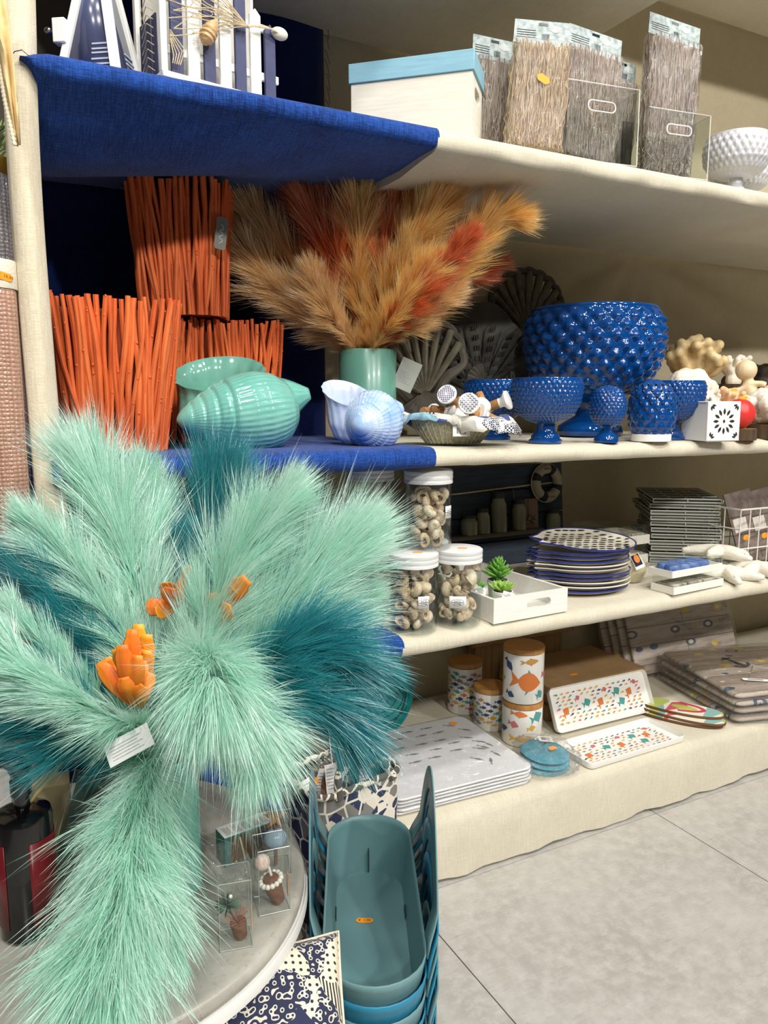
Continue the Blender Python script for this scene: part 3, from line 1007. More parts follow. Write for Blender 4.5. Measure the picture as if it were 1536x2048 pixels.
fan_plaque('grey brown openwork scallop plaque leaning behind the corks basket', (on_y(862, 850, 2.20).x, 2.20, zm + .003), (math.radians(-6), math.radians(-10), face(862) * .5), .24, .40, pl_mid, pl_pale)
pz = on_y(1072, 705, 2.26)
fan_plaque('beige grey openwork scallop plaque propped high behind the big royal blue bowl', (pz.x - .02, 2.315, zm + .25), (math.radians(-4), math.radians(5), face(1070) * .4), .25, .34, pl_mid, pl_pale)
fan_plaque('small scallop plaque whose ribbed top peeks over the big royal blue bowl', (on_y(1205, 700, 2.31).x, 2.325, zm + .13), (math.radians(-4), 0, -.3), .20, .33, pl_mid, pl_pale, 11)
# large solid shell board with a small shell and a starfish outline
px_ = on_y(965, 800, 2.28)
sb = thing('shell_plaque', 'large dark grey solid shell board with a small shell and starfish on it', 'decoration', (px_.x, 2.285, zm + .002), rot=(math.radians(-3), math.radians(-6), face(965) * .35))
W_, H_ = .205, .46
out = []
for q in range(72):
    a = 2 * PI * q / 72
    sc_ = 1 + .05 * abs(math.sin(4.5 * a)) * (1 if math.sin(a) > -.3 else 0)
    out.append((W_ * sc_ * math.cos(a) * (1 - .15 * (math.sin(a) < 0) * -math.sin(a)), H_ * .5 + H_ * .5 * sc_ * math.sin(a)))
MB().prism(out, -.012, .012, Matrix.Rotation(PI / 2, 4, 'X')).build('board', pl_dark, sb, bevel=.004)
for q in range(7):
    a = math.radians(-54 + 18 * q)
    P = []
    for k in range(9):
        f = k / 8
        L_ = H_ * .70 * f
        ww = .006 + .030 * f
        bow = .020 * math.sin(PI * min(1, f * 1.05))
        P.append([(ww * c_ + L_ * math.sin(a) * .78, -.012 - bow * (1 - c_ * c_), .13 + L_ * math.cos(a) * .80 - (abs(c_) ** 2) * .02 * f) for c_ in (-1, -.6, 0, .6, 1)])
    MB().grid(P).build('ridge', pl_dark, sb, solid=.004)
cv = MB()
for q in range(7):
    a = math.radians(-50 + 17 * q)
    for k in range(5):
        for e in (-1, 0, 1):
            L_ = H_ * (.25 + .10 * k)
            cv.box(-.002, .002, -.004, .002, -.008, .008, RT((L_ * math.sin(a) * .78 + .008 * e, -.034 + .002 * abs(k - 2), .13 + L_ * math.cos(a) * .8), (0, a, 0)))
cv.build('carved_mark', mat('carved_shadow_grey', '3a3935', .9), sb, kind='stuff', smooth=False)
rows = []
for i in range(33):
    a = math.radians(-75 + 150 * i / 32)
    rows.append([(.058 * f * math.sin(a), -.036 - .012 * math.sin(PI * f) - .004 * math.cos(PI * i * .5) * f, .06 * f * math.cos(a)) for f in (0, .25, .5, .75, .95, 1.0)])
s_ = MB().grid(rows, M=RT((.01, 0, .18), (0, math.radians(-70), 0))).build('small_shell', pl_mid, sb, solid=.006)
star = MB()
sp = []
for q in range(11):
    a = 2 * PI * q / 10 + .5
    r = .085 if q % 2 == 0 else .030
    sp.append((.135 + r * math.cos(a), -.040, .115 + r * math.sin(a)))
star.tube(sp[:-1], .0075, 7, closed=True)
star.build('starfish_outline', pl_mid, sb)

# royal blue pineapple pieces
royal = mat('royal_blue_glaze', '064489', .08, coat=.5, var='053c7c', vscale=8)
def scaled(prof, kr, kz): return [(r * kr, z * kz) for r, z in prof]
B1 = [(.06, .118), (.115, .128), (.165, .155), (.198, .200), (.215, .250), (.221, .300), (.216, .345), (.205, .385)]
S1 = [(0, 0), (.10, 0), (.105, .010), (.102, .030), (.075, .048), (.050, .062), (.044, .085), (.058, .108), (.075, .125)]
bp = pos(1178, 2.015, zm - .004)
pineapple('pineapple_goblet', 'huge royal blue pineapple goblet planter behind the smaller goblets', 'goblet', bp, .22, scaled(B1, 1.02, 1.07), scaled(S1, 1.05, 1.07), royal, 24, 12, .075, rotz=.1)
B2 = [(.022, .054), (.050, .062), (.075, .082), (.090, .108), (.096, .135), (.097, .160), (.095, .176)]
S2 = [(0, 0), (.046, 0), (.047, .008), (.040, .013), (.040, .020), (.031, .028), (.026, .040), (.026, .056)]
g1 = pineapple('pineapple_goblet', 'royal blue pineapple goblet in front of the huge blue planter, right of the cork basket', 'goblet', pos(1090, 1.705, zm - .004), .097, B2, S2, royal, 38, 13, .05)
dup(g1, pos(990, 1.935, zm - .004), (0, 0, .4), 'royal blue pineapple goblet half hidden behind the corks basket')
dup(g1, pos(1338, 1.715, zm - .006), (0, 0, .2), 'royal blue pineapple goblet half hidden behind the pierced pinecone lamp')
EG = [(.014, .044), (.032, .052), (.045, .074), (.049, .100), (.046, .124), (.036, .146), (.020, .158), (.004, .162)]
ES = [(0, 0), (.034, 0), (.036, .006), (.030, .018), (.018, .028), (.013, .040), (.020, .047)]
pineapple('pinecone_ornament', 'royal blue pinecone ornament on a small round foot', 'ornament', pos(1212, 1.655, zm - .004), .049, EG, ES, royal, 22, 16, .09, wall=False, closed_top=True, res=6)
LP = [(.052, .024), (.060, .040), (.066, .075), (.065, .110), (.058, .140), (.042, .163), (.026, .172), (.020, .178), (.012, .181)]
lp = pos(1300, 1.655, zm - .005)
lt = pineapple('pinecone_lamp', 'royal blue pierced pinecone lamp on a white round base', 'lamp', lp, .066, LP, [(0, .022), (.05, .022), (.054, .025), (.052, .03)], royal, 13, 9, .09, wall=False, closed_top=True, res=8)
MB().lathe([(0, 0), (.056, 0), (.058, .002), (.058, .020), (.055, .022), (0, .022)], 40).build('base', MAT['white'], lt, label='white base')
ho = MB()
for k in range(1, 9):
    for i in range(13):
        v = k / 9
        zz = .024 + .157 * v
        r = float(np.interp(zz, [p[1] for p in LP], [p[0] for p in LP])) + .0006
        a = 2 * PI * (i + (.5 if k % 2 else 0) + .5) / 13
        ho.ball((r * math.cos(a), r * math.sin(a), zz), .0042, 8, 5)
ho.build('light_hole', MAT['black'], lt, kind='stuff')
cable = MB().tube(bez([(.05, -.03, .012), (.068, -.03, .03), (.066, -.02, .09), (.060, .0, .13)], 10), .002, 6).build('cord', clear('clear_cord', 'e8eef4', .2, .1), lt, label='clear cord')

# white tealight cube with daisy cut-outs
cz = zm - .006
cp = on_y(1414, 880, 1.575)
cb = thing('tealight_cube', 'white ceramic tealight cube with daisy cut-outs beside the blue goblet', 'candle holder', (cp.x, 1.577, cz), face(1414) + math.radians(40))
s = .118
mb = MB().box(0, s, 0, .006, 0, s).box(0, .006, .006, s, 0, s).box(s - .006, s, .006, s, 0, s).box(.006, s - .006, s - .006, s, 0, s).box(.006, s - .006, .006, s - .006, 0, .008)
mb.build('body', mat('white_ceramic_matte', 'eeece8', .4), cb, bevel=.0025)
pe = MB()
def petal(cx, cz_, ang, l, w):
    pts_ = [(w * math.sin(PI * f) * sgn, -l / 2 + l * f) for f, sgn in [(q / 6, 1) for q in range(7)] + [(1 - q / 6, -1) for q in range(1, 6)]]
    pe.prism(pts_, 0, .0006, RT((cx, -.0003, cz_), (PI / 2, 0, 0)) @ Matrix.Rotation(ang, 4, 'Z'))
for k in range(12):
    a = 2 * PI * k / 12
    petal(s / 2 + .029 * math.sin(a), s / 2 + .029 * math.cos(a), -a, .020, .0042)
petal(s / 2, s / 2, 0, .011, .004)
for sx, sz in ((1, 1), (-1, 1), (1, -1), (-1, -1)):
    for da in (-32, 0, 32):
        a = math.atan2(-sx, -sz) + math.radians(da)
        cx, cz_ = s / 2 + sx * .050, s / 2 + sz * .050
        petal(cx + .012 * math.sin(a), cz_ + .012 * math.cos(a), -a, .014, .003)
pe.build('painted_cut_out', MAT['print_black'], cb, kind='stuff', smooth=False, label='flat black petals painted as the dark inside of daisy cut-outs')  # flat black petals stand for the unlit inside behind the cut-outs

# teal cylinder vase that holds the orange plumes
vz = on_y(736, 700, 2.02).z
vp = pos(736, 2.02, zm)
VR = .083
vs = thing('vase', 'sage green ceramic cylinder vase holding the orange and gold plumes', 'vase', vp)
MB().lathe([(0, .001), (VR - .008, 0), (VR, .006), (VR, vz - zm - .004), (VR - .003, vz - zm), (VR - .006, vz - zm - .003), (VR - .007, .02), (0, .02)], 64).build('body', mat('sage_glaze', '5b9585', .28, coat=.25, var='69a190', vscale=5, stretch=(1, 1, .1)), vs)
tg = MB().box(-.030, .030, -.0006, .0006, -.044, .044).build('hang_tag', mat('grey_card', 'a9aca4', .6), vs, smooth=False, label='grey paper hang tag')
tg.location = (.092, -.068, vz - zm - .072)
tg.rotation_euler = (0, math.radians(24), -.55)
pr = MB()
for q in range(6): pr.box(-.020, .016 - .007 * (q % 3), -.0010, -.0005, -.024 + q * .006, -.0225 + q * .006)
pr.build('print', MAT['papergrey'], tg, smooth=False, kind='stuff')

# basket with patterned paper and cork bottle stoppers
bk = pos(905, 1.735, zm - .001)
bs = thing('stopper_basket', 'small oval grey woven basket lined with blue patterned cloth, full of stoppers', 'basket', bk, face(905))
wv = mat('grey_wicker', 'b9b59c', .85, var='98947c', vscale=120)
body = []
for k in range(11):
    f = k / 10
    rx, ry = .070 + .042 * math.sin(f * 1.35), .045 + .032 * math.sin(f * 1.35)
    body.append([((rx + .0016 * math.cos(PI * (j + k))) * math.cos(2 * PI * j / 72), (ry + .0016 * math.cos(PI * (j + k))) * math.sin(2 * PI * j / 72), .004 + .066 * f) for j in range(72)])
mb = MB().grid(body, False, True)
mb.f.append(tuple(range(72)))
mb.m.append(0)
mb.build('weave', wv, bs, angle=180)
mb = MB()
for j in range(36):
    a = 2 * PI * j / 36
    mb.tube([((.072 + .042 * math.sin(f * 1.35)) * math.cos(a), (.047 + .032 * math.sin(f * 1.35)) * math.sin(a), .004 + .066 * f) for f in (0, .33, .66, 1)], .0022, 5)
mb.build('stake', wv, bs, kind='stuff')
lab = MB().box(-.022, .022, -.0006, 0, -.016, .016).build('price_label', MAT['paper'], bs, smooth=False, label='white barcode label')
lab.location = (.022, -.080, .040)
lab.rotation_euler = (math.radians(-14), 0, .12)
bc = MB()
for q in range(12): bc.box(-.012 + q * .002, -.012 + q * .002 + random.choice((.0006, .0012)), -.0010, -.0005, -.009, .006)
bc.build('print', MAT['print_black'], lab, smooth=False, kind='stuff')
# patterned liner cloth, crumpled over the rim
m, nt, N, L, b = _new('patterned_liner')
b.inputs['Roughness'].default_value = .8
v = _coords(nt)
vo = N.new('ShaderNodeTexVoronoi'); vo.inputs['Scale'].default_value = 17
L.new(v, vo.inputs['Vector'])
sp = N.new('ShaderNodeSeparateColor'); L.new(vo.outputs['Color'], sp.inputs[0])
ck = N.new('ShaderNodeTexChecker'); ck.inputs['Scale'].default_value = 210
L.new(v, ck.inputs['Vector'])
ck.inputs['Color1'].default_value = lin('1d2850'); ck.inputs['Color2'].default_value = lin('e8e6dc')
g1_ = N.new('ShaderNodeMath'); g1_.operation = 'GREATER_THAN'; g1_.inputs[1].default_value = .56; L.new(sp.outputs[0], g1_.inputs[0])
g2_ = N.new('ShaderNodeMath'); g2_.operation = 'GREATER_THAN'; g2_.inputs[1].default_value = .76; L.new(sp.outputs[1], g2_.inputs[0])
g3_ = N.new('ShaderNodeMath'); g3_.operation = 'GREATER_THAN'; g3_.inputs[1].default_value = .78; L.new(sp.outputs[2], g3_.inputs[0])
c = _mix(nt, g1_.outputs[0], lin('dcd9cc'), lin('e6e3d8'))
c = _mix(nt, g2_.outputs[0], c, lin('3d4c84'))
c = _mix(nt, g3_.outputs[0], c, lin('8fb9c9'))
k_ = N.new('ShaderNodeMath'); k_.operation = 'MULTIPLY'; L.new(g1_.outputs[0], k_.inputs[0]); k_.inputs[1].default_value = 1.0
g4_ = N.new('ShaderNodeMath'); g4_.operation = 'GREATER_THAN'; g4_.inputs[1].default_value = .80; L.new(sp.outputs[0], g4_.inputs[0])
c = _mix(nt, g4_.outputs[0], c, ck.outputs[0])
L.new(c, b.inputs['Base Color'])
MAT['liner'] = m
rows = []
rr_ = random.Random(5)
ns = [rr_.uniform(-1, 1) for _ in range(400)]
for j in range(73):
    a = 2 * PI * j / 72
    ro = []
    ext = .028 + .016 * ns[(j // 3) % 24] + (.045 if math.cos(a) > .3 else 0) * (.6 + .4 * math.cos(a)) + (.02 if math.cos(a) < -.7 else 0)
    dz = -.030 if math.cos(a) > .1 else -.012
    for q in range(7):
        f = q / 6
        r = f * ext
        z = .068 + .016 * math.sin(f * 2.4) + dz * f * f * 1.5 + .010 * ns[(j // 3 * 3 + q * 11) % 300] * f + .006 * math.sin(6 * a + 3 * f) * f
        ro.append(((.106 + r) * math.cos(a), (.072 + r * .8) * math.sin(a), max(.006, z)))
    ro.insert(0, (.080 * math.cos(a), .052 * math.sin(a), .050))
    rows.append(ro)
lc = MB().grid(rows).build('liner_cloth', MAT['liner'], bs, solid=.0012, angle=25)
mb = MB().grid([[(r * 1.35 * math.cos(2 * PI * j / 24), r * math.sin(2 * PI * j / 24), .052 - .002 * r * 10) for j in range(24)] for r in (.002, .03, .056)], False, True)
mb.build('fill_cloth', MAT['liner'], bs)
def stopper(label, px, py, yy, rot, disc=None, sc=1.0, m=None):
    p = on_y(px, py, yy)
    t = thing('bottle_stopper', label, 'stopper', p, rot=rot, group=None)
    MB().lathe([(0, 0), (.0095, 0), (.0105, .003), (.0115, .030), (0, .030)], 16).build('cork', MAT['cork'], t)
    kb = MB().lathe([(0, .030), (.012, .030), (.011, .034), (.013, .040), (.021, .046), (.023, .050), (.022, .054), (0, .056)], 24).build('knob', MAT['whitegl'], t)
    if disc:
        dm = mat('tile_print_%s' % disc, '3c3c8c' if disc == 'a' else '1c2560', .4)
        d = MB()
        rr2 = random.Random(disc)
        for i in range(-4, 5):
            for j in range(-4, 5):
                x, y = i * .0044, j * .0044
                if math.hypot(x, y) < .0185:
                    if disc == 'a':
                        d.ball((x, y, .0556), (.0016, .0016, .0004), 6, 4)
                    else:
                        for dx, dy, w, h in ((0, 0, .0034, .0009), (-.0013, .001, .0009, .003)) if (i + j) % 2 else ((0, 0, .0009, .0034), (.001, .0013, .003, .0009)):
                            d.box(x + dx - w / 2, x + dx + w / 2, y + dy - h / 2, y + dy + h / 2, .0555, .0563)
        d.build('tile_print', dm, kb, kind='stuff', smooth=False)
    t.scale = (sc,) * 3
    return t
fz = face(905)
stopper('cork bottle stopper showing a purple patterned tile disc in the basket', 908, 806, 1.715, (math.radians(68), 0, fz - .35), 'a', 1.15)
stopper('cork bottle stopper showing a navy maze patterned disc in the basket', 932, 816, 1.690, (math.radians(78), 0, fz + .1), 'b', 1.2)
stopper('white knob of a cork stopper seen from the side in the basket', 975, 815, 1.715, (math.radians(70), 0, fz + 1.25), None, 1.15)
stopper('cork stopper pointing up at the back of the basket, left of the white tag', 921, 795, 1.765, (math.radians(165), 0, fz - .3), None, 1.1)
stopper('cork stopper pointing up at the back of the basket, right of the white tag', 957, 786, 1.77, (math.radians(150), 0, fz + .8), None, 1.1)
stopper('cork stopper lying on its side near the basket front, cork end forward', 945, 834, 1.665, (math.radians(-62), 0, fz - .5), None, 1.15)
stopper('cork stopper lying across the basket near the cloth fold', 990, 840, 1.675, (math.radians(-70), 0, fz + 2.2), None, 1.1)
stopper('cork stopper lying at the far end of the basket beside the blue shell planter', 862, 818, 1.73, (math.radians(100), 0, fz + 1.9), None, 1.1)
stopper('second cork stopper lying beside the blue shell planter end of the basket', 846, 822, 1.755, (math.radians(95), 0, fz + 2.6), None, 1.05)
pt = on_y(946, 808, 1.74)
tg = thing('barcode_tag', 'white barcode tag tied to a stopper at the back of the basket', 'tag', pt, rot=(math.radians(-14), math.radians(-38), fz))
MB().box(-.017, .017, -.0005, .0005, -.027, .027).build('card', MAT['paper'], tg, smooth=False)
bc = MB()
for q in range(8): bc.box(-.012, .012, -.0010, -.0004, -.020 + q * .0027, -.020 + q * .0027 + random.choice((.0008, .0015)))
bc.build('print', MAT['print_black'], tg, smooth=False, kind='stuff')

# coral shaped candles and ornaments
def wax(name, c, v_): return mat(name, c, .45, var=v_, vscale=25, sss=.25, bump=.15, bscale=60)
def coral(name, label, cat, loc, R, m, seed, n=10, flat=.75, twig=.22, up=.35, rotz=0, base=.35, split=2, knob=1.25, lean_=0.0):
    """branching coral grown as tapered tubes and fused into one skin"""
    r = random.Random(seed)
    t = thing(name, label, cat, loc, rotz)
    mb = MB()
    mb.ball((0, 0, R * .30), (R * base, R * base * flat, R * .34), 10, 7)
    for i in range(n):
        a = 2 * PI * i / n + r.uniform(-.3, .3)
        el = r.uniform(up, 1.5)
        d = Vector((math.cos(a) * math.cos(el), math.sin(a) * math.cos(el) * flat, math.sin(el)))
        p0 = Vector((0, 0, R * .28))
        p1 = p0 + d * R * r.uniform(.45, .65)
        mb.tube([p0, p0.lerp(p1, .5) + Vector((0, 0, .04 * R)), p1], [R * twig * .8, R * twig * .7, R * twig * .62], 6)
        for k in range(split + 1):
            d2 = (d + Vector((r.uniform(-.7, .7), r.uniform(-.7, .7), r.uniform(-.25, .5)))).normalized()
            p2 = p1 + d2 * R * r.uniform(.25, .42)
            mb.tube([p1, p1.lerp(p2, .6), p2], [R * twig * .6, R * twig * .5, R * twig * .42], 6)
            mb.ball(p2, R * twig * .45 * knob, 7, 5)
    o = mb.build('body', m, t, weld=False)
    md = o.modifiers.new('fuse', 'REMESH')
    md.mode = 'VOXEL'
    md.voxel_size = max(.0028, R * .045)
    md.use_smooth_shade = True
    return t
bew = wax('beige_wax', 'e6cf9f', 'd9bd88'); whw = wax('white_wax', 'ece6d8', 'ddd5c2'); pew = wax('peach_wax', 'ecc39a', 'e0b48a'); dkc = mat('dark_coral', '4c4034', .9, var='372e26', vscale=40, bump=.5, bscale=120)
redw = mat('red_wax', 'd8332f', .4, bump=.5, bscale=90, sss=.2)
zr = zm - .010
def orange_tip(t, p, s_=.012):
    sticker(t, p, (PI / 2 - .4, 0, face(1440)), .022, .012)
coral('coral_candle', 'big beige branching coral candle at the back, beside the huge blue planter', 'candle', pos(1375, 2.05, zr + .16), .150, bew, 21, 13, .9, .24)
c_ = coral('coral_candle', 'pale coral candle with an orange sticker on its tip, next to the beige coral', 'candle', pos(1458, 1.98, zr + .17), .098, whw, 22, 9, .8, .22)
orange_tip(c_, (-.012, -.03, .085))
# boxes of wood under the back row so that the corals stand on something
def wood_slice(label, loc, r, h, seed):
    rr = random.Random(seed)
    t = thing('wood_slice', label, 'wood slice', loc)
    w = [1 + rr.uniform(-.05, .05) for _ in range(28)]
    bark = mat('bark', '5a4630', .95, var='3a2c1d', vscale=60, stretch=(1, 1, .15), bump=.8, bscale=120, bstretch=(1, 1, .1)) if 'bark' not in bpy.data.materials else bpy.data.materials['bark']
    cut = mat('cut_wood', 'b08d5c', .8, var='8f6f44', vscale=50) if 'cut_wood' not in bpy.data.materials else bpy.data.materials['cut_wood']
    MB().grid([[(r * w[j] * math.cos(2 * PI * j / 28), r * w[j] * math.sin(2 * PI * j / 28), z) for j in range(28)] for z in (0, h)], False, True).build('bark', bark, t, angle=80)
    mb = MB()
    mb.v = [(r * .995 * w[j] * math.cos(2 * PI * j / 28), r * .995 * w[j] * math.sin(2 * PI * j / 28), z) for z in (0.0005, h - .0005) for j in range(28)]
    mb.f = [tuple(reversed(range(28))), tuple(range(28, 56))]
    mb.m = [0, 0]
    mb.build('cut_face', cut, t, smooth=False)
    return t
wood_slice('thick bark log block under the big beige coral candle', pos(1375, 2.05, zr), .10, .185, 1)
wood_slice('thick bark log block under the pale coral candle with the sticker', pos(1458, 1.98, zr), .062, .185, 2)
coral('coral_candle', 'lumpy white coral candle behind the small blue goblet', 'candle', pos(1368, 1.87, zr + .05), .125, whw, 23, 14, .7, .42, .1, base=.6, knob=1.5)
wood_slice('bark disc under the lumpy white coral candle', pos(1368, 1.87, zr), .085, .052, 3)
c_ = coral('coral_candle', 'peach coral candle with an orange sticker, between white coral and bather figure', 'candle', pos(1447, 1.80, zr + .04), .105, pew, 24, 10, .75, .20, .1)
orange_tip(c_, (-.005, -.03, .118))
wood_slice('bark disc under the peach coral candle', pos(1447, 1.80, zr), .06, .043, 4)
coral('coral_candle', 'small white spiky coral candle right behind the white daisy cube', 'candle', pos(1420, 1.70, zr + .068), .060, whw, 25, 10, .8, .18, .3)
wood_slice('bark block under the small white spiky coral candle', pos(1420, 1.70, zr), .036, .070, 5)
coral('dark_coral', 'dark brown barnacle cluster at the back behind the peach corals', 'ornament', pos(1502, 2.20, zr + .08), .165, dkc, 26, 16, .8, .30, 0, base=.6, knob=1.5)
coral('dark_coral', 'dark brown coral lump at the far edge behind the bather figure', 'ornament', pos(1535, 1.93, zr), .13, dkc, 27, 12, .8, .3, 0, base=.6)
wood_slice('dark log block under the barnacle cluster', pos(1502, 2.20, zr), .10, .10, 8)
# red round coral ball on a wood slice
ws = pos(1476, 1.645, zr)
wood_slice('low bark disc under the red coral ball', ws, .052, .036, 6)
t = thing('coral_ball', 'round red coral textured ball with an orange sticker on top', 'ornament', (ws[0] - .004, ws[1], zr + .036))
rows = []
for j in range(25):
    e = PI * j / 24
    rows.append([((.046 + .0016 * math.sin(9 * a + 3 * e) * math.sin(11 * e)) * math.sin(e) * math.cos(a), (.046 + .0016 * math.sin(9 * a)) * math.sin(e) * math.sin(a), .047 - .047 * math.cos(e)) for a in (2 * PI * i / 36 for i in range(36))])
MB().grid(rows, False, True).build('body', redw, t)
sticker(t, (0, -.012, .097), (PI / 2 - .5, 0, face(1476)), .024, .013)
# right end: round white candle on a wood slice
ws = pos(1528, 1.665, zr)
wood_slice('low bark disc under the round white candle at the photo edge', ws, .060, .048, 7)
t = coral('coral_candle', 'round white lumpy candle on a bark disc at the photo edge', 'candle', (ws[0], ws[1], zr + .046), .085, whw, 28, 12, .9, .42, 0, base=.6, knob=1.4)
sticker(t, (.012, -.07, .075), (PI / 2, 0, face(1530)), .024, .020)
# pale stylised bather figure: ball head, long body, arms spread
bf = pos(1488, 1.80, zr)
t = thing('bather_figure', 'cream abstract bather figurine with a ball head, spread arms and a shell', 'figurine', bf, face(1488))
mb = MB()
mb.tube(bez([(.012, 0, .0), (.030, 0, .06), (.020, 0, .115), (.004, 0, .165), (-.004, 0, .205)], 14), [.040, .042, .040, .036, .032, .030, .028, .027, .026, .026, .025, .022, .018, .014], 12)
mb.ball((-.010, 0, .228), .036, 14, 10)
mb.tube(bez([(.0, -.01, .175), (-.025, -.01, .160), (-.055, -.012, .158), (-.075, -.012, .148)], 8), [.014, .013, .012, .011, .010, .010, .009, .008], 8)
mb.tube(bez([(.0, -.01, .178), (.030, -.01, .182), (.055, -.012, .176)], 8), [.014, .013, .012, .011, .011, .012, .012, .010], 8)
mb.tube(bez([(.02, -.03, .06), (.05, -.03, .09), (.078, -.02, .12)], 8), [.02, .018, .015, .014, .012, .012, .01, .01], 8)
mb.ball((.02, -.005, .02), (.055, .045, .024), 12, 8)
o = mb.build('body', wax('cream_wax', 'e6d3b0', 'dcc6a0'), t, weld=False)
md = o.modifiers.new('fuse', 'REMESH'); md.mode = 'VOXEL'; md.voxel_size = .004; md.use_smooth_shade = True
rows = [[(.088 + .055 * f * math.cos(a), -.004 - .018 * math.sin(PI * f * .5), .125 + .060 * f * math.sin(a)) for f in (0, .3, .6, .85, 1)] for a in (math.radians(-30 + 200 * i / 20) for i in range(21))]
MB().grid(rows).build('shell', pew, t, solid=.006, label='peach shell')

# ================================================================== LOWER SHELF
zl = ZL + .001
# snail shells -----------------------------------------------------
def snail_mesh(turns, growth, seed, flat=.75):
    r = random.Random(seed)
    NU, NV = 56, 14
    rows = []
    for i in range(NU + 1):
        th = 2 * PI * turns * i / NU
        k = math.exp(growth * (th - 2 * PI * turns))
        c = Vector((math.cos(th) * .40 * k, math.sin(th) * .40 * k, -.42 * k + .36))
        rad = .58 * k
        row = []
        for j in range(NV):
            a = 2 * PI * j / NV
            d = Vector((math.cos(th), math.sin(th), 0)) * math.cos(a) + Vector((0, 0, flat + .15)) * math.sin(a)
            row.append(tuple(c + d * rad * (1 + .015 * math.sin(13 * th))))
        rows.append(row)
    # flare the mouth and close inside
    last = rows[-1]
    cen = Vector((0, 0, 0))
    for p in last: cen += Vector(p) / NV
    rows.append([tuple(cen + (Vector(p) - cen) * 1.06) for p in last])
    rows.append([tuple(cen + (Vector(p) - cen) * .90) for p in last])
    prev = rows[-8]
    rows.append([tuple(Vector(p).lerp(cen, .4) * .9 + Vector(prev[q]) * .1) for q, p in enumerate(last)])
    mb = MB().grid(rows, False, True)
    return mb
m, nt, N, L, b = _new('snail_shell')
b.inputs['Roughness'].default_value = .4
v = _coords(nt)
n1 = _ramp(nt, _noise(nt, v, 1.8, 3), .35, .65)
n2 = _ramp(nt, _noise(nt, _coords(nt, (1, 1, 6)), 4, 3), .45, .7)
oi = N.new('ShaderNodeObjectInfo')
hue = _mix(nt, oi.outputs['Random'], lin('d2b48a'), lin('efe4d0'))
c = _mix(nt, n1, hue, lin('bd9a70'))
c = _mix(nt, n2, c, lin('f0e8d8'))
L.new(c, b.inputs['Base Color'])
MAT['snail'] = m
snail_srcs = []
for k, (tn, gr) in enumerate(((2.6, .17), (2.2, .21), (3.0, .14))):
    me = snail_mesh(tn, gr, k).build('sea_shell', MAT['snail'], None, angle=60)
    snail_srcs.append(me.data)
    bpy.data.objects.remove(me)
def jar(label, loc, inside, seed, tagged=None, stick=False, R=.062, h=.207, nsh=None):
    t = thing('shell_jar', label, 'jar', loc)
    MB().lathe([(0, .001), (R * .9, 0), (R * .97, .003), (R, .012), (R, h - .034), (R * .985, h - .032), (R * .97, h - .036), (R * .97, .014), (R * .9, .006), (0, .006)], 48).build('glass', MAT['acryl'], t)
    MB().lathe([(0, h), (R * .97, h), (R * 1.03, h - .003), (R * 1.035, h - .010), (R * 1.01, h - .013), (R * 1.03, h - .016), (R * 1.03, h - .022), (R * 1.005, h - .025), (R * 1.03, h - .028), (R * 1.03, h - .034), (R * .99, h - .035), (R * .99, h - .006), (0, h - .005)], 48).build('lid', MAT['frost'], t, label='frosted white screw lid')
    if tagged:
        a, w, z = tagged
        lb_ = MB()
        rows = []
        for i in range(9):
            aa = a + (i / 8 - .5) * w / R
            rows.append([((R + .0012) * math.cos(aa), (R + .0012) * math.sin(aa), z + dz) for dz in (-.016, .016)])
        lo_ = lb_.grid(rows).build('paper_label', MAT['paper'], t, solid=.0005, label='white label with an oval logo')
        og = MB()
        for q in range(28):
            e0, e1 = 2 * PI * q / 28, 2 * PI * (q + 1) / 28
            pts_ = []
            for e, s_ in ((e0, 1), (e1, 1), (e1, .93), (e0, .93)):
                aa = a + .0165 * s_ * math.cos(e) / R
                pts_.append(((R + .0019) * math.cos(aa), (R + .0019) * math.sin(aa), z + .0095 * s_ * math.sin(e)))
            og.add(pts_, [(0, 1, 2, 3)])
        rows = []
        for i in range(7):
            aa = a + (i / 6 - .5) * .027 / R
            rows.append([((R + .0019) * math.cos(aa), (R + .0019) * math.sin(aa), z + dz) for dz in (-.0008, .0008)])
        og.grid(rows)
        og.build('logo_print', MAT['print_black'], lo_, smooth=False, kind='stuff')
        for s_, zz in (('KATA', .0042), ('STORE', -.0046)):
            text(lo_, s_, .0062, ((R + .002) * math.cos(a), (R + .002) * math.sin(a), z + zz), (PI / 2, 0, a + PI / 2), MAT['print_black'], sx=1.0)
    if stick:
        sticker(t, (.004, -.012, h + .0006), (0, 0, face(870)), .026, .012)
    r = random.Random(seed)
    placed = []
    tries = 0
    layer = .02
    while tries < 4000 and len(placed) < (nsh or 44):
        tries += 1
        s_ = r.uniform(.025, .034)
        a = r.uniform(0, 2 * PI)
        rad = (R * .955 - s_ * .78) * math.sqrt(r.uniform(.2, 1))
        z = .006 + s_ * .7 + (h - .046 - s_ * 1.4) * r.random()
        p = Vector((rad * math.cos(a), rad * math.sin(a), min(z, h - .040 - s_ * .9)))
        if all((p - q).length > (s_ + u) * .50 for q, u in placed):
            placed.append((p, s_))
    for p, s_ in placed:
        o = bpy.data.objects.new('sea_shell', r.choice(snail_srcs))
        COL.objects.link(o)
        o.location = Vector(loc) + p
        o.rotation_euler = (r.uniform(0, 6.3), r.uniform(0, 6.3), r.uniform(0, 6.3))
        o.scale = (s_ * 1.0,) * 3
        tag(o, 'tan and cream snail shell packed in the ' + inside, 'shell', 'snail shells in the ' + inside)
    return t
jar('clear jar of snail shells, lower left at the shelf edge beside the plumes', (.968, 1.678, zl), 'lower left clear jar', 1, (face(875) - PI / 2 + .45, .030, .088), True)
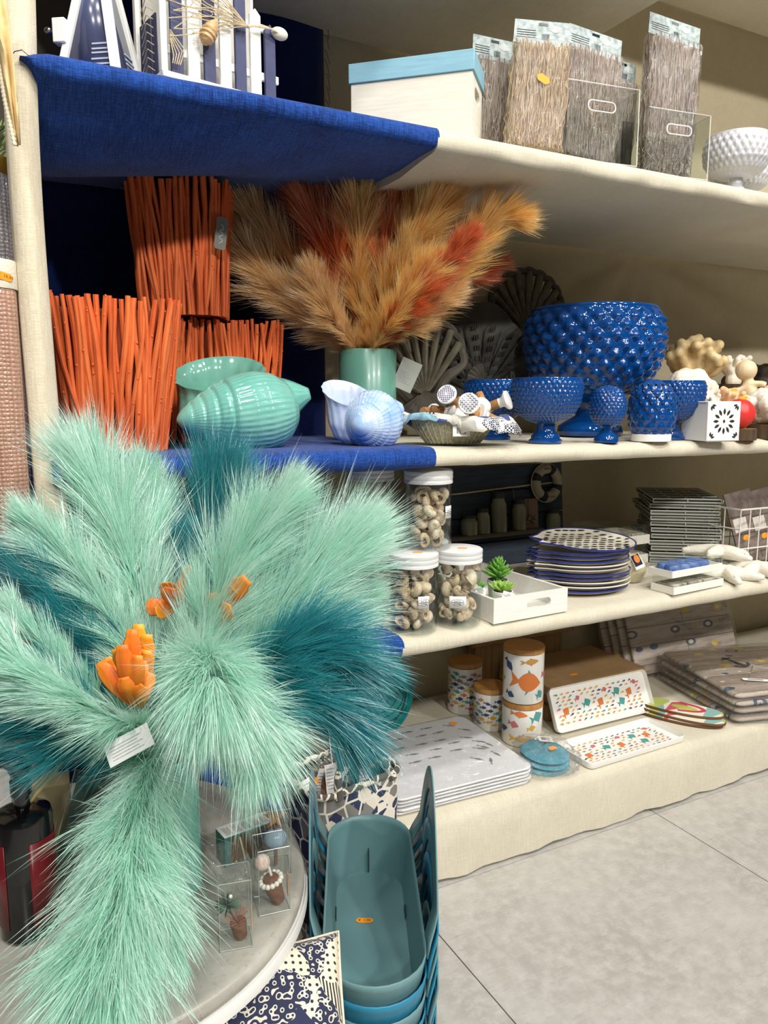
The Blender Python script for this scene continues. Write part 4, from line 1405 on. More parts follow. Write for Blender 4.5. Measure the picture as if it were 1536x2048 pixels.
jar('clear jar of snail shells with an oval logo label, beside the white tray', (1.101, 1.672, zl), 'labelled clear jar beside the white tray', 2, (face(905) - PI / 2 - .02, .044, .074), True)
jt = jar('clear jar of snail shells stacked on top of two other jars', (1.026, 1.705, zl + .2085), 'top stacked clear jar', 3, (face(880) - PI / 2 + 1.0, .026, .10), False)
jar('clear jar of snail shells standing behind the front jars, only its lid showing', (1.085, 1.815, zl), 'clear jar standing behind', 4, None, False, nsh=14)
jar('clear jar of snail shells behind, left of the stacked jar and under the blue cloth', (.925, 1.84, zl + .2085), 'back left upper clear jar', 5, None, False, nsh=18)
jar('clear jar of snail shells hidden behind, supporting the back left upper jar', (.938, 1.835, zl), 'back left lower clear jar', 6, None, False, nsh=6)

# white tray box with succulents
tr = thing('tray_box', 'white painted tray box with a slot handle holding small succulents', 'tray', (1.180, 1.618, zl), math.radians(2.0))
Wt, Dt, Ht = .262, .43, .068
hr = [(Wt * .60 + x, Ht * .56 + y) for x, y in rrect(.086, .026, .0125, 6)]
wtm = mat('white_painted_wood', 'eceae4', .5, var='e4e1da', vscale=8, stretch=(1, 12, 12))
slot_panel(MB(), 0, Wt, 0, Ht, hr, 0, .009).build('front_panel', wtm, tr, angle=30)
MB().box(0, .009, .009, Dt, 0, Ht).build('side_panel', wtm, tr, bevel=.001)
MB().box(Wt - .009, Wt, .009, Dt, 0, Ht).build('side_panel', wtm, tr, bevel=.001)
MB().box(.009, Wt - .009, Dt - .009, Dt, 0, Ht).build('back_panel', wtm, tr, bevel=.001)
MB().box(.009, Wt - .009, .009, Dt - .009, 0.001, .008).build('bottom', wtm, tr, smooth=False)
potw = mat('pale_mint_pot', 'c3d6d0', .4)
pot_w = mat('white_pot', 'eeeeea', .4)
leaf = mat('succulent_green', '3f8a3a', .5, var='8cbf4f', vscale=30)
leaf2 = mat('succulent_bright', '5c9c3c', .5, var='b8d860', vscale=40)
soil = mat('soil', '2a2018', .95)
def succulent(label, loc, r, h, lm, pm, nl, ll, up, seed, tag_=True, stem=0.0):
    rr = random.Random(seed)
    t = thing('potted_succulent', label, 'plant', loc)
    MB().lathe([(0, 0), (r * .78, 0), (r * .82, .002), (r * .97, h * .80), (r * 1.0, h * .82), (r * 1.03, h * .84), (r * 1.03, h), (r * .92, h), (r * .9, h * .88), (0, h * .88)], 32).build('pot', pm, t)
    MB().lathe([(0, h * .90), (r * .9, h * .89)], 16).build('soil', soil, t)
    base = Vector((0, 0, h * .9))
    if stem:
        MB().tube([base, base + Vector((0, 0, stem))], r * .22, 8).build('stem', lm, t)
    src = None
    for k in range(nl):
        f = k / nl
        a = k * 2.399
        el = math.radians(up[0] + (up[1] - up[0]) * f)
        L_ = ll * (1 - .35 * f) * rr.uniform(.9, 1.1)
        z = h * .9 + stem * (.25 + .75 * f)
        if src is None:
            P = []
            for q in range(7):
                g = q / 6
                w = .17 * math.sin(PI * (g * .82 + .10)) ** .8
                if q == 6: w = .004
                cz_ = .10 * g * g
                P.append([(g, -w, cz_ + .05 * w), (g, 0, cz_ - .22 * w - .02), (g, w, cz_ + .05 * w)])
            o = MB().grid(P).build('leaf', lm, t, solid=.06)
            src = o
        else:
            o = src.copy()
            COL.objects.link(o)
        o.location = (0, 0, z)
        o.rotation_euler = (0, -el, a)
        o.scale = (L_, L_, L_)
    if tag_:
        c_ = MB().box(-.016, .016, -.0004, .0004, -.010, .012).build('price_tag', MAT['paper'], t, smooth=False, label='white paper tag')
        c_.location = (-.004, -r * 1.1, h * .86)
        c_.rotation_euler = (math.radians(-35), .25, face(1030))
        pr = MB()
        for q in range(4): pr.box(-.010, .008 - .003 * (q % 2), -.0007, -.0003, -.006 + q * .0035, -.0045 + q * .0035)
        pr.build('print', MAT['print_black'], c_, smooth=False, kind='stuff')
    return t
zi = zl + .009
s1 = on_z(1042, 1172, zi + .062)
succulent('bright green agave succulent in a white pot at the front of the white tray', (1.262, 1.690, zi), .028, .058, leaf2, pot_w, 26, .047, (25, 78), 1)
succulent('tall dark green succulent in a pale green pot, middle of the white tray', (1.300, 1.765, zi), .030, .070, leaf, mat('celadon_pot', 'b4c8ae', .4), 40, .048, (15, 70), 2, False, .045)
succulent('low green rosette succulent in a mint pot, left inside the white tray', (1.225, 1.765, zi), .026, .060, leaf, potw, 34, .034, (5, 75), 3)

# stack of fish-shaped plates
def fish_outline(n=64):
    out = []
    for k in range(n):
        a = 2 * PI * k / n
        x, y = .150 * math.cos(a), .118 * math.sin(a)
        d = abs(a - PI)
        if d < .55:
            w = 1 - d / .55
            x -= .034 * math.sin(PI * min(1, w * 1.0)) ** 1.2 * (1 if d > .12 else .75)
            if .22 < d < .55: y *= 1.0 - .25 * math.sin(PI * (d - .22) / .33)
            y *= 1 + .35 * max(0, w - .4)
        out.append((x, y))
    return out
FO = fish_outline()
plate_w = mat('cream_stoneware', 'e9e3d2', .15, coat=.5)
plate_b = mat('cobalt_rim', '27368c', .12, coat=.5)
ink = mat('black_brush_spots', '17171f', .2, coat=.4)
def plate_mesh():
    mb = MB()
    prof = [(.0, .0055, 0), (.66, .005, 0), (.78, .007, 0), (.93, .0145, 0), (.985, .0175, 0), (1.0, .0185, 1), (1.0, .0165, 1), (.965, .0125, 1), (.90, .0095, 0), (.72, .002, 0), (.64, 0, 0), (.0, 0.0, 0)]
    for i in range(len(prof) - 1):
        mb.mi = 1 if (prof[i][2] and prof[i + 1][2]) or i == 4 else 0
        mb.grid([[(x * prof[q][0], y * prof[q][0], prof[q][1]) for x, y in FO] for q in (i, i + 1)], False, True)
    return mb
pc = (1.658, 1.805)
first = None
plabels = ['fish-shaped cream plate with black brush spots, topmost of the stack'] + ['cream cobalt-rimmed plate in the fish plate stack, %s below the spotted top plate' % w for w in ('first', 'second', 'third', 'fourth', 'fifth', 'sixth', 'seventh', 'eighth', 'ninth', 'tenth')]
NPL = 11
for k in range(NPL):
    top = k == NPL - 1
    z = zl + .0132 * k
    t = thing('fish_plate', plabels[NPL - 1 - k], 'plate', (pc[0] + random.uniform(-.006, .006), pc[1] + random.uniform(-.006, .006), z), math.radians(-14) + random.uniform(-.035, .035), 'stacked fish plates')
    if first is None:
        o = plate_mesh().build('dish', [plate_w, plate_b], t, angle=60)
        first = o.data
        tk = MB()
        for q in range(2):
            tk.tube([(x, y, .0186 if q == 0 else .0178) for x, y in FO], .0017, 6, closed=True)
        ro = tk.build('rim', plate_b, t, label='cobalt blue rim')
        rim_me = ro.data
        tkw = tk.build('rim', plate_w, t)
        rim_w = tkw.data
        bpy.data.objects.remove(tkw)
    else:
        o = bpy.data.objects.new('dish', first)
        COL.objects.link(o)
        o.parent = t
        wr = k in (1, 2, 5, 6)
        ro = bpy.data.objects.new('rim', rim_w if wr else rim_me)
        COL.objects.link(ro)
        ro.parent = t
    if top:
        t.rotation_euler = (math.radians(7), math.radians(2.5), math.radians(-10))
        t.location.z += .013
        t.scale = (1.06, 1.04, 1)
        sp = MB()
        r = random.Random(4)
        for j in range(-7, 8):
            for i in range(-8, 9):
                x, y = i * .028 + (j % 2) * .014 + r.uniform(-.002, .002), j * .0205 + r.uniform(-.002, .002)
                q = (x / .145) ** 2 + (y / .113) ** 2
                if q > .95: continue
                rr_ = math.sqrt(q)
                zz = float(np.interp(rr_, [0, .66, .78, .93, 1], [.0055, .005, .007, .0145, .019])) + .0008
                w_, h_ = r.choice(((.0115, .0048), (.0125, .0054), (.0085, .0040))), 0
                sp.ball((x, y, zz), (w_[0], w_[1], .0007), 9, 4)
        sp.build('brush_spots', ink, t, kind='stuff')

# shrink-wrapped cream ball with a navy tag
bl = thing('wrapped_ball', 'cream ball candle wrapped in clear film with a navy and orange tag', 'candle', (1.872, 1.815, zl))
MB().lathe([(0, 0), (.030, 0), (.044, .012), (.055, .035), (.058, .056), (.054, .078), (.042, .095), (.024, .104), (0, .106)], 32).build('ball', mat('cream_candle', 'e6dcba', .5, var='d8cda6', vscale=30, sss=.2), bl)
rows = []
for i in range(15):
    f = i / 14
    z = .002 + .165 * f
    r = float(np.interp(z, [0, .012, .035, .056, .080, .100, .112, .13, .167], [.036, .050, .060, .062, .056, .036, .014, .018, .034]))
    rows.append([((r + .0025 * math.sin(7 * a + 3 * f) + .008 * max(0, f - .65) * math.sin(5 * a)) * math.cos(a) - .05 * max(0, f - .6), (r + .002 * math.sin(9 * a)) * math.sin(a), z) for a in (2 * PI * j / 36 for j in range(36))])
MB().grid(rows, False, True).build('film_wrap', MAT['film'], bl)
cd_ = MB().box(-.017, .017, -.0006, .0006, -.034, .026).build('tag', MAT['paper'], bl, smooth=False, label='white bordered navy tag')
cd_.location = (-.028, -.060, .095)
cd_.rotation_euler = (math.radians(-28), math.radians(-30), face(1290))
MB().box(-.0145, .0145, -.0012, -.0006, -.022, .024).build('tag_field', mat('dark_navy_print', '16213a', .6), cd_, smooth=False)
MB().prism([(.010 * math.cos(a), .017 * math.sin(a)) for a in (2 * PI * q / 14 for q in range(14))], 0, .0006, RT((.002, -.0012, .006), (PI / 2, .0, 0))).build('flame_print', mat('orange_print', 'f08a3c', .6), cd_, smooth=False)

# clear-lidded white boxes
def lidded(label, loc, rz, w, d, h, content=None, group=None):
    t = thing('gift_box', label, 'box', loc, rz)
    mb = MB()
    hb = h * .46
    mb.box(0, w, 0, .004, 0, hb).box(0, w, d - .004, d, 0, hb).box(0, .004, .004, d - .004, 0, hb).box(w - .004, w, .004, d - .004, 0, hb).box(.004, w - .004, .004, d - .004, 0, .003)
    mb.build('base', mat('white_board', 'efece2', .55) if 'white_board' not in bpy.data.materials else bpy.data.materials['white_board'], t, bevel=.0008)
    MB().box(.003, w - .003, .003, d - .003, hb * .8, h - .001).build('lid', MAT['acryl'], t, smooth=False, label='clear plastic lid')
    if content:
        mb = MB()
        r = random.Random(content)
        if content == 'blue':
            for i in range(4):
                for j in range(2):
                    mb.lathe([(0, .004), (.023, .004), (.025, .008), (.025, h * .62), (.021, h * .74), (0, h * .76)], 14, RT((.040 + i * (w - .08) / 3.6, .032 + j * (d - .064), 0), (0, 0, r.random())), fn=lambda rr, z, a, k: rr * (1 + .05 * math.sin(9 * a)))
            mb.build('blue_candles', mat('blue_wax', '3f5c9c', .5, var='6f8cc4', vscale=60, bump=.4, bscale=80), t, kind='stuff')
        else:
            for i in range(3):
                mb.box(.012 + i * (w - .02) / 3, .004 + (i + 1) * (w - .02) / 3, .012, d - .012, .004, h * .55)
            mb.build('contents', mat('pale_contents', 'cfc8b6', .6, var='8a8676', vscale=40), t, bevel=.003)
    return t
bl.scale = (.86,) * 3
gz = math.radians(4)
lidded('white box with a clear lid, lowest of the pair beside the cream ball', (1.852, 1.612, zl), gz, .245, .088, .050, 'pale')
lidded('clear-lidded white box with blue candles inside, on top of the pair', (1.848, 1.617, zl + .052), gz, .245, .092, .046, 'blue')
lidded('white box with a clear lid at the back, lower of the two behind the ball', (1.93, 1.99, zl), math.radians(3), .225, .16, .072, 'pale')
lidded('white box with a clear lid at the back, upper of the two behind the ball', (1.92, 1.985, zl + .074), math.radians(2), .228, .17, .072, 'pale')

# white resin starfish
starm = mat('white_resin', 'ece8dc', .7, var='ddd7c8', vscale=40, bump=.6, bscale=220)
def starfish(label, loc, R, rot, hump=.030):
    t = thing('starfish', label, 'decoration', loc, rot=rot)
    mb = MB()
    for q in range(5):
        a = 2 * PI * q / 5
        mb.tube(bez([(0, 0, hump * .62), (R * .35 * math.cos(a), R * .35 * math.sin(a), hump * .56), (R * .75 * math.cos(a + .05), R * .75 * math.sin(a + .05), hump * .42), (R * math.cos(a + .1), R * math.sin(a + .1), hump * .34)], 9), [hump * .62 * k_ for k_ in (1.15, 1.15, 1.12, 1.05, .95, .82, .68, .55, .38)], 10)
    mb.ball((0, 0, hump * .6), (R * .30, R * .30, hump * .58), 14, 8)
    o = mb.build('body', starm, t, weld=False)
    md = o.modifiers.new('fuse', 'REMESH'); md.mode = 'VOXEL'; md.voxel_size = .0042; md.use_smooth_shade = True
    st = MB()
    for q in range(5):
        a = 2 * PI * q / 5
        for k in range(9):
            st.ball((R * (.12 + .09 * k) * math.cos(a), R * (.12 + .09 * k) * math.sin(a), hump * (1.17 - .45 * k / 9) ), .0035, 6, 4)
    st.build('bead_ridge', starm, t, kind='stuff')
    return t
starfish('white resin starfish lying flat on the shelf edge beside the gift boxes', (2.195, 1.695, zl), .115, (0, 0, .3), .034)
starfish('white resin starfish lying on top of the other two starfish', (2.225, 1.755, zl + .058), .120, (math.radians(3), math.radians(4), .95), .034)
starfish('white resin starfish at the photo edge in front of the wire basket', (2.345, 1.69, zl), .105, (0, 0, .7), .034)

# dark picture board with jars, rope and life ring
bd = thing('picture_board', 'dark blue plank picture board with jars on a ledge and a life ring', 'picture', (1.28, 2.20, zl), rot=(math.radians(-5), 0, math.radians(1)))
pk1 = mat('dark_blue_plank', '333f4e', .8, var='28313c', vscale=9, stretch=(1, 1, 9), bump=.15, bscale=40)
Wd = .655
for k in range(4):
    MB().box(0, Wd, 0, .016, .002 + k * .091, .0885 + k * .091).build('plank', pk1, bd, bevel=.0015)
MB().box(.02, Wd - .02, .016, .022, .02, .35).build('backing', pl_dark, bd, smooth=False)
MB().box(0, .52, -.055, 0, .112, .126).build('ledge', mat('grey_brown_board', '5d544a', .8), bd, bevel=.002)
ropem = rope
MB().tube(bez([(0, -.004, .268), (.2, -.004, .272), (.42, -.004, .282), (Wd, -.004, .290)], 20), .0028, 6).build('rope', ropem, bd)
sand = mat('sand_fill', '8d7761', .9)
jgl = mat('old_jar_glass', '7f7c66', .25, coat=.4)
jlid = mat('dark_jar_lid', '2b2b2c', .5)
for x, w, h in ((.205, .030, .060), (.265, .025, .078), (.335, .028, .125), (.425, .025, .098), (.585, .026, .08)):
    z0 = .127 if x < .5 else .10
    jj = MB().lathe([(0, z0 - .127 + .127), (w, z0), (w * 1.02, z0 + h * .1), (w * 1.02, z0 + h * .78), (w * .8, z0 + h * .90), (w * .8, z0 + h)], 24, Matrix.Translation((x, -.026, 0))).build('jar', jgl, bd, label='small glass jar')
    MB().lathe([(0, z0 + h * 1.12), (w * .86, z0 + h * 1.12), (w * .88, z0 + h * .96), (0, z0 + h * .96)], 20, Matrix.Translation((x, -.026, 0))).build('jar_lid', jlid, jj)
for x in (.335, .425):
    MB().tube([(x - .006, -.004, .276), (x - .006, -.008, .235)], .002, 5).box(x - .012, x + .004, -.010, -.005, .205, .225).build('hanging_charm', mat('grey_charm', '6d6d6a', .7) if 'grey_charm' not in bpy.data.materials else bpy.data.materials['grey_charm'], bd)
MB().box(.455, .525, -.012, -.002, .127, .235).build('sail_card', mat('pinkish_card', '8a6f62', .8), bd, smooth=False)
sl = MB()
for i in range(5): sl.ball((.468 + .010 * i, -.018, .150 + .012 * (i % 3)), (.009, .006, .007), 8, 6)
sl.tube([(.478, -.018, .15), (.478, -.018, .235)], .0022, 5)
sl.build('shell_boat', pl_pale, bd, kind='stuff')
rg = MB()
ringm = [mat('life_ring_white', 'a59a88', .7), mat('life_ring_navy', '17171c', .7)]
for q in range(8):
    a0 = math.radians(45 * q + 22 + 0)
    wide = q % 2 == 0
    aa = [a0 + (math.radians(22.5) + (math.radians(11) if wide else -math.radians(11))) * s_ for s_ in (-1, -.6, -.2, .2, .6, 1)]
    rg.mi = 0 if wide else 1
    rg.tube([(.052 * math.cos(a) , 0, .052 * math.sin(a)) for a in aa], .0185 if wide else .0195, 10, M=RT((.565, -.018, .290), (0, 0, 0)))
rg.build('life_ring', ringm, bd, label='white and navy life ring')
for s_, zz in (('WELCOME', .052), ('ABOARD', -.052)):
    text(bd, s_, .0115, (.565, -.0385, .290 + zz), (PI / 2, 0, 0), MAT['print_black'], 'ring_lettering')
MB().tube([(.565 + .072 * math.cos(a), -.018, .290 + .072 * math.sin(a)) for a in (2 * PI * q / 32 for q in range(32))], .002, 5, closed=True).build('ring_rope', ropem, bd)

# stacked wire-grid trays
wire_m = mat('grey_wire', 'b9bbb3', .45)
slate = mat('black_slate_card', '1c2026', .5)
trm = mat('tray_plastic_grey', '6d7068', .45)
c0 = Vector((2.35, 1.855))
first_t = None
NT = 11
names_ = ['first', 'second', 'third', 'fourth', 'fifth', 'sixth', 'seventh', 'eighth', 'ninth', 'tenth', 'eleventh']
WG, DG = .36, .24
for k in range(NT):
    lab_ = 'black card with grey wire grid, topmost of the wire grid stack' if k == NT - 1 else '%s grey wire grid frame from the bottom of the tall stack at the back' % names_[k]
    loc = (c0.x + random.uniform(-.006, .006), c0.y + random.uniform(-.005, .005), zl + .0222 * k)
    rz = math.radians(52) + random.uniform(-.05, .05)
    t = thing('wire_grid', lab_, 'grid', loc, rz, 'stacked wire grids')
    if first_t is None:
        fr = MB()
        for z in (.004, .016):
            fr.tube([(0, 0, z), (WG, 0, z), (WG, DG, z), (0, DG, z)], .0030, 6, closed=True)
        for x, y in ((0, 0), (WG, 0), (WG, DG), (0, DG), (WG / 2, 0), (0, DG / 2), (WG / 2, DG), (WG, DG / 2)):
            fr.tube([(x, y, .003), (x, y, .018)], .0026, 5)
        fo = fr.build('frame', wire_m, t)
        mb = MB()
        for i in range(1, 5): mb.tube([(WG * i / 5, 0, .017), (WG * i / 5, DG, .017)], .0018, 5)
        for i in range(1, 4): mb.tube([(0, DG * i / 4, .018), (WG, DG * i / 4, .018)], .0018, 5)
        go = mb.build('grid_wires', wire_m, t)
        co = MB().box(.004, WG - .004, .004, DG - .004, .005, .013).build('backing_card', trm, t, smooth=False)
        first_t = (fo.data, go.data, co.data)
    else:
        for nm, me in zip(('frame', 'grid_wires', 'backing_card'), first_t):
            o = bpy.data.objects.new(nm, me)
            COL.objects.link(o)
            o.parent = t
            if nm == 'backing_card' and k >= NT - 1:
                o.data = me.copy()
                o.data.materials[0] = slate
    if k == NT - 1:
        sticker(t, (.20, .09, .0195), (0, 0, .2), .04, .022)

# white wire basket with packets
wb_ = thing('wire_basket', 'white wire basket full of brown card packets at the photo edge', 'basket', (2.325, 1.755, zl), math.radians(-2))
mb = MB()
whw_ = mat('white_wire', 'dedcd6', .4)
w, d, h0, h1 = .34, .20, 0.0, .215
for z in (.006, .075, .145, .215):
    mb.tube([(0, 0, z), (w, 0, z), (w, d, z), (0, d, z)], .0026 if z < .2 else .0034, 6, closed=True)
for i in range(8):
    x = w * i / 7
    mb.tube([(x, 0, .215), (x, 0, .006), (x, d, .006), (x, d, .215)], .0022, 5)
for y in (d / 3, 2 * d / 3):
    mb.tube([(0, y, .215), (0, y, .006), (w, y, .006), (w, y, .215)], .0022, 5)
mb.build('wires', whw_, wb_)
pkm = mat('brown_pack', '8a7c74', .6, var='5f5048', vscale=25)
for k in range(5):
    t = thing('card_packet', ['brown card packet leaning at the left inside the white wire basket', 'brown card packet second from the left in the white wire basket', 'brown card packet in the middle of the white wire basket', 'brown card packet behind the middle packet in the white wire basket', 'brown card packet at the right end of the white wire basket'][k], 'packet', (2.385 + k * .050, 1.79 + .02 * (k % 2), zl + .012), rot=(math.radians(-8), math.radians(-14), math.radians(-20)))
    MB().box(0, .085, -.004, .004, 0, .255).build('card', pkm, t, bevel=.001)
    sticker(t, (.045, -.0046, .085), (PI / 2, 0, 0), .026, .020)
    MB().box(.01, .06, -.0046, -.004, .11, .16).build('print', mat('white_print', 'cfc8c0', .6), t, smooth=False)

# ================================================================== PLINTH
zb = ZB + .002
# fish print helper ------------------------------------------------
def fish_pts(l, h, tail=.28):
    """flat fish: body plus tail, head towards +x"""
    body = [(-.22 + .72 * f, .5 * math.sin(PI * f ** .8) ** .9) for f in (0.02, .12, .25, .4, .55, .7, .85, .95, 1.0)]
    up = [(x * l, y * h) for x, y in body]
    dn = [(x * l, -y * h * .9) for x, y in reversed(body[:-1])]
    return up + dn, [(-.18 * l, .06 * h), (-.18 * l, -.06 * h), (-.5 * l, -.42 * h), (-.40 * l, 0), (-.5 * l, .42 * h)]
fcol = {'o': mat('print_orange', 'd97a3a', .4), 't': mat('print_teal', '4d9a96', .4), 'n': mat('print_navy', '3f4a78', .4), 'y': mat('print_ochre', 'd2a53e', .4), 'p': mat('print_rose', 'c56a72', .4), 'g': mat('print_grey', '8c8a94', .4), 'b': mat('print_gold_brown', 'c8934e', .4)}
FK = list(fcol)
def fish_print(items, wrap, name='fish_print', par=None, dz=.0005):
    """items: (u, v, length, height, angle, colour[, flip]) laid flat, wrap(u, v, dz) puts a point on the surface"""
    mb = MB()
    for u, v, l, h, ang, c_ in items:
        mb.mi = FK.index(c_)
        ca, sa = math.cos(ang), math.sin(ang)
        def W(x, y): return wrap(u + x * ca - y * sa, v + x * sa + y * ca, dz)
        nx = 14 if l > .05 else 8
        rows = []
        for q in range(nx + 1):
            f = q / nx
            x = (-.24 + .74 * f) * l
            w_ = h * .5 * (math.sin(PI * f ** .8) ** .9 if 0 < f < 1 else .03)
            rows.append([W(x, -w_ * .9), W(x, 0), W(x, w_)])
        mb.grid(rows)
        rows = []
        for q in range(5):
            f = q / 4
            x = (-.20 - .30 * f) * l
            w_ = h * (.05 + .38 * f)
            rows.append([W(x, -w_), W(x + .09 * l * f, 0), W(x, w_)])
        mb.grid(rows)
        if l > .03:
            mb.mi = FK.index('t' if c_ == 'o' else 'n')
            for q in ([(.02 * l, .42 * h), (.12 * l, .46 * h), (.03 * l, .66 * h)], [(.05 * l, -.38 * h), (.16 * l, -.36 * h), (.02 * l, -.68 * h)]):
                mb.add([W(x, y) for x, y in q], [(0, 1, 2)])
    return mb.build(name, [fcol[k] for k in FK], par, smooth=False, kind='stuff')

# placemats: five white sheets in film
pm_c = (1.148, 1.868)
pmm = mat('white_placemat', 'e9eaee', .35)
first = None
ord_ = ['lowest', 'second from bottom', 'middle', 'second from top']
fishm = mat('silver_fish_print', '9aa0a2', .35, metal=.3)
for k in range(5):
    top = k == 4
    t = thing('placemat', 'white placemat with a shoal of grey fish, top of the wrapped pile' if top else '%s white placemat of the film-wrapped pile on the plinth' % ord_[k], 'placemat', (pm_c[0] + (random.uniform(-.004, .004) if not top else 0), pm_c[1] + random.uniform(-.004, .004), zb + .0105 * k), math.radians(-2.5) + random.uniform(-.012, .012))
    if first is None:
        out = rrect(.455, .405, .03)
        a_ = MB().prism(out, .001, .0075).build('sheet', pmm, t, bevel=.002)
        b_ = MB().prism(rrect(.464, .414, .03), .0, .0098).build('film', MAT['film'], t, bevel=.003)
        first = (a_.data, b_.data)
    else:
        for nm, me in zip(('sheet', 'film'), first):
            o = bpy.data.objects.new(nm, me)
            COL.objects.link(o)
            o.parent = t
            md = o.modifiers.new('soft_edge', 'BEVEL'); md.width = .002; md.segments = 2; md.limit_method = 'ANGLE'
    if top:
        mb = MB()
        r = random.Random(9)
        items = []
        for j in range(5):
            for i in range(5):
                items.append((-.16 + .075 * i + r.uniform(-.01, .01) + (j % 2) * .03, .17 - .048 * j + r.uniform(-.008, .008) - .02 * (i == 4), r.uniform(-.15, .1) - (.6 if i == 4 else 0)))
        items += [(.16, -.03, -1.0), (.185, -.02, -1.3), (.17, -.085, -1.4), (.13, -.12, 1.1), (.10, -.09, -.9)]
        for u, v, a in items:
            body, tail = fish_pts(.046, .011)
            for pl in (body, tail):
                mb.add([(u + x * math.cos(a) - y * math.sin(a), v + x * math.sin(a) + y * math.cos(a), .0079) for x, y in pl], [tuple(range(len(pl)))])
        mb.build('fish_print', fishm, t, smooth=False, kind='stuff')
        sticker(t, (.165, .155, .0102), (0, 0, -.7), .028, .018)

# teal round discs with engraved fish lines, leaning at the back
tealp = mat('teal_lacquer', '1f8a86', .35, var='1b7d7c', vscale=6)
line_m = mat('dark_teal_line', '0d3f45', .5)
dlab = ['teal round tray with engraved curved lines leaning at the back, front one', 'teal round tray leaning behind the engraved one, its rim showing', 'third teal round tray leaning against the back drape']
for k in range(3):
    t = thing('round_tray', dlab[k], 'tray', (1.062 + .012 * k, 2.13 + .042 * k, zb + .003), rot=(math.radians(-14), 0, face(790) * .7))
    M_ = RT((0, 0, .150), (PI / 2, 0, 0))
    MB().lathe([(0, 0), (.135, 0), (.142, .006), (.150, .012), (.150, .006), (.140, -.006), (0, -.006)], 64, M_).build('plate', tealp, t)
    if k == 0:
        mb = MB()
        for q in range(5):
            r = .035 + .022 * q
            mb.tube([(.02 + r * math.cos(a), -.0015, .145 + r * .8 * math.sin(a)) for a in (math.radians(-60 - 12 * q + (95 + 14 * q) * s_ / 16) for s_ in range(17))], .0016, 5)
        mb.tube([(.128 * math.cos(a), -.003, .150 + .128 * math.sin(a)) for a in (2 * PI * s_ / 48 for s_ in range(48))], .003, 5, closed=True)
        mb.build('engraved_line', line_m, t, kind='stuff')

# fish canisters with bamboo lids
bam = mat('bamboo', 'c08a4a', .5, var='a9743a', vscale=7, stretch=(2, 22, 2))
cer = mat('white_porcelain', 'f1efe9', .15, coat=.5)
def canister(label, loc, R, h, items, rz=0):
    t = thing('canister', label, 'canister', loc, rz)
    MB().lathe([(0, 0), (R * .95, 0), (R, .004), (R, h), (R * .94, h), (R * .94, .006), (0, .006)], 56).build('body', cer, t)
    MB().lathe([(0, h + .018), (R * .985, h + .018), (R * 1.01, h + .015), (R * 1.01, h + .003), (R * .97, h + .001), (0, h + .001)], 56).build('lid', bam, t, label='bamboo lid')
    def wrap(u, v, dz):
        a = u / R - PI / 2
        return ((R + dz + .0006) * math.cos(a), (R + dz + .0006) * math.sin(a), v)
    fish_print(items, wrap, par=t, dz=.0004)
    return t
R1 = .066
fc = face(1047)
big = [(.008, .075, .105, .066, -.12, 'o'), (.020, .142, .062, .020, .08, 'b'), (-.052, .128, .050, .022, -.9, 'n'), (-.045, .030, .036, .020, -.4, 'n'), (.058, .03, .03, .03, .4, 't'), (-.09, .07, .05, .02, .3, 'y'), (.09, .09, .05, .025, -.2, 'p')]
canister('tall white canister with a big orange fish and bamboo lid, on the shorter canister', (1.513, 1.905, zb + .145), R1, .162, big, fc)
low = [(.0, .030, .090, .026, .04, 'y'), (-.030, .076, .040, .022, -.25, 'p'), (.030, .066, .032, .018, .2, 'y'), (-.012, .112, .060, .020, -.1, 'o'), (.050, .100, .050, .034, .35, 't'), (-.075, .05, .05, .02, .3, 'n')]
canister('short white canister with a yellow fish, under the big orange fish canister', (1.513, 1.905, zb), R1, .124, low, fc)
def shoal(R, h, seed, n):
    r = random.Random(seed)
    return [(-1.4 * R + 2.8 * R * ((k * .618) % 1), .02 + (h - .035) * (k + .5) / n, r.uniform(.022, .034), r.uniform(.010, .015), r.uniform(-.3, .3), r.choice('nnotygbp')) for k in range(n)]
canister('tall shoal-patterned canister with a bamboo lid at the very back', (1.487, 2.205, zb), .062, .168, shoal(.062, .168, 3, 42), fc)
canister('shorter shoal-patterned canister with a bamboo lid between the other canisters', (1.485, 2.045, zb), .057, .128, shoal(.057, .128, 4, 30), fc)

# teal coasters in film
cs = (1.462, 1.725)
cm_ = mat('teal_straw', '3f92a4', .7, var='2f7f95', vscale=150, bump=.5, bscale=300)
for k in range(3):
    t = thing('coaster', ['teal woven oval coaster, lowest in the film pack', 'teal woven oval coaster, middle of the film pack', 'teal woven oval coaster with barcode label, top of the film pack'][k], 'coaster', (cs[0] + .004 * k, cs[1] + .006 * k, zb + .004 + .016 * k), rot=(math.radians(7), math.radians(5), math.radians(-25)))
    MB().lathe([(0, .008), (.040, .009), (.064, .006), (.068, .002), (.064, -.003), (0, -.002)], 40, sx=1.12, sy=1.0).build('disc', cm_, t)
    if k == 2:
        lb_ = MB().box(-.022, .022, -.015, .015, .0165, .0172).build('barcode_label', MAT['paper'], t, smooth=False)
        lb_.location = (.012, .048, 0)
        bc = MB()
        for q in range(12): bc.box(-.014 + q * .0023, -.014 + q * .0023 + random.choice((.0006, .0013)), -.008, .009, .0172, .0176)
        bc.build('print', MAT['print_black'], lb_, smooth=False, kind='stuff')
        sticker(t, (.022, -.002, .0175), (0, 0, .55), .030, .016)
rows = []
r = random.Random(2)
fp = thing('film_pack', 'crumpled clear film bag holding the teal coasters', 'bag', (cs[0], cs[1], zb), math.radians(-16))
ns = [r.uniform(-1, 1) for _ in range(500)]
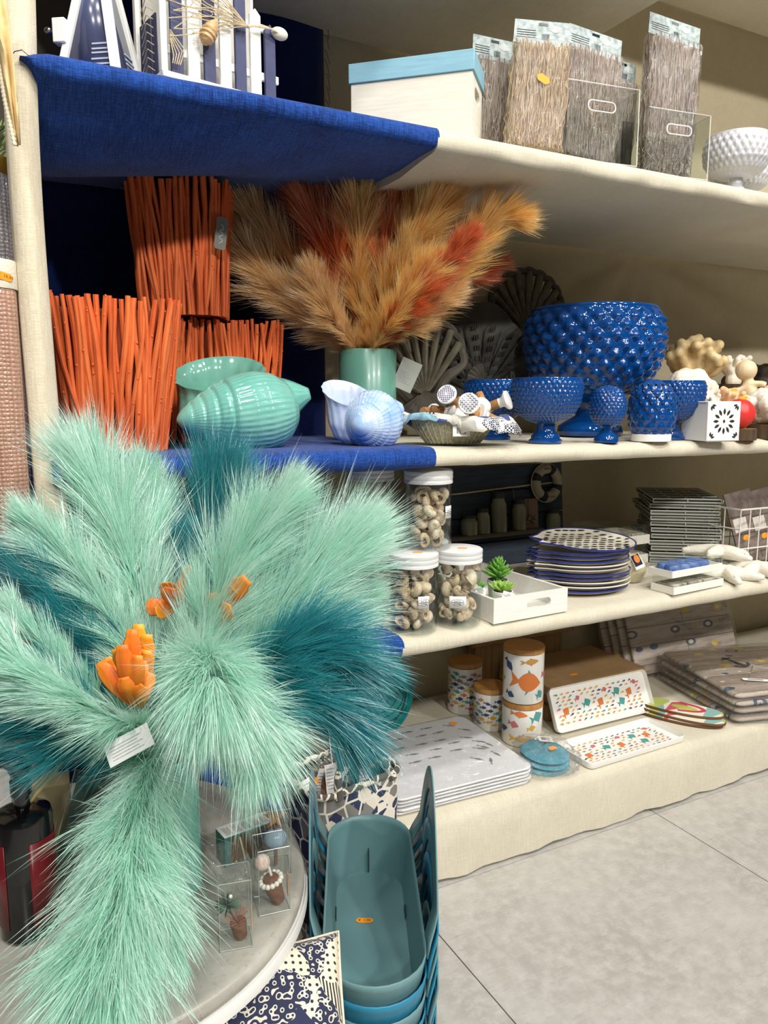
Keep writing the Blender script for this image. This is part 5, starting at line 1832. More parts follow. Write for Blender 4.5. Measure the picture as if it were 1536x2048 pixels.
for i in range(13):
    e = PI * i / 12
    rows.append([((.092 + .010 * ns[(i * 17 + j) % 480]) * math.sin(e) ** .35 * math.copysign(abs(math.cos(a)) ** .6, math.cos(a)), (.098 + .010 * ns[(i * 29 + j * 3) % 480]) * math.sin(e) ** .35 * math.copysign(abs(math.sin(a)) ** .6, math.sin(a)), max(.001, .036 - .037 * math.cos(e) + .004 * ns[(i * 7 + j * 5) % 480])) for j, a in enumerate(2 * PI * q / 40 for q in range(40))])
MB().grid(rows, False, True).build('film', MAT['film'], fp, angle=180)

# cardboard boxes
def carton(label, x0, x1, y0, y1, z0, z1, rz=0, seam=True, stk=False):
    t = thing('cardboard_box', label, 'box', (x0, y0, z0), rz)
    w, d, h = x1 - x0, y1 - y0, z1 - z0
    MB().box(0, w, 0, d, 0, h).build('body', MAT['card'], t, bevel=.002)
    for s_ in (0, 1):
        MB().box(0.001, w - .001, .001 if s_ == 0 else d / 2 + .001, d / 2 - .001 if s_ == 0 else d - .001, h, h + .0022).build('flap', MAT['card'], t, smooth=False)
    mb = MB()
    r = random.Random(label)
    for q in range(14):
        x = w * r.random()
        mb.box(x, x + .0012, -.0006, .0004, .004, h - .006)
    mb.build('crease', mat('dark_card', '7a5632', .9) if 'dark_card' not in bpy.data.materials else bpy.data.materials['dark_card'], t, smooth=False, kind='stuff')
    if stk: sticker(t, (w * .36, d * .22, h + .0026), (0, 0, -.1), .034, .012)
    return t
carton('brown cardboard box with an orange sticker on top, behind the leaning fish tray', 1.695, 2.150, 1.985, 2.28, zb + .052, .306, 0, True, True)
carton('brown cardboard box lowest, under the box with the orange sticker', 1.68, 2.13, 1.975, 2.26, zb, zb + .049)
carton('brown cardboard box at the back, lower of the two by the drape', 1.60, 2.02, 2.305, 2.372 - .02, zb, .375)
carton('brown cardboard box at the back, upper of the two by the drape', 1.575, 2.07, 2.292, 2.345, .379, .46)

# fish-pattern trays
def fish_tray(label, loc, rot, w, d, seed):
    t = thing('fish_tray', label, 'tray', loc, rot=rot)
    prof = [(0, .004), (.80, .004), (.955, .005), (.975, .018), (.985, .021), (1.0, .020), (1.0, .016), (.985, .004), (.97, 0), (0, 0)]
    rows = []
    for k, z in prof:
        if k == 0: rows.append([(0, 0, z)] * 24)
        else:
            ins = (1 - k) * .09
            rows.append([(x, y, z) for x, y in rrect(w - 2 * ins, d - 2 * ins, max(.004, .018 - ins * .5))])
    mb = MB().grid(rows, False, True)
    mb.build('dish', cer, t, angle=50)
    r = random.Random(seed)
    items = []
    iw, idp = w * .5 - .022, d * .5 - .020
    for cx, cy, c_ in ((-.80, -.25, 'o'), (-.32, .05, 't'), (-.02, -.12, 'o'), (.38, .35, 't'), (.66, .12, 'o'), (.45, -.35, 't'), (.82, .72, 'p'), (.12, .62, 'p'), (-.50, .45, 'p')):
        items.append((cx * iw, cy * idp, .040 if c_ != 'p' else .026, .026 if c_ != 'p' else .017, r.uniform(.6, 1.0) if c_ == 'o' else r.uniform(-.2, .5), c_))
    big_ = list(items)
    for j in range(9):
        for i in range(15):
            u, v = -iw + 2 * iw * (i + .5 + .3 * (j % 2)) / 15.5, -idp + 2 * idp * (j + .5) / 9
            if all(math.hypot(u - q[0], v - q[1]) > q[2] * .62 for q in big_):
                items.append((u, v, r.uniform(.013, .020), r.uniform(.005, .008), r.uniform(-.1, .5), r.choice('nntyygbbpo')))
    fish_print(items, lambda u, v, dz: (u, v, .0043 + dz), par=t, dz=.0005)
    return t
fish_tray('long white fish-pattern tray lying flat on the plinth', (1.772, 1.722, zb), (0, 0, math.radians(1)), .42, .165, 5)
fish_tray('long white fish-pattern tray leaning upright against the cardboard box', (1.852, 1.905, zb + .070), (math.radians(66), 0, math.radians(-1)), .44, .148, 5)

# flip-flop shaped boards
m, nt, N, L, b = _new('tropical_print')
b.inputs['Roughness'].default_value = .3
vo = N.new('ShaderNodeTexVoronoi'); vo.inputs['Scale'].default_value = 16; vo.inputs['Randomness'].default_value = 1
L.new(_coords(nt, (1, .6, 1)), vo.inputs['Vector'])
sp = N.new('ShaderNodeSeparateColor'); L.new(vo.outputs['Color'], sp.inputs[0])
def gt(sock, th_):
    n = N.new('ShaderNodeMath'); n.operation = 'GREATER_THAN'; n.inputs[1].default_value = th_; L.new(sock, n.inputs[0]); return n.outputs[0]
c = _mix(nt, gt(sp.outputs[0], .72), lin('ece6d6'), lin('d2626c'))
c = _mix(nt, gt(sp.outputs[1], .72), c, lin('b7c46a'))
c = _mix(nt, gt(sp.outputs[2], .85), c, lin('8fb9b4'))
L.new(c, b.inputs['Base Color'])
MAT['tropic'] = m
mdf = mat('brown_board_edge', '6a4a2c', .8)
sole = []
for q in range(48):
    a = 2 * PI * q / 48
    x = .165 * math.cos(a)
    w = .056 + .010 * math.cos(2 * a) * 0 + (.008 if x < 0 else -.004) * abs(math.cos(a))
    y = w * math.sin(a) - .014 * math.sin(PI * x / .33 + 1.2) * (1 if math.sin(a) < 0 else .35) * -1
    sole.append((x, y))
for k, (dx, dy, rz) in enumerate(((2.105, 1.805, 117), (2.115, 1.800, 113), (2.128, 1.822, 118))):
    t = thing('flipflop_trivet', ['flip-flop shaped tropical trivet, lowest of the three beside the fish trays', 'flip-flop shaped tropical trivet, middle of the three beside the fish trays', 'flip-flop shaped tropical trivet with red strap print, top of three'][k], 'trivet', (dx, dy, zb + .0105 * k), math.radians(rz))
    MB().prism(sole, 0, .009).build('board', mdf, t, bevel=.0015)
    tp = MB().prism([(x * .985, y * .975) for x, y in sole], .0091, .0098).build('top_print', MAT['tropic'], t, smooth=False)
    if k == 2:
        mb = MB()
        st = bez([(-.02, .040, 0), (-.075, .022, 0), (-.098, -.004, 0), (-.072, -.026, 0), (-.01, -.036, 0)], 20)
        rows = []
        for i, p in enumerate(st):
            d_ = (st[min(i + 1, 19)] - st[max(0, i - 1)]).normalized()
            n_ = Vector((-d_.y, d_.x, 0)) * .008
            rows.append([(p.x + n_.x, p.y + n_.y, .0102), (p.x - n_.x, p.y - n_.y, .0102)])
        mb.grid(rows)
        mb.build('strap_print', mat('red_strap_print', 'c54a58', .4), t, smooth=False)
        MB().ball((-.035, .004, .0100), (.045, .020, .0006), 16, 6).build('leaf_print', mat('lime_leaf_print', 'b9bf5e', .5), t)

# folded cushion covers in clear film
m, nt, N, L, b = _new('plank_print_fabric')
b.inputs['Roughness'].default_value = .75
oi = N.new('ShaderNodeObjectInfo')
av = N.new('ShaderNodeVectorMath'); av.operation = 'ADD'
mu = N.new('ShaderNodeMath'); mu.operation = 'MULTIPLY'; mu.inputs[1].default_value = 7.0
L.new(oi.outputs['Random'], mu.inputs[0]); L.new(_coords(nt), av.inputs[0]); L.new(mu.outputs[0], av.inputs[1])
v = av.outputs[0]
br = N.new('ShaderNodeTexBrick')
br.inputs['Scale'].default_value = 1.0
br.inputs['Brick Width'].default_value = .9
br.inputs['Row Height'].default_value = .075
br.inputs['Mortar Size'].default_value = .0022
br.inputs['Color1'].default_value = lin('a89a8c'); br.inputs['Color2'].default_value = lin('c2b6a9'); br.inputs['Mortar'].default_value = lin('5f5249')
L.new(v, br.inputs['Vector'])
gr = _ramp(nt, _noise(nt, _coords(nt, (1.2, 14, 1.2)), 5, 4), .42, .75)
c = _mix(nt, gr, br.outputs['Color'], lin('8a796c'))
vo = N.new('ShaderNodeTexVoronoi'); vo.inputs['Scale'].default_value = 10.5
st2 = N.new('ShaderNodeMapping'); st2.inputs['Scale'].default_value = (1, 1.7, .2); L.new(v, st2.inputs['Vector'])
L.new(st2.outputs['Vector'], vo.inputs['Vector'])
sp = N.new('ShaderNodeSeparateColor'); L.new(vo.outputs['Color'], sp.inputs[0])
def mth(op, a, b_):
    n = N.new('ShaderNodeMath'); n.operation = op
    for k, q in enumerate((a, b_)):
        if hasattr(q, 'links'): L.new(q, n.inputs[k])
        else: n.inputs[k].default_value = q
    return n.outputs[0]
inr = mth('LESS_THAN', vo.outputs['Distance'], .30)
ring = mth('MULTIPLY', mth('GREATER_THAN', vo.outputs['Distance'], .17), inr)
c = _mix(nt, mth('MULTIPLY', inr, gt(sp.outputs[0], .58)), c, lin('cdb02e'))
c = _mix(nt, mth('MULTIPLY', ring, gt(sp.outputs[1], .60)), c, lin('34506f'))
c = _mix(nt, mth('MULTIPLY', mth('LESS_THAN', vo.outputs['Distance'], .11), gt(sp.outputs[2], .5)), c, lin('433c3c'))
c = _mix(nt, mth('MULTIPLY', mth('LESS_THAN', vo.outputs['Distance'], .15), gt(sp.outputs[0], .55)), c, lin('dcd6d0'))
L.new(c, b.inputs['Base Color'])
MAT['plank'] = m
def folded(label, loc, rot, w, d, h, seed, film=True):
    r = random.Random(seed)
    t = thing('folded_cover', label, 'cushion cover', loc, rot=rot)
    ox, oy = r.uniform(0, .1), r.uniform(0, .1)
    rows = []
    for i in range(15):
        e = PI * i / 14
        rr = math.sin(e) ** .22 if 0 < i < 14 else 0
        z = h * .5 - h * .5 * math.copysign(abs(math.cos(e)) ** .7, math.cos(e))
        o_ = rrect(w, d, .03, 6)
        rows.append([(x * (rr if rr > .3 else rr) , y * rr, z + .004 * math.sin(9 * x + seed) * math.sin(8 * y) * (i > 3)) for x, y in o_])
    MB().grid(rows, False, True).build('fabric', MAT['plank'], t, angle=80)
    if film:
        MB().prism(rrect(w + .016, d + .016, .02), -.001, h + .003).build('film', MAT['film'], t, bevel=.008)
    return t
rzc = math.radians(-15)
nm_ = ['lowest', 'second', 'third', 'fourth']
for k in range(4):
    tf = folded('%s folded nautical plank-print cover from the bottom of the flat pile' % nm_[k] if k < 3 else 'folded nautical plank-print cover with anchor, on top of the flat pile', (2.53 + .004 * k + .006 * (k % 2), 1.812 + .004 * k, zb + .0275 * k), (0, 0, rzc + random.uniform(-.02, .02)), .50, .46, .0235, k)
h_ = .0272
lb_ = MB().box(-.045, .045, -.010, .010, h_, h_ + .0008).build('paper_label', MAT['paper'], tf, smooth=False, label='white printed label')
lb_.location = (-.10, -.14, 0)
lb_.rotation_euler = (0, 0, math.radians(-24))
MB().box(-.028, .024, -.003, .003, h_ + .0008, h_ + .0012).build('print', MAT['navyprint'], lb_, smooth=False, label='blue printed line')
mb = MB().box(-.006, .006, -.05, .05, h_, h_ + .0006).box(-.025, .025, .030, .038, h_, h_ + .0006)
rows = [[((.038 + s_ * .006) * math.cos(a), -.018 + (.038 + s_ * .006) * math.sin(a), h_ + .0004) for s_ in (-1, 1)] for a in (math.radians(200 + 140 * q / 16) for q in range(17))]
mb.grid(rows)
an = mb.build('anchor_print', mat('anchor_ink', '4a4244', .8), tf, smooth=False)
an.location = (-.05, .05, 0)
an.rotation_euler = (0, 0, .3)
for k in range(4):
    tf = folded(['folded nautical cover leaning at the back, front of the leaning row with yellow band', 'folded nautical cover leaning at the back, second of the leaning row', 'folded nautical cover leaning at the back, third of the leaning row', 'folded nautical cover leaning at the back, rearmost near the drape'][k], (2.545 - .022 * k, 2.185 + .0285 * k, zb + .176), (math.radians(68), 0, math.radians(-4)), .56, .36, .023, 10 + k)
    if k == 0:
        MB().prism([(-.20, .062), (.22, .074), (.24, .108), (-.19, .102)], .0275, .0285).build('yellow_print', mat('yellow_print', 'c9ae22', .6), tf, smooth=False, label='yellow printed band')

# ================================================================== FRONT: TABLE, PLANTERS, BASKET
TZ = .55
TC = Vector((.090, 1.200, 0))
TR = .352
m, nt, N, L, b = _new('grey_marble')
b.inputs['Roughness'].default_value = .28
v = _coords(nt)
f1 = _ramp(nt, _noise(nt, v, 9, 6, .65, .6), .38, .66)
f2 = _ramp(nt, _noise(nt, v, 60, 5, .7), .55, .78)
c = _mix(nt, f1, lin('9f9c93'), lin('b9b6ad'))
c = _mix(nt, f2, c, lin('86837b'))
L.new(c, b.inputs['Base Color'])
tb = thing('round_table', 'round side table with a grey marble top and white metal rim, carrying the mint plumes', 'table', (TC.x, TC.y, 0))
MB().lathe([(0, TZ - .024), (TR - .004, TZ - .024), (TR - .001, TZ - .018), (TR - .001, TZ - .006), (TR - .005, TZ - .001), (TR - .012, TZ + .0005), (TR - .022, TZ), (0, TZ)], 128).build('marble_top', m, tb)
MB().lathe([(TR - .004, TZ - .0245), (TR + .001, TZ - .0245), (TR + .0025, TZ - .021), (TR + .004, TZ - .024), (TR + .004, TZ - .042), (TR, TZ - .046), (TR - .016, TZ - .046), (TR - .016, TZ - .0245), (TR - .004, TZ - .0245)], 128).build('rim', mat('white_metal', 'e6e5e2', .25, spec=.6), tb, label='white metal rim')
MB().lathe([(.022, .03), (.022, TZ - .03)], 24).build('pole', MAT['white'], tb)
MB().lathe([(0, 0), (.16, 0), (.16, .008), (.05, .02), (.022, .034), (0, .034)], 48).build('base', MAT['white'], tb)

# tall mint vase
vpos = Vector((.213, 1.122, TZ + .001))
VH = .222
mv = thing('vase', 'tall mint green cylinder vase on the marble table holding the mint and teal plumes', 'vase', vpos)
MB().lathe([(0, .002), (.044, 0), (.050, .006), (.050, VH - .004), (.048, VH), (.0455, VH - .003), (.0445, .02), (0, .02)], 64).build('body', mat('mint_enamel', '7cc4b4', .16, coat=.5, var='86cdbd', vscale=4, stretch=(1, 1, .1)), mv)
gm_ = mat('white_card_tag', 'd9d9d8', .55)
tg = MB().box(-.030, .030, -.0005, .0005, -.017, .017).build('hang_tag', gm_, mv, smooth=False, label='white printed hang tag')
tp_ = at_d(258, 1490, .985) - vpos
tg.location = tp_
tg.rotation_euler = (math.radians(-52), math.radians(-24), face(262))
pr = MB()
for q in range(5): pr.box(-.024, .018 - .006 * (q % 2), -.0009, -.0004, -.011 + q * .0045, -.0098 + q * .0045)
pr.build('print', MAT['papergrey'], tg, smooth=False, kind='stuff')

# pump bottle
bp_ = on_z(62, 1856, TZ + .001)
pb = thing('pump_bottle', 'black pump bottle with a dark red label standing on the marble table', 'bottle', bp_, face(60))
MB().lathe([(0, 0), (.034, 0), (.0385, .004), (.0385, .172), (.0365, .180), (.024, .186), (.013, .188), (0, .188)], 48).build('body', MAT['black'], pb)
redl = mat('dark_red_label', '741a20', .35)
for a0, a1 in ((-172, -130), (-82, 40)):
    rows = [[(.0391 * math.cos(a), .0391 * math.sin(a), z) for z in (.022, .148)] for a in (math.radians(a0 + (a1 - a0) * q / 16) for q in range(17))]
    MB().grid(rows).build('label', redl, pb, solid=.0004, label='dark red label panel')
pm = MB().lathe([(.011, .186), (.011, .205), (.014, .206), (.014, .226), (.010, .228), (.010, .238), (.013, .240), (.013, .252), (0, .254)], 24)
pm.build('pump_collar', MAT['black'], pb)
hd = MB().tube(bez([(.004, 0, .240), (-.010, -.002, .258), (-.026, -.004, .262), (-.040, -.006, .252), (-.046, -.007, .243)], 10), [.013, .0135, .0135, .013, .012, .0115, .011, .0105, .0095, .0085], 12).ball((.0, 0, .244), (.016, .014, .014), 12, 8)
hd.build('pump_head', MAT['black'], pb)

# small clear gift boxes with cork pots, and the printed carton
def clear_gift(label, loc, rz, w, h, seed, stk=None):
    t = thing('clear_box', label, 'box', loc, rz)
    MB().box(-w / 2, w / 2, -w / 2, w / 2, .0005, h).build('case', MAT['acryl'], t, smooth=False)
    mb = MB()
    hw = w / 2
    for sx in (-1, 1):
        for sy in (-1, 1):
            mb.tube([(sx * hw, sy * hw, 0), (sx * hw, sy * hw, h)], .0004, 4)
    for z in (.0006, h):
        mb.tube([(-hw, -hw, z), (hw, -hw, z), (hw, hw, z), (-hw, hw, z)], .0006, 4, closed=True)
    mb.build('case_edge', mat('pale_edge', 'a9b0ac', .2) if 'pale_edge' not in bpy.data.materials else bpy.data.materials['pale_edge'], t, kind='stuff')
    if stk: sticker(t, (hw + .0004, -.004, h * .30), (PI / 2, PI / 2, PI / 2), .040, .0085)
    return t
terr = mat('cork_pot_terracotta', '7d543a', .85, var='63402b', vscale=120, bump=.3, bscale=200)
snow = mat('white_bead', 'e8e4da', .5)
grn = mat('dark_fern', '2f5b45', .7)
dry = mat('dry_grass', 'a8705e', .8)
g = Vector((.269, .962, TZ + .001))
t = clear_gift('small clear gift box with a tiny fern cork pot, front of the marble table', g, math.radians(-12), .044, .100, 1, True)
t2 = thing('cork_pot', 'tiny cork pot with a green fern and dried grass inside the front clear box', 'ornament', (g.x + .008, g.y, g.z + .003), rot=(math.radians(6), math.radians(-10), 0))
MB().lathe([(0, 0), (.009, 0), (.0115, .022), (.0115, .024), (0, .024)], 20).build('cork', terr, t2)
mb = MB(); r = random.Random(1)
for q in range(40):
    a, e = r.uniform(0, 6.3), r.uniform(.5, 1.4)
    d = Vector((math.cos(a) * math.cos(e), math.sin(a) * math.cos(e), math.sin(e)))
    mb.tube([(0, 0, .022), Vector((0, 0, .022)) + d * .013, Vector((0, 0, .022)) + d * .024], .0005, 4)
mb.build('dried_grass', dry, t2, kind='stuff')
mb = MB()
for q in range(30):
    a, e = r.uniform(0, 6.3), r.uniform(-.3, 1.2)
    d = Vector((math.cos(a) * math.cos(e), math.sin(a) * math.cos(e), math.sin(e)))
    p0 = Vector((-.010, 0, .058))
    n_ = d.orthogonal().normalized() * .0022
    mb.add([p0, p0 + d * .010 + n_, p0 + d * .020, p0 + d * .010 - n_], [(0, 1, 2, 3)])
mb.tube([(0, 0, .022), (-.006, 0, .04), (-.010, 0, .058)], .0012, 5)
mb.build('fern', grn, t2, kind='stuff')
MB().ball((-.004, -.008, .078), .0028).build('pearl', MAT['whitegl'], t2, label='white pearl')
# clear bag top of the front box
rows = [[((.022 + .010 * f + .004 * math.sin(5 * a + 4 * f)) * math.cos(a) - .012 * f, (.022 + .006 * f) * math.sin(a), .098 + .034 * f) for a in (2 * PI * q / 20 for q in range(20))] for f in (0, .3, .6, 1)]
MB().grid(rows, False, True).build('film_top', MAT['film'], t)
g = Vector((.340, 1.010, TZ + .001))
t = clear_gift('small clear gift box with a cork pot and striped shell, nearest the table rim', g, math.radians(-8), .046, .102, 2, True)
t2 = thing('cork_pot', 'tiny cork pot with a white beaded rim and a shell on a stick', 'ornament', (g.x + .010, g.y, g.z + .003), rot=(0, math.radians(-16), 0))
MB().lathe([(0, 0), (.010, 0), (.0145, .036), (0, .036)], 20).build('cork', terr, t2)
mb = MB()
for q in range(14): mb.ball((.0155 * math.cos(2 * PI * q / 14), .0155 * math.sin(2 * PI * q / 14), .038), .0042, 7, 5)
mb.build('bead_rim', snow, t2, kind='stuff')
MB().lathe([(0, .037), (.013, .038), (.010, .044), (0, .045)], 14).build('bark_bit', terr, t2)
MB().tube([(.002, 0, .04), (.003, 0, .062)], .0022, 6).build('stick', snow, t2)
MB().ball((-.004, -.002, .074), (.012, .010, .013), 14, 9).build('shell', mat('rose_shell', 'd8b6a6', .35, var='e9dfd4', vscale=150, stretch=(4, 1, 1)), t2, label='rose striped shell')
g = Vector((.372, 1.098, TZ + .001))
t = clear_gift('tall clear gift box with a starfish and blue bead behind the cork pot boxes', g, math.radians(-14), .056, .112, 3)
t2 = thing('starfish_ornament', 'small tan starfish above a pale blue bead inside the tall clear box', 'ornament', (g.x + .006, g.y, g.z + .002), rot=(0, 0, face(540)))
pts_ = []
for q in range(10):
    a = 2 * PI * q / 10 + PI / 2
    r_ = .021 if q % 2 == 0 else .008
    pts_.append((r_ * math.cos(a), r_ * math.sin(a)))
MB().prism(pts_, -.003, .003, RT((0, 0, .082), (math.radians(75), 0, 0))).build('starfish', mat('tan_starfish', 'b37a4c', .8), t2, bevel=.002)
MB().ball((0, 0, .046), (.019, .017, .016), 16, 10).build('bead', mat('pale_blue_bead', 'a9c2d8', .2, coat=.4), t2)
MB().tube([(0, 0, .0), (0, 0, .07)], .003, 6).build('stem', terr, t2)
# printed carton with window
ct = thing('carton', 'small printed white and teal carton with a window beside the mint vase', 'box', (.303, 1.128, TZ + .001), math.radians(8))
Wc, Dc, Hc = .090, .036, .052
MB().box(0, Wc, 0, Dc, 0, Hc).build('body', mat('teal_carton', '3f7a74', .5, var='2c5f5b', vscale=40), ct, bevel=.0006)
tp = MB().box(0, Wc, 0, Dc, Hc, Hc + .0006).build('top_panel', MAT['paper'], ct, smooth=False)
pr = MB(); r = random.Random(3)
for blk in range(5):
    for q in range(6):
        x0 = .006 + blk * .0165
        pr.box(x0 + q * .0020, x0 + q * .0020 + .0009, .004, Dc - .004 - r.uniform(0, .010), Hc + .0006, Hc + .0009)
pr.build('print', MAT['papergrey'], tp, smooth=False, kind='stuff')
wn = MB().box(.010, Wc - .004, -.0008, 0, .004, Hc - .004).build('window', mat('brown_window_print', '5e4a36', .4), ct, smooth=False)
mb = MB()
mb.tube([(.034, -.001, .006), (.030, -.0014, .025), (.026, -.001, .046)], .0016, 5)
mb.prism([(.036, .030), (.060, .034), (.066, .046), (.040, .046)], -.0016, -.0008, Matrix.Rotation(PI / 2, 4, 'X') @ Matrix.Rotation(0, 4, 'Z'))
mb.build('window_print', mat('cream_window_print', 'cfc9ac', .5), wn, smooth=False, kind='stuff')
mb = MB()
for x in (.066, .076): mb.ball((x, -.0012, .036), (.006, .0006, .008), 10, 6)
mb.build('blue_print', MAT['navyprint'], wn, kind='stuff')

# odds and ends behind the bottle
def small_box(label, name, px, py, dist, w, d, h, rz, m_, cat='box'):
    p = on_z(px, py, TZ + .001) if dist is None else at_d(px, py, dist)
    t = thing(name, label, cat, (p.x, p.y, TZ + .001), rz)
    return t
t = small_box('', 'leaflet_box', 30, 1660, None, 0, 0, 0, face(30), None)
t.location = (-.045, 1.33, TZ + .001)
t['label'] = 'white leaflet box standing behind the black pump bottle'
MB().box(-.05, .05, 0, .045, 0, .165).build('box', MAT['paper'], t, bevel=.001)
MB().box(-.044, -.006, -.0006, 0, .02, .085).box(.004, .042, -.0006, 0, .02, .085).build('print', MAT['papergrey'], t, smooth=False)
MB().box(-.044, .042, -.0006, 0, .10, .150).build('front_print', mat('pale_pink_print', 'efe6e2', .6), t, smooth=False)
t = small_box('', 'clear_stand', 150, 1600, None, 0, 0, 0, face(150), None)
t.location = (.085, 1.245, TZ + .001)
t['label'] = 'clear acrylic photo stand tilted beside the black pump bottle'
t['category'] = 'stand'
M_ = RT((0, 0, 0), (math.radians(-14), math.radians(18), 0))
MB().box(-.035, .045, 0, .003, 0, .15, M_).build('sheet', MAT['acryl'], t, smooth=False)
gl_ = bpy.data.materials['pale_edge']
MB().tube([M_ @ Vector(q) for q in ((-.035, 0, 0), (.045, 0, 0), (.045, 0, .15), (-.035, 0, .15))], .0012, 5, closed=True).build('sheet_edge', gl_, t)
MB().box(-.028, .038, .004, .006, .01, .14, M_).build('insert', mat('grey_green_card', '6b7c74', .6, var='56665e', vscale=60), t, smooth=False)
t = thing('leaflet_box', 'beige narrow carton lying behind the pump bottle and the wooden stick', 'box', (.062, 1.30, TZ + .001), face(110))
MB().box(-.03, .03, 0, .05, 0, .12).build('box', mat('beige_carton', 'b3a47c', .6), t, bevel=.001)
st = thing('wooden_stick', 'pale bamboo diffuser stick leaning against the black pump head', 'stick', bp_)
a_, b_ = at_d(48, 1618, 1.075) - bp_, at_d(168, 1465, 1.13) - bp_
MB().tube([a_, b_], .0036, 8).build('stick', mat('pale_bamboo', 'c9b178', .6), st)

# stack of long oval planters with pointed loop handles -------------
def stadium(hw, hl, n=12):
    out = []
    for q in range(n + 1):
        a = -0 + PI * q / n
        out.append((hw * math.cos(a), hl - hw + hw * math.sin(a)))
    for q in range(n + 1):
        a = PI + PI * q / n
        out.append((hw * math.cos(a), -(hl - hw) + hw * math.sin(a)))
    return out
pl_a = mat('grey_teal_plastic', '6a8e92', .38, var='648a8e', vscale=4)
pl_b = mat('petrol_blue_plastic', '2b7e9e', .38)
PCX, PCY, PRZ = .5775, 1.150, -math.radians(25.1)
HW, HL, DEP = .084, .245, .112
def planter_parts(t, m_):
    n = 14
    rows = []
    dense = []
    for f in np.linspace(0, 1, 9):
        hw = HW - .016 + .016 * f
        hl = HL - .030 + .030 * f
        rows.append([(x, y, DEP * f) for x, y in stadium(hw, hl, n)])
    mb = MB().grid(rows, False, True)
    k = len(rows[0])
    mb.f.append(tuple(range(k)))
    mb.m.append(0)
    mb.build('tub', m_, t, solid=.0024, angle=50)
    for s_ in (-1, 1):
        HLn, HT = .185, .228
        P_out, P_in = [], []
        NQ = 40
        for q in range(NQ + 1):
            u = -1 + 2 * q / NQ
            # pointed arch: outer edge and leaf-shaped cut-out, both in (along, height)
            y = HLn * u
            ho = HT * (1 - abs(u) ** 1.85) - .004
            P_out.append((y, ho))
            ui = u * .76
            hi = (HT - .034) * (1 - abs(u) ** 1.80) - .010
            P_in.append((HLn * ui, max(-.010, hi)))
        def at_h(y, h, off):
            flare = .018 + .006 * max(0, h) / HT
            return (s_ * (HW + flare * max(0, min(1, h / .05)) + off), y, DEP + h)
        rows = []
        for (yo, ho), (yi, hi) in zip(P_out, P_in):
            rows.append([at_h(yo, ho, 0), at_h((yo + yi) / 2, (ho + hi) / 2, .0015), at_h(yi, hi, 0)])
        MB().grid(rows).build('handle', m_, t, solid=.0026, angle=60)
    return t
NPLN = 10
src = {}
for k in range(NPLN):
    top = k == NPLN - 1
    m_ = pl_a if (NPLN - 1 - k) % 2 == 0 else pl_b
    loc = (PCX + random.uniform(-.0015, .0015), PCY + random.uniform(-.002, .002), .002 + .0340 * k)
    lab_ = 'grey teal long oval planter with pointed handles, top of the nested stack' if top else ('%s long oval planter nested in the stack, %s from the bottom' % ('grey teal' if m_ is pl_a else 'petrol blue', names_[k]))
    key = m_.name
    if key not in src:
        t = thing('oval_planter', lab_, 'planter', loc, PRZ, 'nested oval planters')
        planter_parts(t, m_)
        src[key] = t
    else:
        t = dup(src[key], loc, (0, 0, PRZ + random.uniform(-.004, .004)), lab_)
    if top:
        st_ = sticker(t, (-.012, .055, .0022), (0, 0, -.05), .033, .0135, '\u20ac  1,90')
        sl = MB().box(-.0012, .0012, HL - .040, HL - .012, .004, .045)
        sl.v = [(x, y + (z - .004) * .27 + .0, z) for x, y, z in sl.v]
        for s2 in (-1, 1):
            sl.box(s2 * (HW - .0165) - .0015, s2 * (HW - .0165) + .0015, .052, .082, .004, .014)
        sl.build('slot', mat('dark_slot', '1d3338', .7), t, smooth=False, kind='stuff')
        em = MB()
        for ln in ([(-.030, -.150), (-.034, -.138), (-.030, -.128), (-.025, -.126)], [(-.030, -.150), (-.031, -.162)], [(-.022, -.168), (-.012, -.168), (-.012, -.178)], [(-.022, -.168), (-.022, -.180)], [(-.014, -.152), (-.013, -.155)]):
            em.tube([(x, y, .0016) for x, y in ln], .0009, 4)
        em.build('moulded_mark', bpy.data.materials['dark_slot'], t, kind='stuff')

# patterned fabric basket with packets ------------------------------
m, nt, N, L, b = _new('geometric_fabric')
b.inputs['Roughness'].default_value = .85
v = _coords(nt)
mp = N.new('ShaderNodeMapping'); mp.inputs['Rotation'].default_value = (0, math.radians(45), math.radians(45)); L.new(v, mp.inputs['Vector'])
vo = N.new('ShaderNodeTexVoronoi'); vo.distance = 'CHEBYCHEV'; vo.inputs['Scale'].default_value = 27; vo.inputs['Randomness'].default_value = .30
L.new(mp.outputs['Vector'], vo.inputs['Vector'])
sp = N.new('ShaderNodeSeparateColor'); L.new(vo.outputs['Color'], sp.inputs[0])
c = _mix(nt, gt(sp.outputs[0], .42), lin('2c3552'), lin('7d7a78'))
c = _mix(nt, gt(sp.outputs[1], .66), c, lin('dcd6c8'))
vo2 = N.new('ShaderNodeTexVoronoi'); vo2.feature = 'DISTANCE_TO_EDGE'; vo2.inputs['Scale'].default_value = 21; vo2.inputs['Randomness'].default_value = .5
L.new(v, vo2.inputs['Vector'])
lt_ = N.new('ShaderNodeMath'); lt_.operation = 'LESS_THAN'; lt_.inputs[1].default_value = .055; L.new(vo2.outputs['Distance'], lt_.inputs[0])
c = _mix(nt, lt_.outputs[0], c, lin('e2dccf'))
L.new(c, b.inputs['Base Color'])
MAT['geo'] = m
m, nt, N, L, b = _new('swirl_binding')
b.inputs['Roughness'].default_value = .8
vo = N.new('ShaderNodeTexVoronoi'); vo.feature = 'DISTANCE_TO_EDGE'; vo.inputs['Scale'].default_value = 38; L.new(_coords(nt), vo.inputs['Vector'])
lt_ = N.new('ShaderNodeMath'); lt_.operation = 'LESS_THAN'; lt_.inputs[1].default_value = .09; L.new(vo.outputs['Distance'], lt_.inputs[0])
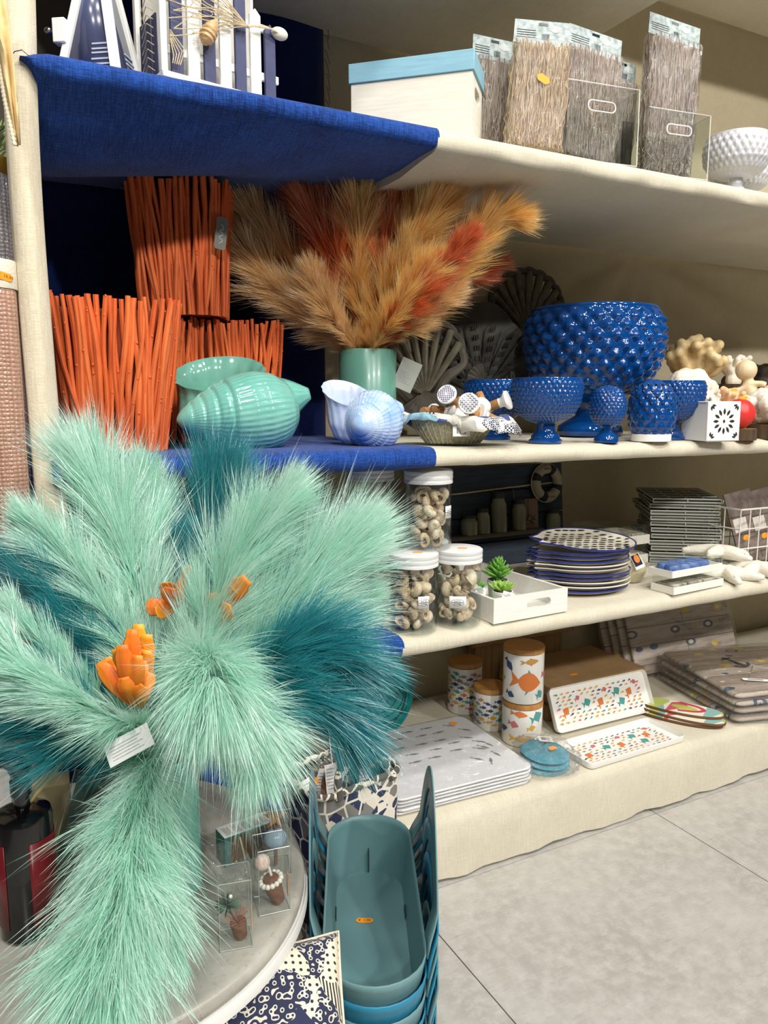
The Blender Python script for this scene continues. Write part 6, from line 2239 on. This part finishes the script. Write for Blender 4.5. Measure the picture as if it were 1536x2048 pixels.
c = _mix(nt, _noise(nt, _coords(nt), 14, 1), lin('3a3b46'), lin('6d6556'))
L.new(_mix(nt, lt_.outputs[0], c, lin('e4ddcc')), b.inputs['Base Color'])
MAT['swirl'] = m
fbz = .405
fb_loc = (.722, 1.604, .002)
fb = thing('fabric_basket', 'navy and cream patterned fabric basket full of packets behind the planter stack', 'basket', fb_loc, math.radians(12))
Wf, Df = .245, .185
rows = []
for f in (0, .5, .98, 1.0):
    rows.append([(x * (.92 + .08 * f), y * (.92 + .08 * f), (fbz) * f) for x, y in rrect(Wf, Df, .035, 6)])
mb = MB().grid(rows, False, True)
mb.f.append(tuple(range(len(rows[0]))))
mb.m.append(0)
mb.build('side', MAT['geo'], fb, solid=.005, angle=60)
MB().grid([[(x * .97, y * .96, z) for x, y in rrect(Wf, Df, .035, 6)] for z in (fbz - .002, .06)], False, True).build('lining', mat('dark_lining', '17171d', .9), fb)
MB().tube([(x, y, fbz) for x, y in rrect(Wf, Df, .035, 8)], .0085, 9, closed=True).build('rim_binding', MAT['swirl'], fb)
MB().tube(bez([(-.075, -Df / 2 - .006, fbz - .01), (-.070, -Df / 2 + .004, fbz + .035), (-.02, -Df / 2 + .02, fbz + .062), (.04, -Df / 2 + .016, fbz + .05), (.072, -Df / 2 + .002, fbz + .022), (.085, -Df / 2 - .006, fbz - .012)], 18), [.010] * 4 + [.013] * 10 + [.010] * 4, 8).build('handle', MAT['swirl'], fb)
pc_ = [mat('amber_pack', '7a4a22', .4), mat('dark_pack', '2d2824', .4), mat('olive_pack', '6a6250', .5)]
import itertools
ca, sa = math.cos(math.radians(12)), math.sin(math.radians(12))
for k, (x, y, rz, mk, lab_) in enumerate(((-.085, -.03, .3, 1, 'film packet with a white label and sticker at the left of the patterned basket'), (-.02, .0, -.1, 0, 'film packet with amber filling in the middle of the patterned basket'), (.045, -.02, .15, 1, 'film packet with a white label beside the basket handle'), (.0, .055, -.2, 2, 'dark film packet at the back of the patterned basket'), (-.075, .05, .1, 2, 'olive film packet in the back left corner of the patterned basket'))):
    t = thing('film_packet', lab_, 'packet', (fb_loc[0] + x * ca - y * sa, fb_loc[1] + x * sa + y * ca, fbz - .135), rot=(math.radians(-14 + 5 * k), math.radians(-8 + 6 * k), rz))
    MB().box(-.026, .026, -.012, .012, 0, .15).build('filling', pc_[mk], t, bevel=.006)
    MB().box(-.031, .031, -.015, .015, 0, .168).build('film', MAT['film'], t, bevel=.006)
    if k != 3:
        lb_ = MB().box(-.016, .016, -.0166, -.0158, .085, .155).build('paper_label', MAT['paper'], t, smooth=False)
        pr = MB()
        for q in range(7): pr.box(-.012, .010 - .004 * (q % 3), -.0171, -.0165, .095 + q * .008, .097 + q * .008)
        pr.build('print', MAT['papergrey'], lb_, smooth=False, kind='stuff')
    if k in (0, 2):
        sticker(t, (.022, -.0168, .140), (PI / 2, .5, 0), .022, .016)

# blue wooden crate under the table edge
cr = thing('blue_crate', 'bright blue wooden crate corner between the marble table and the patterned basket', 'crate', (.40, 1.60, .002), math.radians(-4))
bwm = mat('blue_painted_wood', '1c3f9c', .5, var='193787', vscale=12)
MB().box(0, .165, 0, .014, 0, .43).box(0, .165, .20, .214, 0, .43).box(0, .014, .014, .20, 0, .43).box(.151, .165, .014, .20, 0, .43).box(.014, .151, .014, .20, 0, .01).build('body', bwm, cr, bevel=.0015)

# nautical patchwork cushions under the table --------------------------
m, nt, N, L, b = _new('nautical_patchwork')
b.inputs['Roughness'].default_value = .85
b.inputs['Sheen Weight'].default_value = .1
v = _coords(nt)
vo = N.new('ShaderNodeTexVoronoi'); vo.inputs['Scale'].default_value = 13; L.new(v, vo.inputs['Vector'])
nz = N.new('ShaderNodeTexNoise'); nz.inputs['Scale'].default_value = 9; L.new(v, nz.inputs['Vector'])
ad = N.new('ShaderNodeMix'); ad.data_type = 'VECTOR'; ad.inputs[0].default_value = .10
L.new(v, ad.inputs[4]); L.new(nz.outputs['Color'], ad.inputs[5]); L.new(ad.outputs[1], vo.inputs['Vector'])
sp = N.new('ShaderNodeSeparateColor'); L.new(vo.outputs['Color'], sp.inputs[0])
dots = N.new('ShaderNodeTexVoronoi'); dots.voronoi_dimensions = '2D'; dots.inputs['Scale'].default_value = 95; dots.inputs['Randomness'].default_value = .08; L.new(v, dots.inputs['Vector'])
dd = N.new('ShaderNodeMath'); dd.operation = 'LESS_THAN'; dd.inputs[1].default_value = .22; L.new(dots.outputs['Distance'], dd.inputs[0])
cream_dots = _mix(nt, dd.outputs[0], lin('e3dac2'), lin('20222f'))
sq_ = N.new('ShaderNodeTexVoronoi'); sq_.feature = 'SMOOTH_F1'; sq_.voronoi_dimensions = '2D'; sq_.inputs['Scale'].default_value = 95; L.new(v, sq_.inputs['Vector'])
wv_ = N.new('ShaderNodeMath'); wv_.operation = 'PINGPONG'; wv_.inputs[1].default_value = .22; L.new(sq_.outputs['Distance'], wv_.inputs[0])
w2 = N.new('ShaderNodeMath'); w2.operation = 'GREATER_THAN'; w2.inputs[1].default_value = .155; L.new(wv_.outputs[0], w2.inputs[0])
navy_squig = _mix(nt, w2.outputs[0], lin('232845'), lin('cfcabd'))
st_ = N.new('ShaderNodeTexWave'); st_.inputs['Scale'].default_value = 64; st_.inputs['Distortion'].default_value = .6; st_.inputs['Detail'].default_value = 0; L.new(v, st_.inputs['Vector'])
s2_ = N.new('ShaderNodeMath'); s2_.operation = 'GREATER_THAN'; s2_.inputs[1].default_value = .55; L.new(st_.outputs['Fac'], s2_.inputs[0])
stripes = _mix(nt, s2_.outputs[0], lin('e0d8c4'), lin('16171f'))
c = _mix(nt, gt(sp.outputs[0], .42), navy_squig, cream_dots)
c = _mix(nt, gt(sp.outputs[0], .84), c, stripes)
c = _mix(nt, gt(sp.outputs[1], .88), c, lin('252b4c'))
L.new(c, b.inputs['Base Color'])
_bump(nt, b, _noise(nt, v, 18, 3), .35, .012)
MAT['naut'] = m
def cushion(label, loc, rot, w, d, h, seed, pinch=.5):
    r = random.Random(seed)
    t = thing('cushion', label, 'cushion', loc, rot=rot)
    n = 26
    top, bot = [], []
    for i in range(n + 1):
        ra, rb2 = [], []
        for j in range(n + 1):
            u, v_ = -1 + 2 * i / n, -1 + 2 * j / n
            k_ = ((1 - u ** 4) * (1 - v_ ** 4)) ** pinch
            wr = .012 * math.sin(5 * u + seed) * math.sin(4 * v_ + 2 * seed) + .006 * math.sin(11 * u * v_ + seed)
            x, y = w / 2 * u * (1 - .06 * (1 - v_ ** 2) * abs(u)), d / 2 * v_ * (1 - .06 * (1 - u ** 2) * abs(v_))
            ra.append((x, y, h / 2 * k_ + wr * k_))
            rb2.append((x, y, -h / 2 * k_ + wr * k_))
        top.append(ra)
        bot.append(rb2)
    mb = MB().grid(top).grid(bot)
    mb.build('cover', MAT['naut'], t, angle=100)
    edge = [top[i][0] for i in range(n)] + [top[n][j] for j in range(n)] + [top[n - i][n] for i in range(n)] + [top[0][n - j] for j in range(n)]
    MB().tube(edge, .0022, 5, closed=True).build('seam', mat('cream_piping', 'dcd3bd', .9) if 'cream_piping' not in bpy.data.materials else bpy.data.materials['cream_piping'], t)
    return t
cushion('nautical patchwork cushion on top of the pile between the marble table and planter stack', (.252, .880, .380), (math.radians(36), 0, math.radians(-15.6)), .30, .37, .13, 4, .5)
cushion('nautical patchwork cushion in the middle of the pile under the marble table rim', (.190, .800, .235), (math.radians(20), math.radians(4), math.radians(-22)), .32, .34, .13, 2, .4)
cushion('nautical patchwork cushion lowest of the pile, lying on the floor', (.200, .86, .082), (math.radians(2), 0, math.radians(-10)), .32, .34, .15, 3, .4)

# ---------------------------------------------------------------- left neighbour display
def roll(label, px0, px1, y, ztop_px, zbot_px, c1, c2, seed, metal=0.0):
    a, c_ = on_y(px0, 600, y), on_y(px1, 600, y)
    zt_ = on_y(px1, ztop_px, y).z
    zb_ = 0.002
    R_ = (c_.x - a.x) / 2
    t = thing('wrapped_roll', label, 'roll', ((a.x + c_.x) / 2, y, zb_))
    mm = bpy.data.materials.new('bubble_wrap_' + c1)
    mm.use_nodes = True
    nt_2 = mm.node_tree
    b2 = nt_2.nodes['Principled BSDF']
    b2.inputs['Roughness'].default_value = .16
    b2.inputs['Coat Weight'].default_value = .6
    b2.inputs['Metallic'].default_value = metal
    fac = _ramp(nt_2, _noise(nt_2, _coords(nt_2, (1, 1, .25)), 26, 3), .35, .65)
    nt_2.links.new(_mix(nt_2, fac, lin(c1), lin(c2)), b2.inputs['Base Color'])
    vb = nt_2.nodes.new('ShaderNodeTexVoronoi')
    vb.inputs['Scale'].default_value = 130
    vb.inputs['Randomness'].default_value = .25
    nt_2.links.new(_coords(nt_2), vb.inputs['Vector'])
    bm_ = nt_2.nodes.new('ShaderNodeBump')
    bm_.inputs['Strength'].default_value = .9
    bm_.inputs['Distance'].default_value = .004
    bm_.invert = True
    nt_2.links.new(vb.outputs['Distance'], bm_.inputs['Height'])
    nt_2.links.new(bm_.outputs['Normal'], b2.inputs['Normal'])
    prof = [(0, 0), (R_ * .90, 0)] + [(R_ * (.88 + .12 * q / 20 + .012 * math.sin(q * 1.9)), (zt_ - zb_) * q / 20) for q in range(1, 20)] + [(R_ * .97, zt_ - zb_ - .01), (R_ * .85, zt_ - zb_), (0, zt_ - zb_ - .004)]
    MB().lathe(prof, 28, fn=lambda r, z, a_, k: r * (1 + .015 * math.sin(5 * a_ + z * 4))).build('roll', mm, t)
    return t, R_, zt_
t, R_, zt_ = roll('bubble wrapped dull pink roll with a pale band and orange sticker, beside the cream post', -60, 36, 1.645, 560, 1090, 'b9917c', 'a67f6c', 1)
bz = on_y(20, 555, 1.645).z
MB().lathe([(R_ * 1.02, bz - .026), (R_ * 1.035, bz - .024), (R_ * 1.035, bz + .024), (R_ * 1.02, bz + .026)], 28).build('paper_band', mat('pale_bubble_band', 'e4dccb', .3, coat=.4, bump=.6, bscale=160), t, label='pale wrapped band')
sticker(t, (R_ * .50, -R_ * .92, bz - .006), (PI / 2, .18, .5), .030, .014, '\u20ac  19,90')
roll('silver bubble wrapped roll standing behind the pink roll, beside the cream post', -70, 42, 1.80, 358, 1090, 'b4b2b4', '75747a', 2, .35)

cl = on_y(20, 100, 1.50)
P = []
for i in range(15):
    f = i / 14
    py = -80 + 370 * f
    xl = float(np.interp(py, [-80, 0, 110, 200, 290], [-60, -40, 0, 14, 32]))
    xr = float(np.interp(py, [-80, 0, 110, 200, 290], [6, 12, 24, 34, 40]))
    row = []
    for j in range(7):
        q = on_y(xl + (xr - xl) * j / 6, py, 1.50)
        row.append((q.x, q.y + .010 * math.sin(j * 1.4 + i * .3), q.z))
    P.append(row)
hb = MB().grid(P).build('hanging_cloth', mat('warm_cream_textile', 'e6cf9f', .85, var='d9c08c', vscale=30, bump=.3, bscale=150), solid=.003, angle=80)
tag(hb, 'warm cream hanging textile with a fringed edge at the far upper left', 'textile')
fr = MB()
for i in range(4, 15):
    for e in range(3):
        p = Vector(P[i][0]).lerp(Vector(P[max(0, i - 1)][0]), e / 3)
        fr.ball(p + Vector((-.003, 0, 0)), (.0045, .003, .0045), 6, 4)
fr.build('fringe', MAT['creampost'], hb, kind='stuff')
pl = on_y(10, 335, 2.05)
pt_ = thing('potted_plant', 'pale green spiky plant in a gold pot behind the cream linen post', 'plant', (pl.x - .03, 2.05, pl.z - .05))
MB().lathe([(0, 0), (.045, 0), (.062, .055), (.060, .06), (.054, .055), (0, .05)], 24).build('pot', mat('gold_pot', '8a6a24', .35, metal=.6), pt_)
mb = MB(); r = random.Random(8)
for q in range(150):
    a, e = r.uniform(0, 6.3), r.uniform(-.2, 1.5)
    d = Vector((math.cos(a) * math.cos(e), math.sin(a) * math.cos(e), math.sin(e)))
    p0 = Vector((0, 0, .06)) + d * r.uniform(.02, .075)
    n_ = d.orthogonal().normalized() * .005
    n2 = d.cross(n_).normalized() * .003
    l = r.uniform(.022, .035)
    d2 = (d + Vector((r.uniform(-.6, .6), r.uniform(-.6, .6), r.uniform(-.3, .6)))).normalized()
    mb.add([p0 - n_ * .4, p0 + d2 * l * .5 + n_, p0 + d2 * l, p0 + d2 * l * .5 - n_, p0 + d2 * l * .5 + n2], [(0, 1, 4), (1, 2, 4), (2, 3, 4), (3, 0, 4)])
mb.build('foliage', mat('pale_green_leaf', 'b8cf86', .5, var='86a85a', vscale=40), pt_, kind='stuff')
tag(MB().box(-.40, .065, 1.96, 2.30, pl.z - .085, pl.z - .052).build('display_shelf', mat('brown_shelf', '5a4630', .7), bevel=.002), 'dark brown neighbouring shelf board under the gold potted plant', 'shelf')
tag(MB().box(-.42, -.40, 1.96, 2.30, 0, 2.6).build('display_partition', mat('dark_side', '4a3f34', .8), smooth=False), 'dark neighbouring display side panel at the far left', 'panel')

# ================================================================== PLUMES
def plume_mat(name, a, b_, trans=.42):
    m = bpy.data.materials.new(name)
    m.use_nodes = True
    nt = m.node_tree
    N, L = nt.nodes, nt.links
    N.remove(N['Principled BSDF'])
    at = N.new('ShaderNodeAttribute')
    at.attribute_name = 'tint'
    c = _mix(nt, at.outputs['Fac'], lin(a), lin(b_))
    d = N.new('ShaderNodeBsdfDiffuse'); L.new(c, d.inputs['Color'])
    t = N.new('ShaderNodeBsdfTranslucent'); L.new(c, t.inputs['Color'])
    g = N.new('ShaderNodeBsdfGlossy'); g.inputs['Roughness'].default_value = .32
    x1 = N.new('ShaderNodeMixShader'); x1.inputs[0].default_value = trans
    L.new(d.outputs[0], x1.inputs[1]); L.new(t.outputs[0], x1.inputs[2])
    x2 = N.new('ShaderNodeMixShader'); x2.inputs[0].default_value = .14
    L.new(x1.outputs[0], x2.inputs[1]); L.new(g.outputs[0], x2.inputs[2])
    L.new(x2.outputs[0], N['Material Output'].inputs['Surface'])
    return m
PM = dict(
    mint=plume_mat('mint_fibre', 'a4e6cf', 'effff9'),
    teal=plume_mat('teal_fibre', '128896', '3fb0b8'),
    tan=plume_mat('tan_fibre', 'f0c078', 'ffe9ba'),
    gold=plume_mat('gold_fibre', 'ffc458', 'ffecaa'),
    rust=plume_mat('rust_fibre', 'da622e', 'f08c50'),
    coral=plume_mat('coral_fibre', 'ec7a3e', 'fbac74'),
)
stem_m = {'mint': mat('mint_stem', '4f8f7c', .6), 'teal': mat('teal_stem', '10565f', .6), 'tan': mat('tan_stem', '9a6a34', .6), 'gold': mat('gold_stem', 'a8762e', .6), 'rust': mat('rust_stem', '8a2f1c', .6), 'coral': mat('coral_stem', 'a04428', .6)}
def unit(a):
    return a / np.maximum(np.linalg.norm(a, axis=-1, keepdims=True), 1e-9)
def plume(label, kind, ctrl, R, n, t0=.22, ang=36, grav=.25, width=.00074, seed=0, tipk=.55, fwd=.25, rootk=.45, flat=None):
    rg = np.random.default_rng(100 + seed)
    P = np.array([tuple(p) for p in bez([at_d(*c) for c in ctrl], 80)])
    Tn = unit(np.gradient(P, axis=0))
    root = P[0].copy()
    t = thing('feather_plume', label, 'plume', tuple(root))
    idx = range(0, 80, 4)
    MB().tube([tuple(P[i] - root) for i in idx], [.0022 * (1 - .7 * i / 80) for i in idx], 6).build('stem', stem_m[kind], t)
    K = max(20, n // 42)
    tk = t0 + (1 - t0) * rg.random(K) ** .85
    ii = np.minimum((tk * 79).astype(int), 78)
    fr_ = (tk * 79 - ii)[:, None]
    B = P[ii] * (1 - fr_) + P[ii + 1] * fr_
    T_ = unit(Tn[ii])
    rnd = unit(rg.normal(size=(K, 3)))
    Nn = unit(rnd - T_ * (rnd * T_).sum(1, keepdims=True))
    u = (tk - t0) / (1 - t0)
    env = np.interp(u, [0, .25, .55, .85, 1], [rootk, .9, 1.0, .80, tipk])
    A = np.radians(ang + rg.normal(size=K) * 9) * np.interp(u, [0, .8, 1], [1, .85, .35])
    D = np.cos(A)[:, None] * T_ + np.sin(A)[:, None] * Nn
    S = R * env * rg.uniform(.70, 1.38, K) / np.maximum(.55, np.sin(np.radians(ang)) * 1.25)
    # strands
    m_ = n
    sk = rg.integers(0, K, m_)
    s0 = rg.random(m_) ** 1.3 * .50 * S[sk]
    jit = unit(rg.normal(size=(m_, 3)))
    bend = T_[sk] * fwd + np.array([0, 0, -1.0]) * grav * rg.uniform(.4, 1.4, m_)[:, None]
    def along(s):   # sprig axis curve
        q = s[:, None]
        return B[sk] + D[sk] * q + bend * (q ** 2) / S[sk][:, None] * .5
    base = along(s0)
    d0 = unit(D[sk] + bend * (s0 / S[sk])[:, None] + jit * .23)
    Ls = (S[sk] - s0) * rg.uniform(.62, 1.12, m_)
    Ls = np.maximum(Ls, .25 * S[sk])
    j2 = rg.normal(size=(m_, 3)) * .16
    rings = []
    for f in (0, .4, .75, 1.0):
        q = (Ls * f)[:, None]
        rings.append(base + d0 * q + (bend * .9 + j2) * q * f * .5)
    rr = unit(rg.normal(size=(m_, 3)))
    side = unit(np.cross(d0, rr))
    w = width * rg.uniform(.7, 1.3, m_)[:, None]
    V = np.empty((m_, 7, 3))
    for k, kw in enumerate((.8, 1.0, .7)):
        V[:, 2 * k] = rings[k] - side * w * kw * .5
        V[:, 2 * k + 1] = rings[k] + side * w * kw * .5
    V[:, 6] = rings[3]
    V -= root
    me = bpy.data.meshes.new('feathers')
    me.vertices.add(m_ * 7)
    me.vertices.foreach_set('co', V.astype(np.float32).ravel())
    lp = np.array([0, 1, 3, 2, 2, 3, 5, 4, 4, 5, 6], np.int32)
    loops = (np.arange(m_, dtype=np.int32)[:, None] * 7 + lp[None]).ravel()
    me.loops.add(len(loops))
    me.loops.foreach_set('vertex_index', loops)
    st = (np.arange(m_, dtype=np.int32)[:, None] * 11 + np.array([0, 4, 8], np.int32)[None]).ravel()
    me.polygons.add(m_ * 3)
    me.polygons.foreach_set('loop_start', st)
    at = me.attributes.new('tint', 'FLOAT', 'POINT')
    tv = np.repeat(np.clip(.5 * rg.random(K)[sk] + .5 * rg.random(m_), 0, 1), 7).astype(np.float32)
    at.data.foreach_set('value', tv)
    me.update(calc_edges=True)
    me.materials.append(PM[kind])
    o = bpy.data.objects.new('feathers', me)
    COL.objects.link(o)
    o.parent = t
    o['kind'] = 'stuff'
    return t

V0 = (338, 1560, 1.15)
V1 = (352, 1480, 1.15)
sd = 0
def PL(*a, **k):
    global sd
    sd += 1
    return plume(*a, seed=sd, **k)
# mint and teal bouquet
PL('tall mint plume rising to the upper left in front of the orange twig planter', 'mint', [V0, (325, 1400, 1.17), (268, 1150, 1.24), (218, 1010, 1.28), (176, 925, 1.30)], .105, 9000, t0=.16, grav=.10)
PL('mint plume rising beside the tallest left mint plume, its tip towards the blue shelf cloth', 'mint', [V0, (340, 1380, 1.20), (318, 1180, 1.30), (298, 1040, 1.34), (288, 965, 1.35)], .075, 6000, t0=.2, grav=.10)
PL('mint plume fanning left with its pale tip beside the bubble wrapped roll', 'mint', [V0, (310, 1400, 1.16), (225, 1240, 1.16), (135, 1120, 1.16), (70, 1060, 1.16)], .070, 5500, t0=.2, grav=.15)
PL('upright teal plume in the middle, behind the mint plumes and below the mint shell planter', 'teal', [V0, (365, 1380, 1.22), (400, 1180, 1.36), (426, 1050, 1.40), (438, 990, 1.41)], .112, 9500, t0=.18, grav=.08)
PL('mint plume leaning right of centre with a dark stem line, tip below the blue cloth', 'mint', [V0, (372, 1400, 1.13), (425, 1220, 1.14), (490, 1095, 1.17), (556, 1012, 1.19)], .092, 8500, t0=.16, grav=.12)
PL('long mint plume reaching right across to the shell jars', 'mint', [V0, (400, 1450, 1.15), (505, 1290, 1.18), (612, 1172, 1.22), (708, 1082, 1.26)], .112, 11000, t0=.18, grav=.12, rootk=.5)
PL('second mint plume below the long right one, near the blue end of the lower shelf', 'mint', [V0, (410, 1465, 1.16), (530, 1350, 1.22), (620, 1270, 1.25), (715, 1205, 1.28)], .078, 6500, t0=.2, grav=.22)
PL('teal plume drooping right in front of the lower blue shelf end', 'teal', [V0, (410, 1460, 1.10), (520, 1345, 1.09), (620, 1292, 1.10), (715, 1325, 1.12)], .085, 9500, t0=.2, grav=.45)
PL('lower teal plume drooping right above the patterned fabric basket', 'teal', [V0, (420, 1480, 1.08), (530, 1400, 1.07), (625, 1400, 1.08), (700, 1465, 1.09)], .070, 8000, t0=.22, grav=.5)
PL('dark teal plume inside the bouquet just left of centre, behind the orange raffia', 'teal', [V0, (330, 1420, 1.24), (318, 1280, 1.30), (322, 1180, 1.33), (345, 1100, 1.34)], .075, 5500, t0=.2, grav=.1)
PL('teal plume fanning to the upper left edge, below the pale mint tip', 'teal', [V0, (295, 1430, 1.20), (212, 1330, 1.17), (125, 1215, 1.15), (30, 1135, 1.15)], .078, 8500, t0=.2, grav=.15)
PL('mint plume lying low to the left, crossing over the upper left teal plume', 'mint', [V0, (300, 1460, 1.14), (195, 1400, 1.08), (95, 1305, 1.05), (-30, 1185, 1.04)], .046, 5500, t0=.2, grav=.12)
PL('pale mint plume arching down left like a bow below the orange raffia', 'mint', [V0, (320, 1480, 1.10), (215, 1432, 1.00), (95, 1375, .96), (-30, 1255, .95)], .048, 7000, t0=.16, grav=.35, ang=26)
PL('dark teal plume hanging at the far left above the black pump bottle', 'teal', [V0, (300, 1500, 1.12), (190, 1470, 1.05), (90, 1430, 1.02), (-30, 1420, 1.0)], .082, 8500, t0=.25, grav=.35)
PL('mint plume pointing towards the viewer in the middle, its fibres falling like a fountain', 'mint', [V0, (375, 1430, 1.08), (405, 1345, .99), (425, 1345, .93), (432, 1385, .90)], .088, 10000, t0=.25, grav=.75, ang=46)
PL('round mint plume tuft drooping over the marble table at the right of the vase', 'mint', [V0, (400, 1475, 1.10), (455, 1425, 1.02), (492, 1440, .98), (505, 1490, .96)], .078, 9000, t0=.25, grav=.75, ang=44)
PL('long mint plume hanging forward and down over the marble table edge to the photo bottom', 'mint', [V0, (315, 1490, 1.08), (282, 1590, .97), (256, 1740, .86), (218, 1900, .76), (165, 2090, .69)], .080, 16000, t0=.14, grav=.12, ang=30, fwd=.30, tipk=.9, rootk=.35)
PL('second hanging mint plume beside the long one, over the front of the mint vase', 'mint', [V0, (322, 1495, 1.06), (300, 1590, .97), (315, 1740, .90), (345, 1900, .85)], .038, 3500, t0=.22, grav=.10, ang=30, fwd=.30)

# orange and gold bouquet
W0 = (736, 790, 2.27)
UP = [
    ('tan plume fanning far left towards the stacked twig planter, upper', 'tan', [(700, 690, 2.24), (620, 590, 2.20), (530, 470, 2.17), (464, 388, 2.15)], .096, 7500),
    ('tan plume fanning left below the uppermost tan one', 'tan', [(700, 700, 2.22), (615, 630, 2.16), (540, 560, 2.12), (478, 490, 2.10)], .085, 7000),
    ('rust red plume at the upper left, between tan and gold plumes', 'rust', [(715, 690, 2.24), (675, 550, 2.15), (632, 435, 2.13), (600, 352, 2.12)], .100, 8000),
    ('dark rust plume at the back under the blue shelf cloth', 'rust', [(728, 690, 2.32), (705, 540, 2.36), (690, 430, 2.38), (675, 360, 2.38)], .100, 6000),
    ('gold plume standing upright in the middle of the orange bouquet', 'gold', [(730, 690, 2.19), (718, 560, 2.12), (718, 455, 2.09), (724, 372, 2.08)], .074, 7000),
    ('short tan plume low in the middle over the vase rim, left side', 'tan', [(712, 700, 2.18), (672, 645, 2.11), (645, 600, 2.08), (628, 560, 2.06)], .066, 6000),
    ('rust orange plume with a wispy tip crossing the cream cloth', 'coral', [(742, 690, 2.22), (768, 530, 2.13), (792, 415, 2.11), (815, 330, 2.10)], .074, 6500),
    ('coral plume whose thin tip points to the seam of the cloths', 'coral', [(748, 690, 2.25), (795, 550, 2.18), (840, 435, 2.17), (882, 352, 2.16)], .066, 5000),
    ('gold plume leaning right with a bright white gold tip', 'gold', [(745, 690, 2.18), (785, 575, 2.11), (832, 475, 2.08), (886, 395, 2.07)], .090, 9000),
    ('shorter gold plume low right of the middle, over the vase rim', 'gold', [(748, 700, 2.16), (785, 630, 2.08), (830, 570, 2.05), (872, 525, 2.04)], .066, 7000),
    ('dark red plume low right between two gold plumes', 'rust', [(755, 690, 2.18), (820, 612, 2.07), (880, 540, 2.03), (935, 478, 2.01)], .056, 7000),
    ('gold plume reaching far right with a curled tip over the shell plaques', 'gold', [(758, 690, 2.20), (845, 610, 2.14), (920, 520, 2.10), (970, 450, 2.08), (1025, 438, 2.06)], .076, 9000),
    ('thin rust plume behind the far right gold plume, in front of the cream drape', 'rust', [(765, 690, 2.28), (850, 620, 2.32), (930, 560, 2.36), (1000, 530, 2.38)], .060, 3500),
    ('dark tan plume drooping low at the right side of the vase', 'tan', [(762, 700, 2.19), (815, 655, 2.13), (865, 610, 2.10), (900, 580, 2.09)], .055, 4500),
]
for lab_, kd, ct_, R_, n_ in UP:
    PL(lab_, kd, [W0] + ct_, R_ * 1.14, int(n_ * 1.15), t0=.20, grav=.06, width=.0009, ang=37, rootk=.62)

# orange raffia flowers tucked between the plumes
pet_a = mat('orange_petal', 'f2861c', .45, var='ffb52e', vscale=30, stretch=(1, 1, .3))
pet_b = mat('deep_orange_petal', 'e8661a', .45, var='f79a2a', vscale=30, stretch=(1, 1, .3))
def raffia(label, base, petals, w):
    p0 = at_d(*base)
    t = thing('raffia_flower', label, 'flower', tuple(p0))
    for k, (px, py, dd) in enumerate(petals):
        p1 = at_d(px, py, dd) - p0
        mid = p1 * .55 + _F * (.010 if k % 2 else -.008)
        pts_ = bez([Vector((0, 0, 0)), mid, p1], 12)
        rows = []
        for i, q in enumerate(pts_):
            f = i / 11
            ww = w * (.35 + .65 * math.sin(PI * min(1, f * .62 + .12))) * (1 if f < .9 else .75)
            d_ = (pts_[min(11, i + 1)] - pts_[max(0, i - 1)]).normalized()
            sdv = d_.cross(_F).normalized()
            rows.append([tuple(q + sdv * ww * s_ + _F * (-.002 + .0035 * abs(s_) + .0012 * math.cos(11 * s_))) for s_ in (-1, -.7, -.4, -.1, .2, .5, .8, 1)])
        o = MB().grid(rows).build('petal', pet_a if k % 2 else pet_b, t, solid=.0006, angle=120)
    return t
_fr = random.Random(12)
_tips = [(198, 1325), (210, 1318), (222, 1335), (232, 1298), (243, 1290), (256, 1280), (264, 1258), (276, 1248), (284, 1318), (292, 1300), (302, 1345), (294, 1268), (246, 1355), (262, 1325), (290, 1372), (238, 1345), (274, 1310), (226, 1362)]
raffia('bright orange raffia flower in the middle of the mint bouquet, its petals fully showing', (274, 1412, 1.07), [(x, y, 1.03 + .06 * _fr.random()) for x, y in _tips], .0125)
raffia('orange raffia flower half hidden by mint fibres, above the fully showing flower', (345, 1215, 1.20), [(292, 1212, 1.18), (330, 1165, 1.18), (352, 1180, 1.17), (385, 1135, 1.19), (340, 1175, 1.16), (312, 1225, 1.17)], .014)
raffia('orange raffia flower seen through mint fibres, furthest right in the mint bouquet', (425, 1225, 1.16), [(495, 1158, 1.10), (470, 1180, 1.11), (464, 1222, 1.10), (448, 1240, 1.11), (440, 1190, 1.13)], .015)
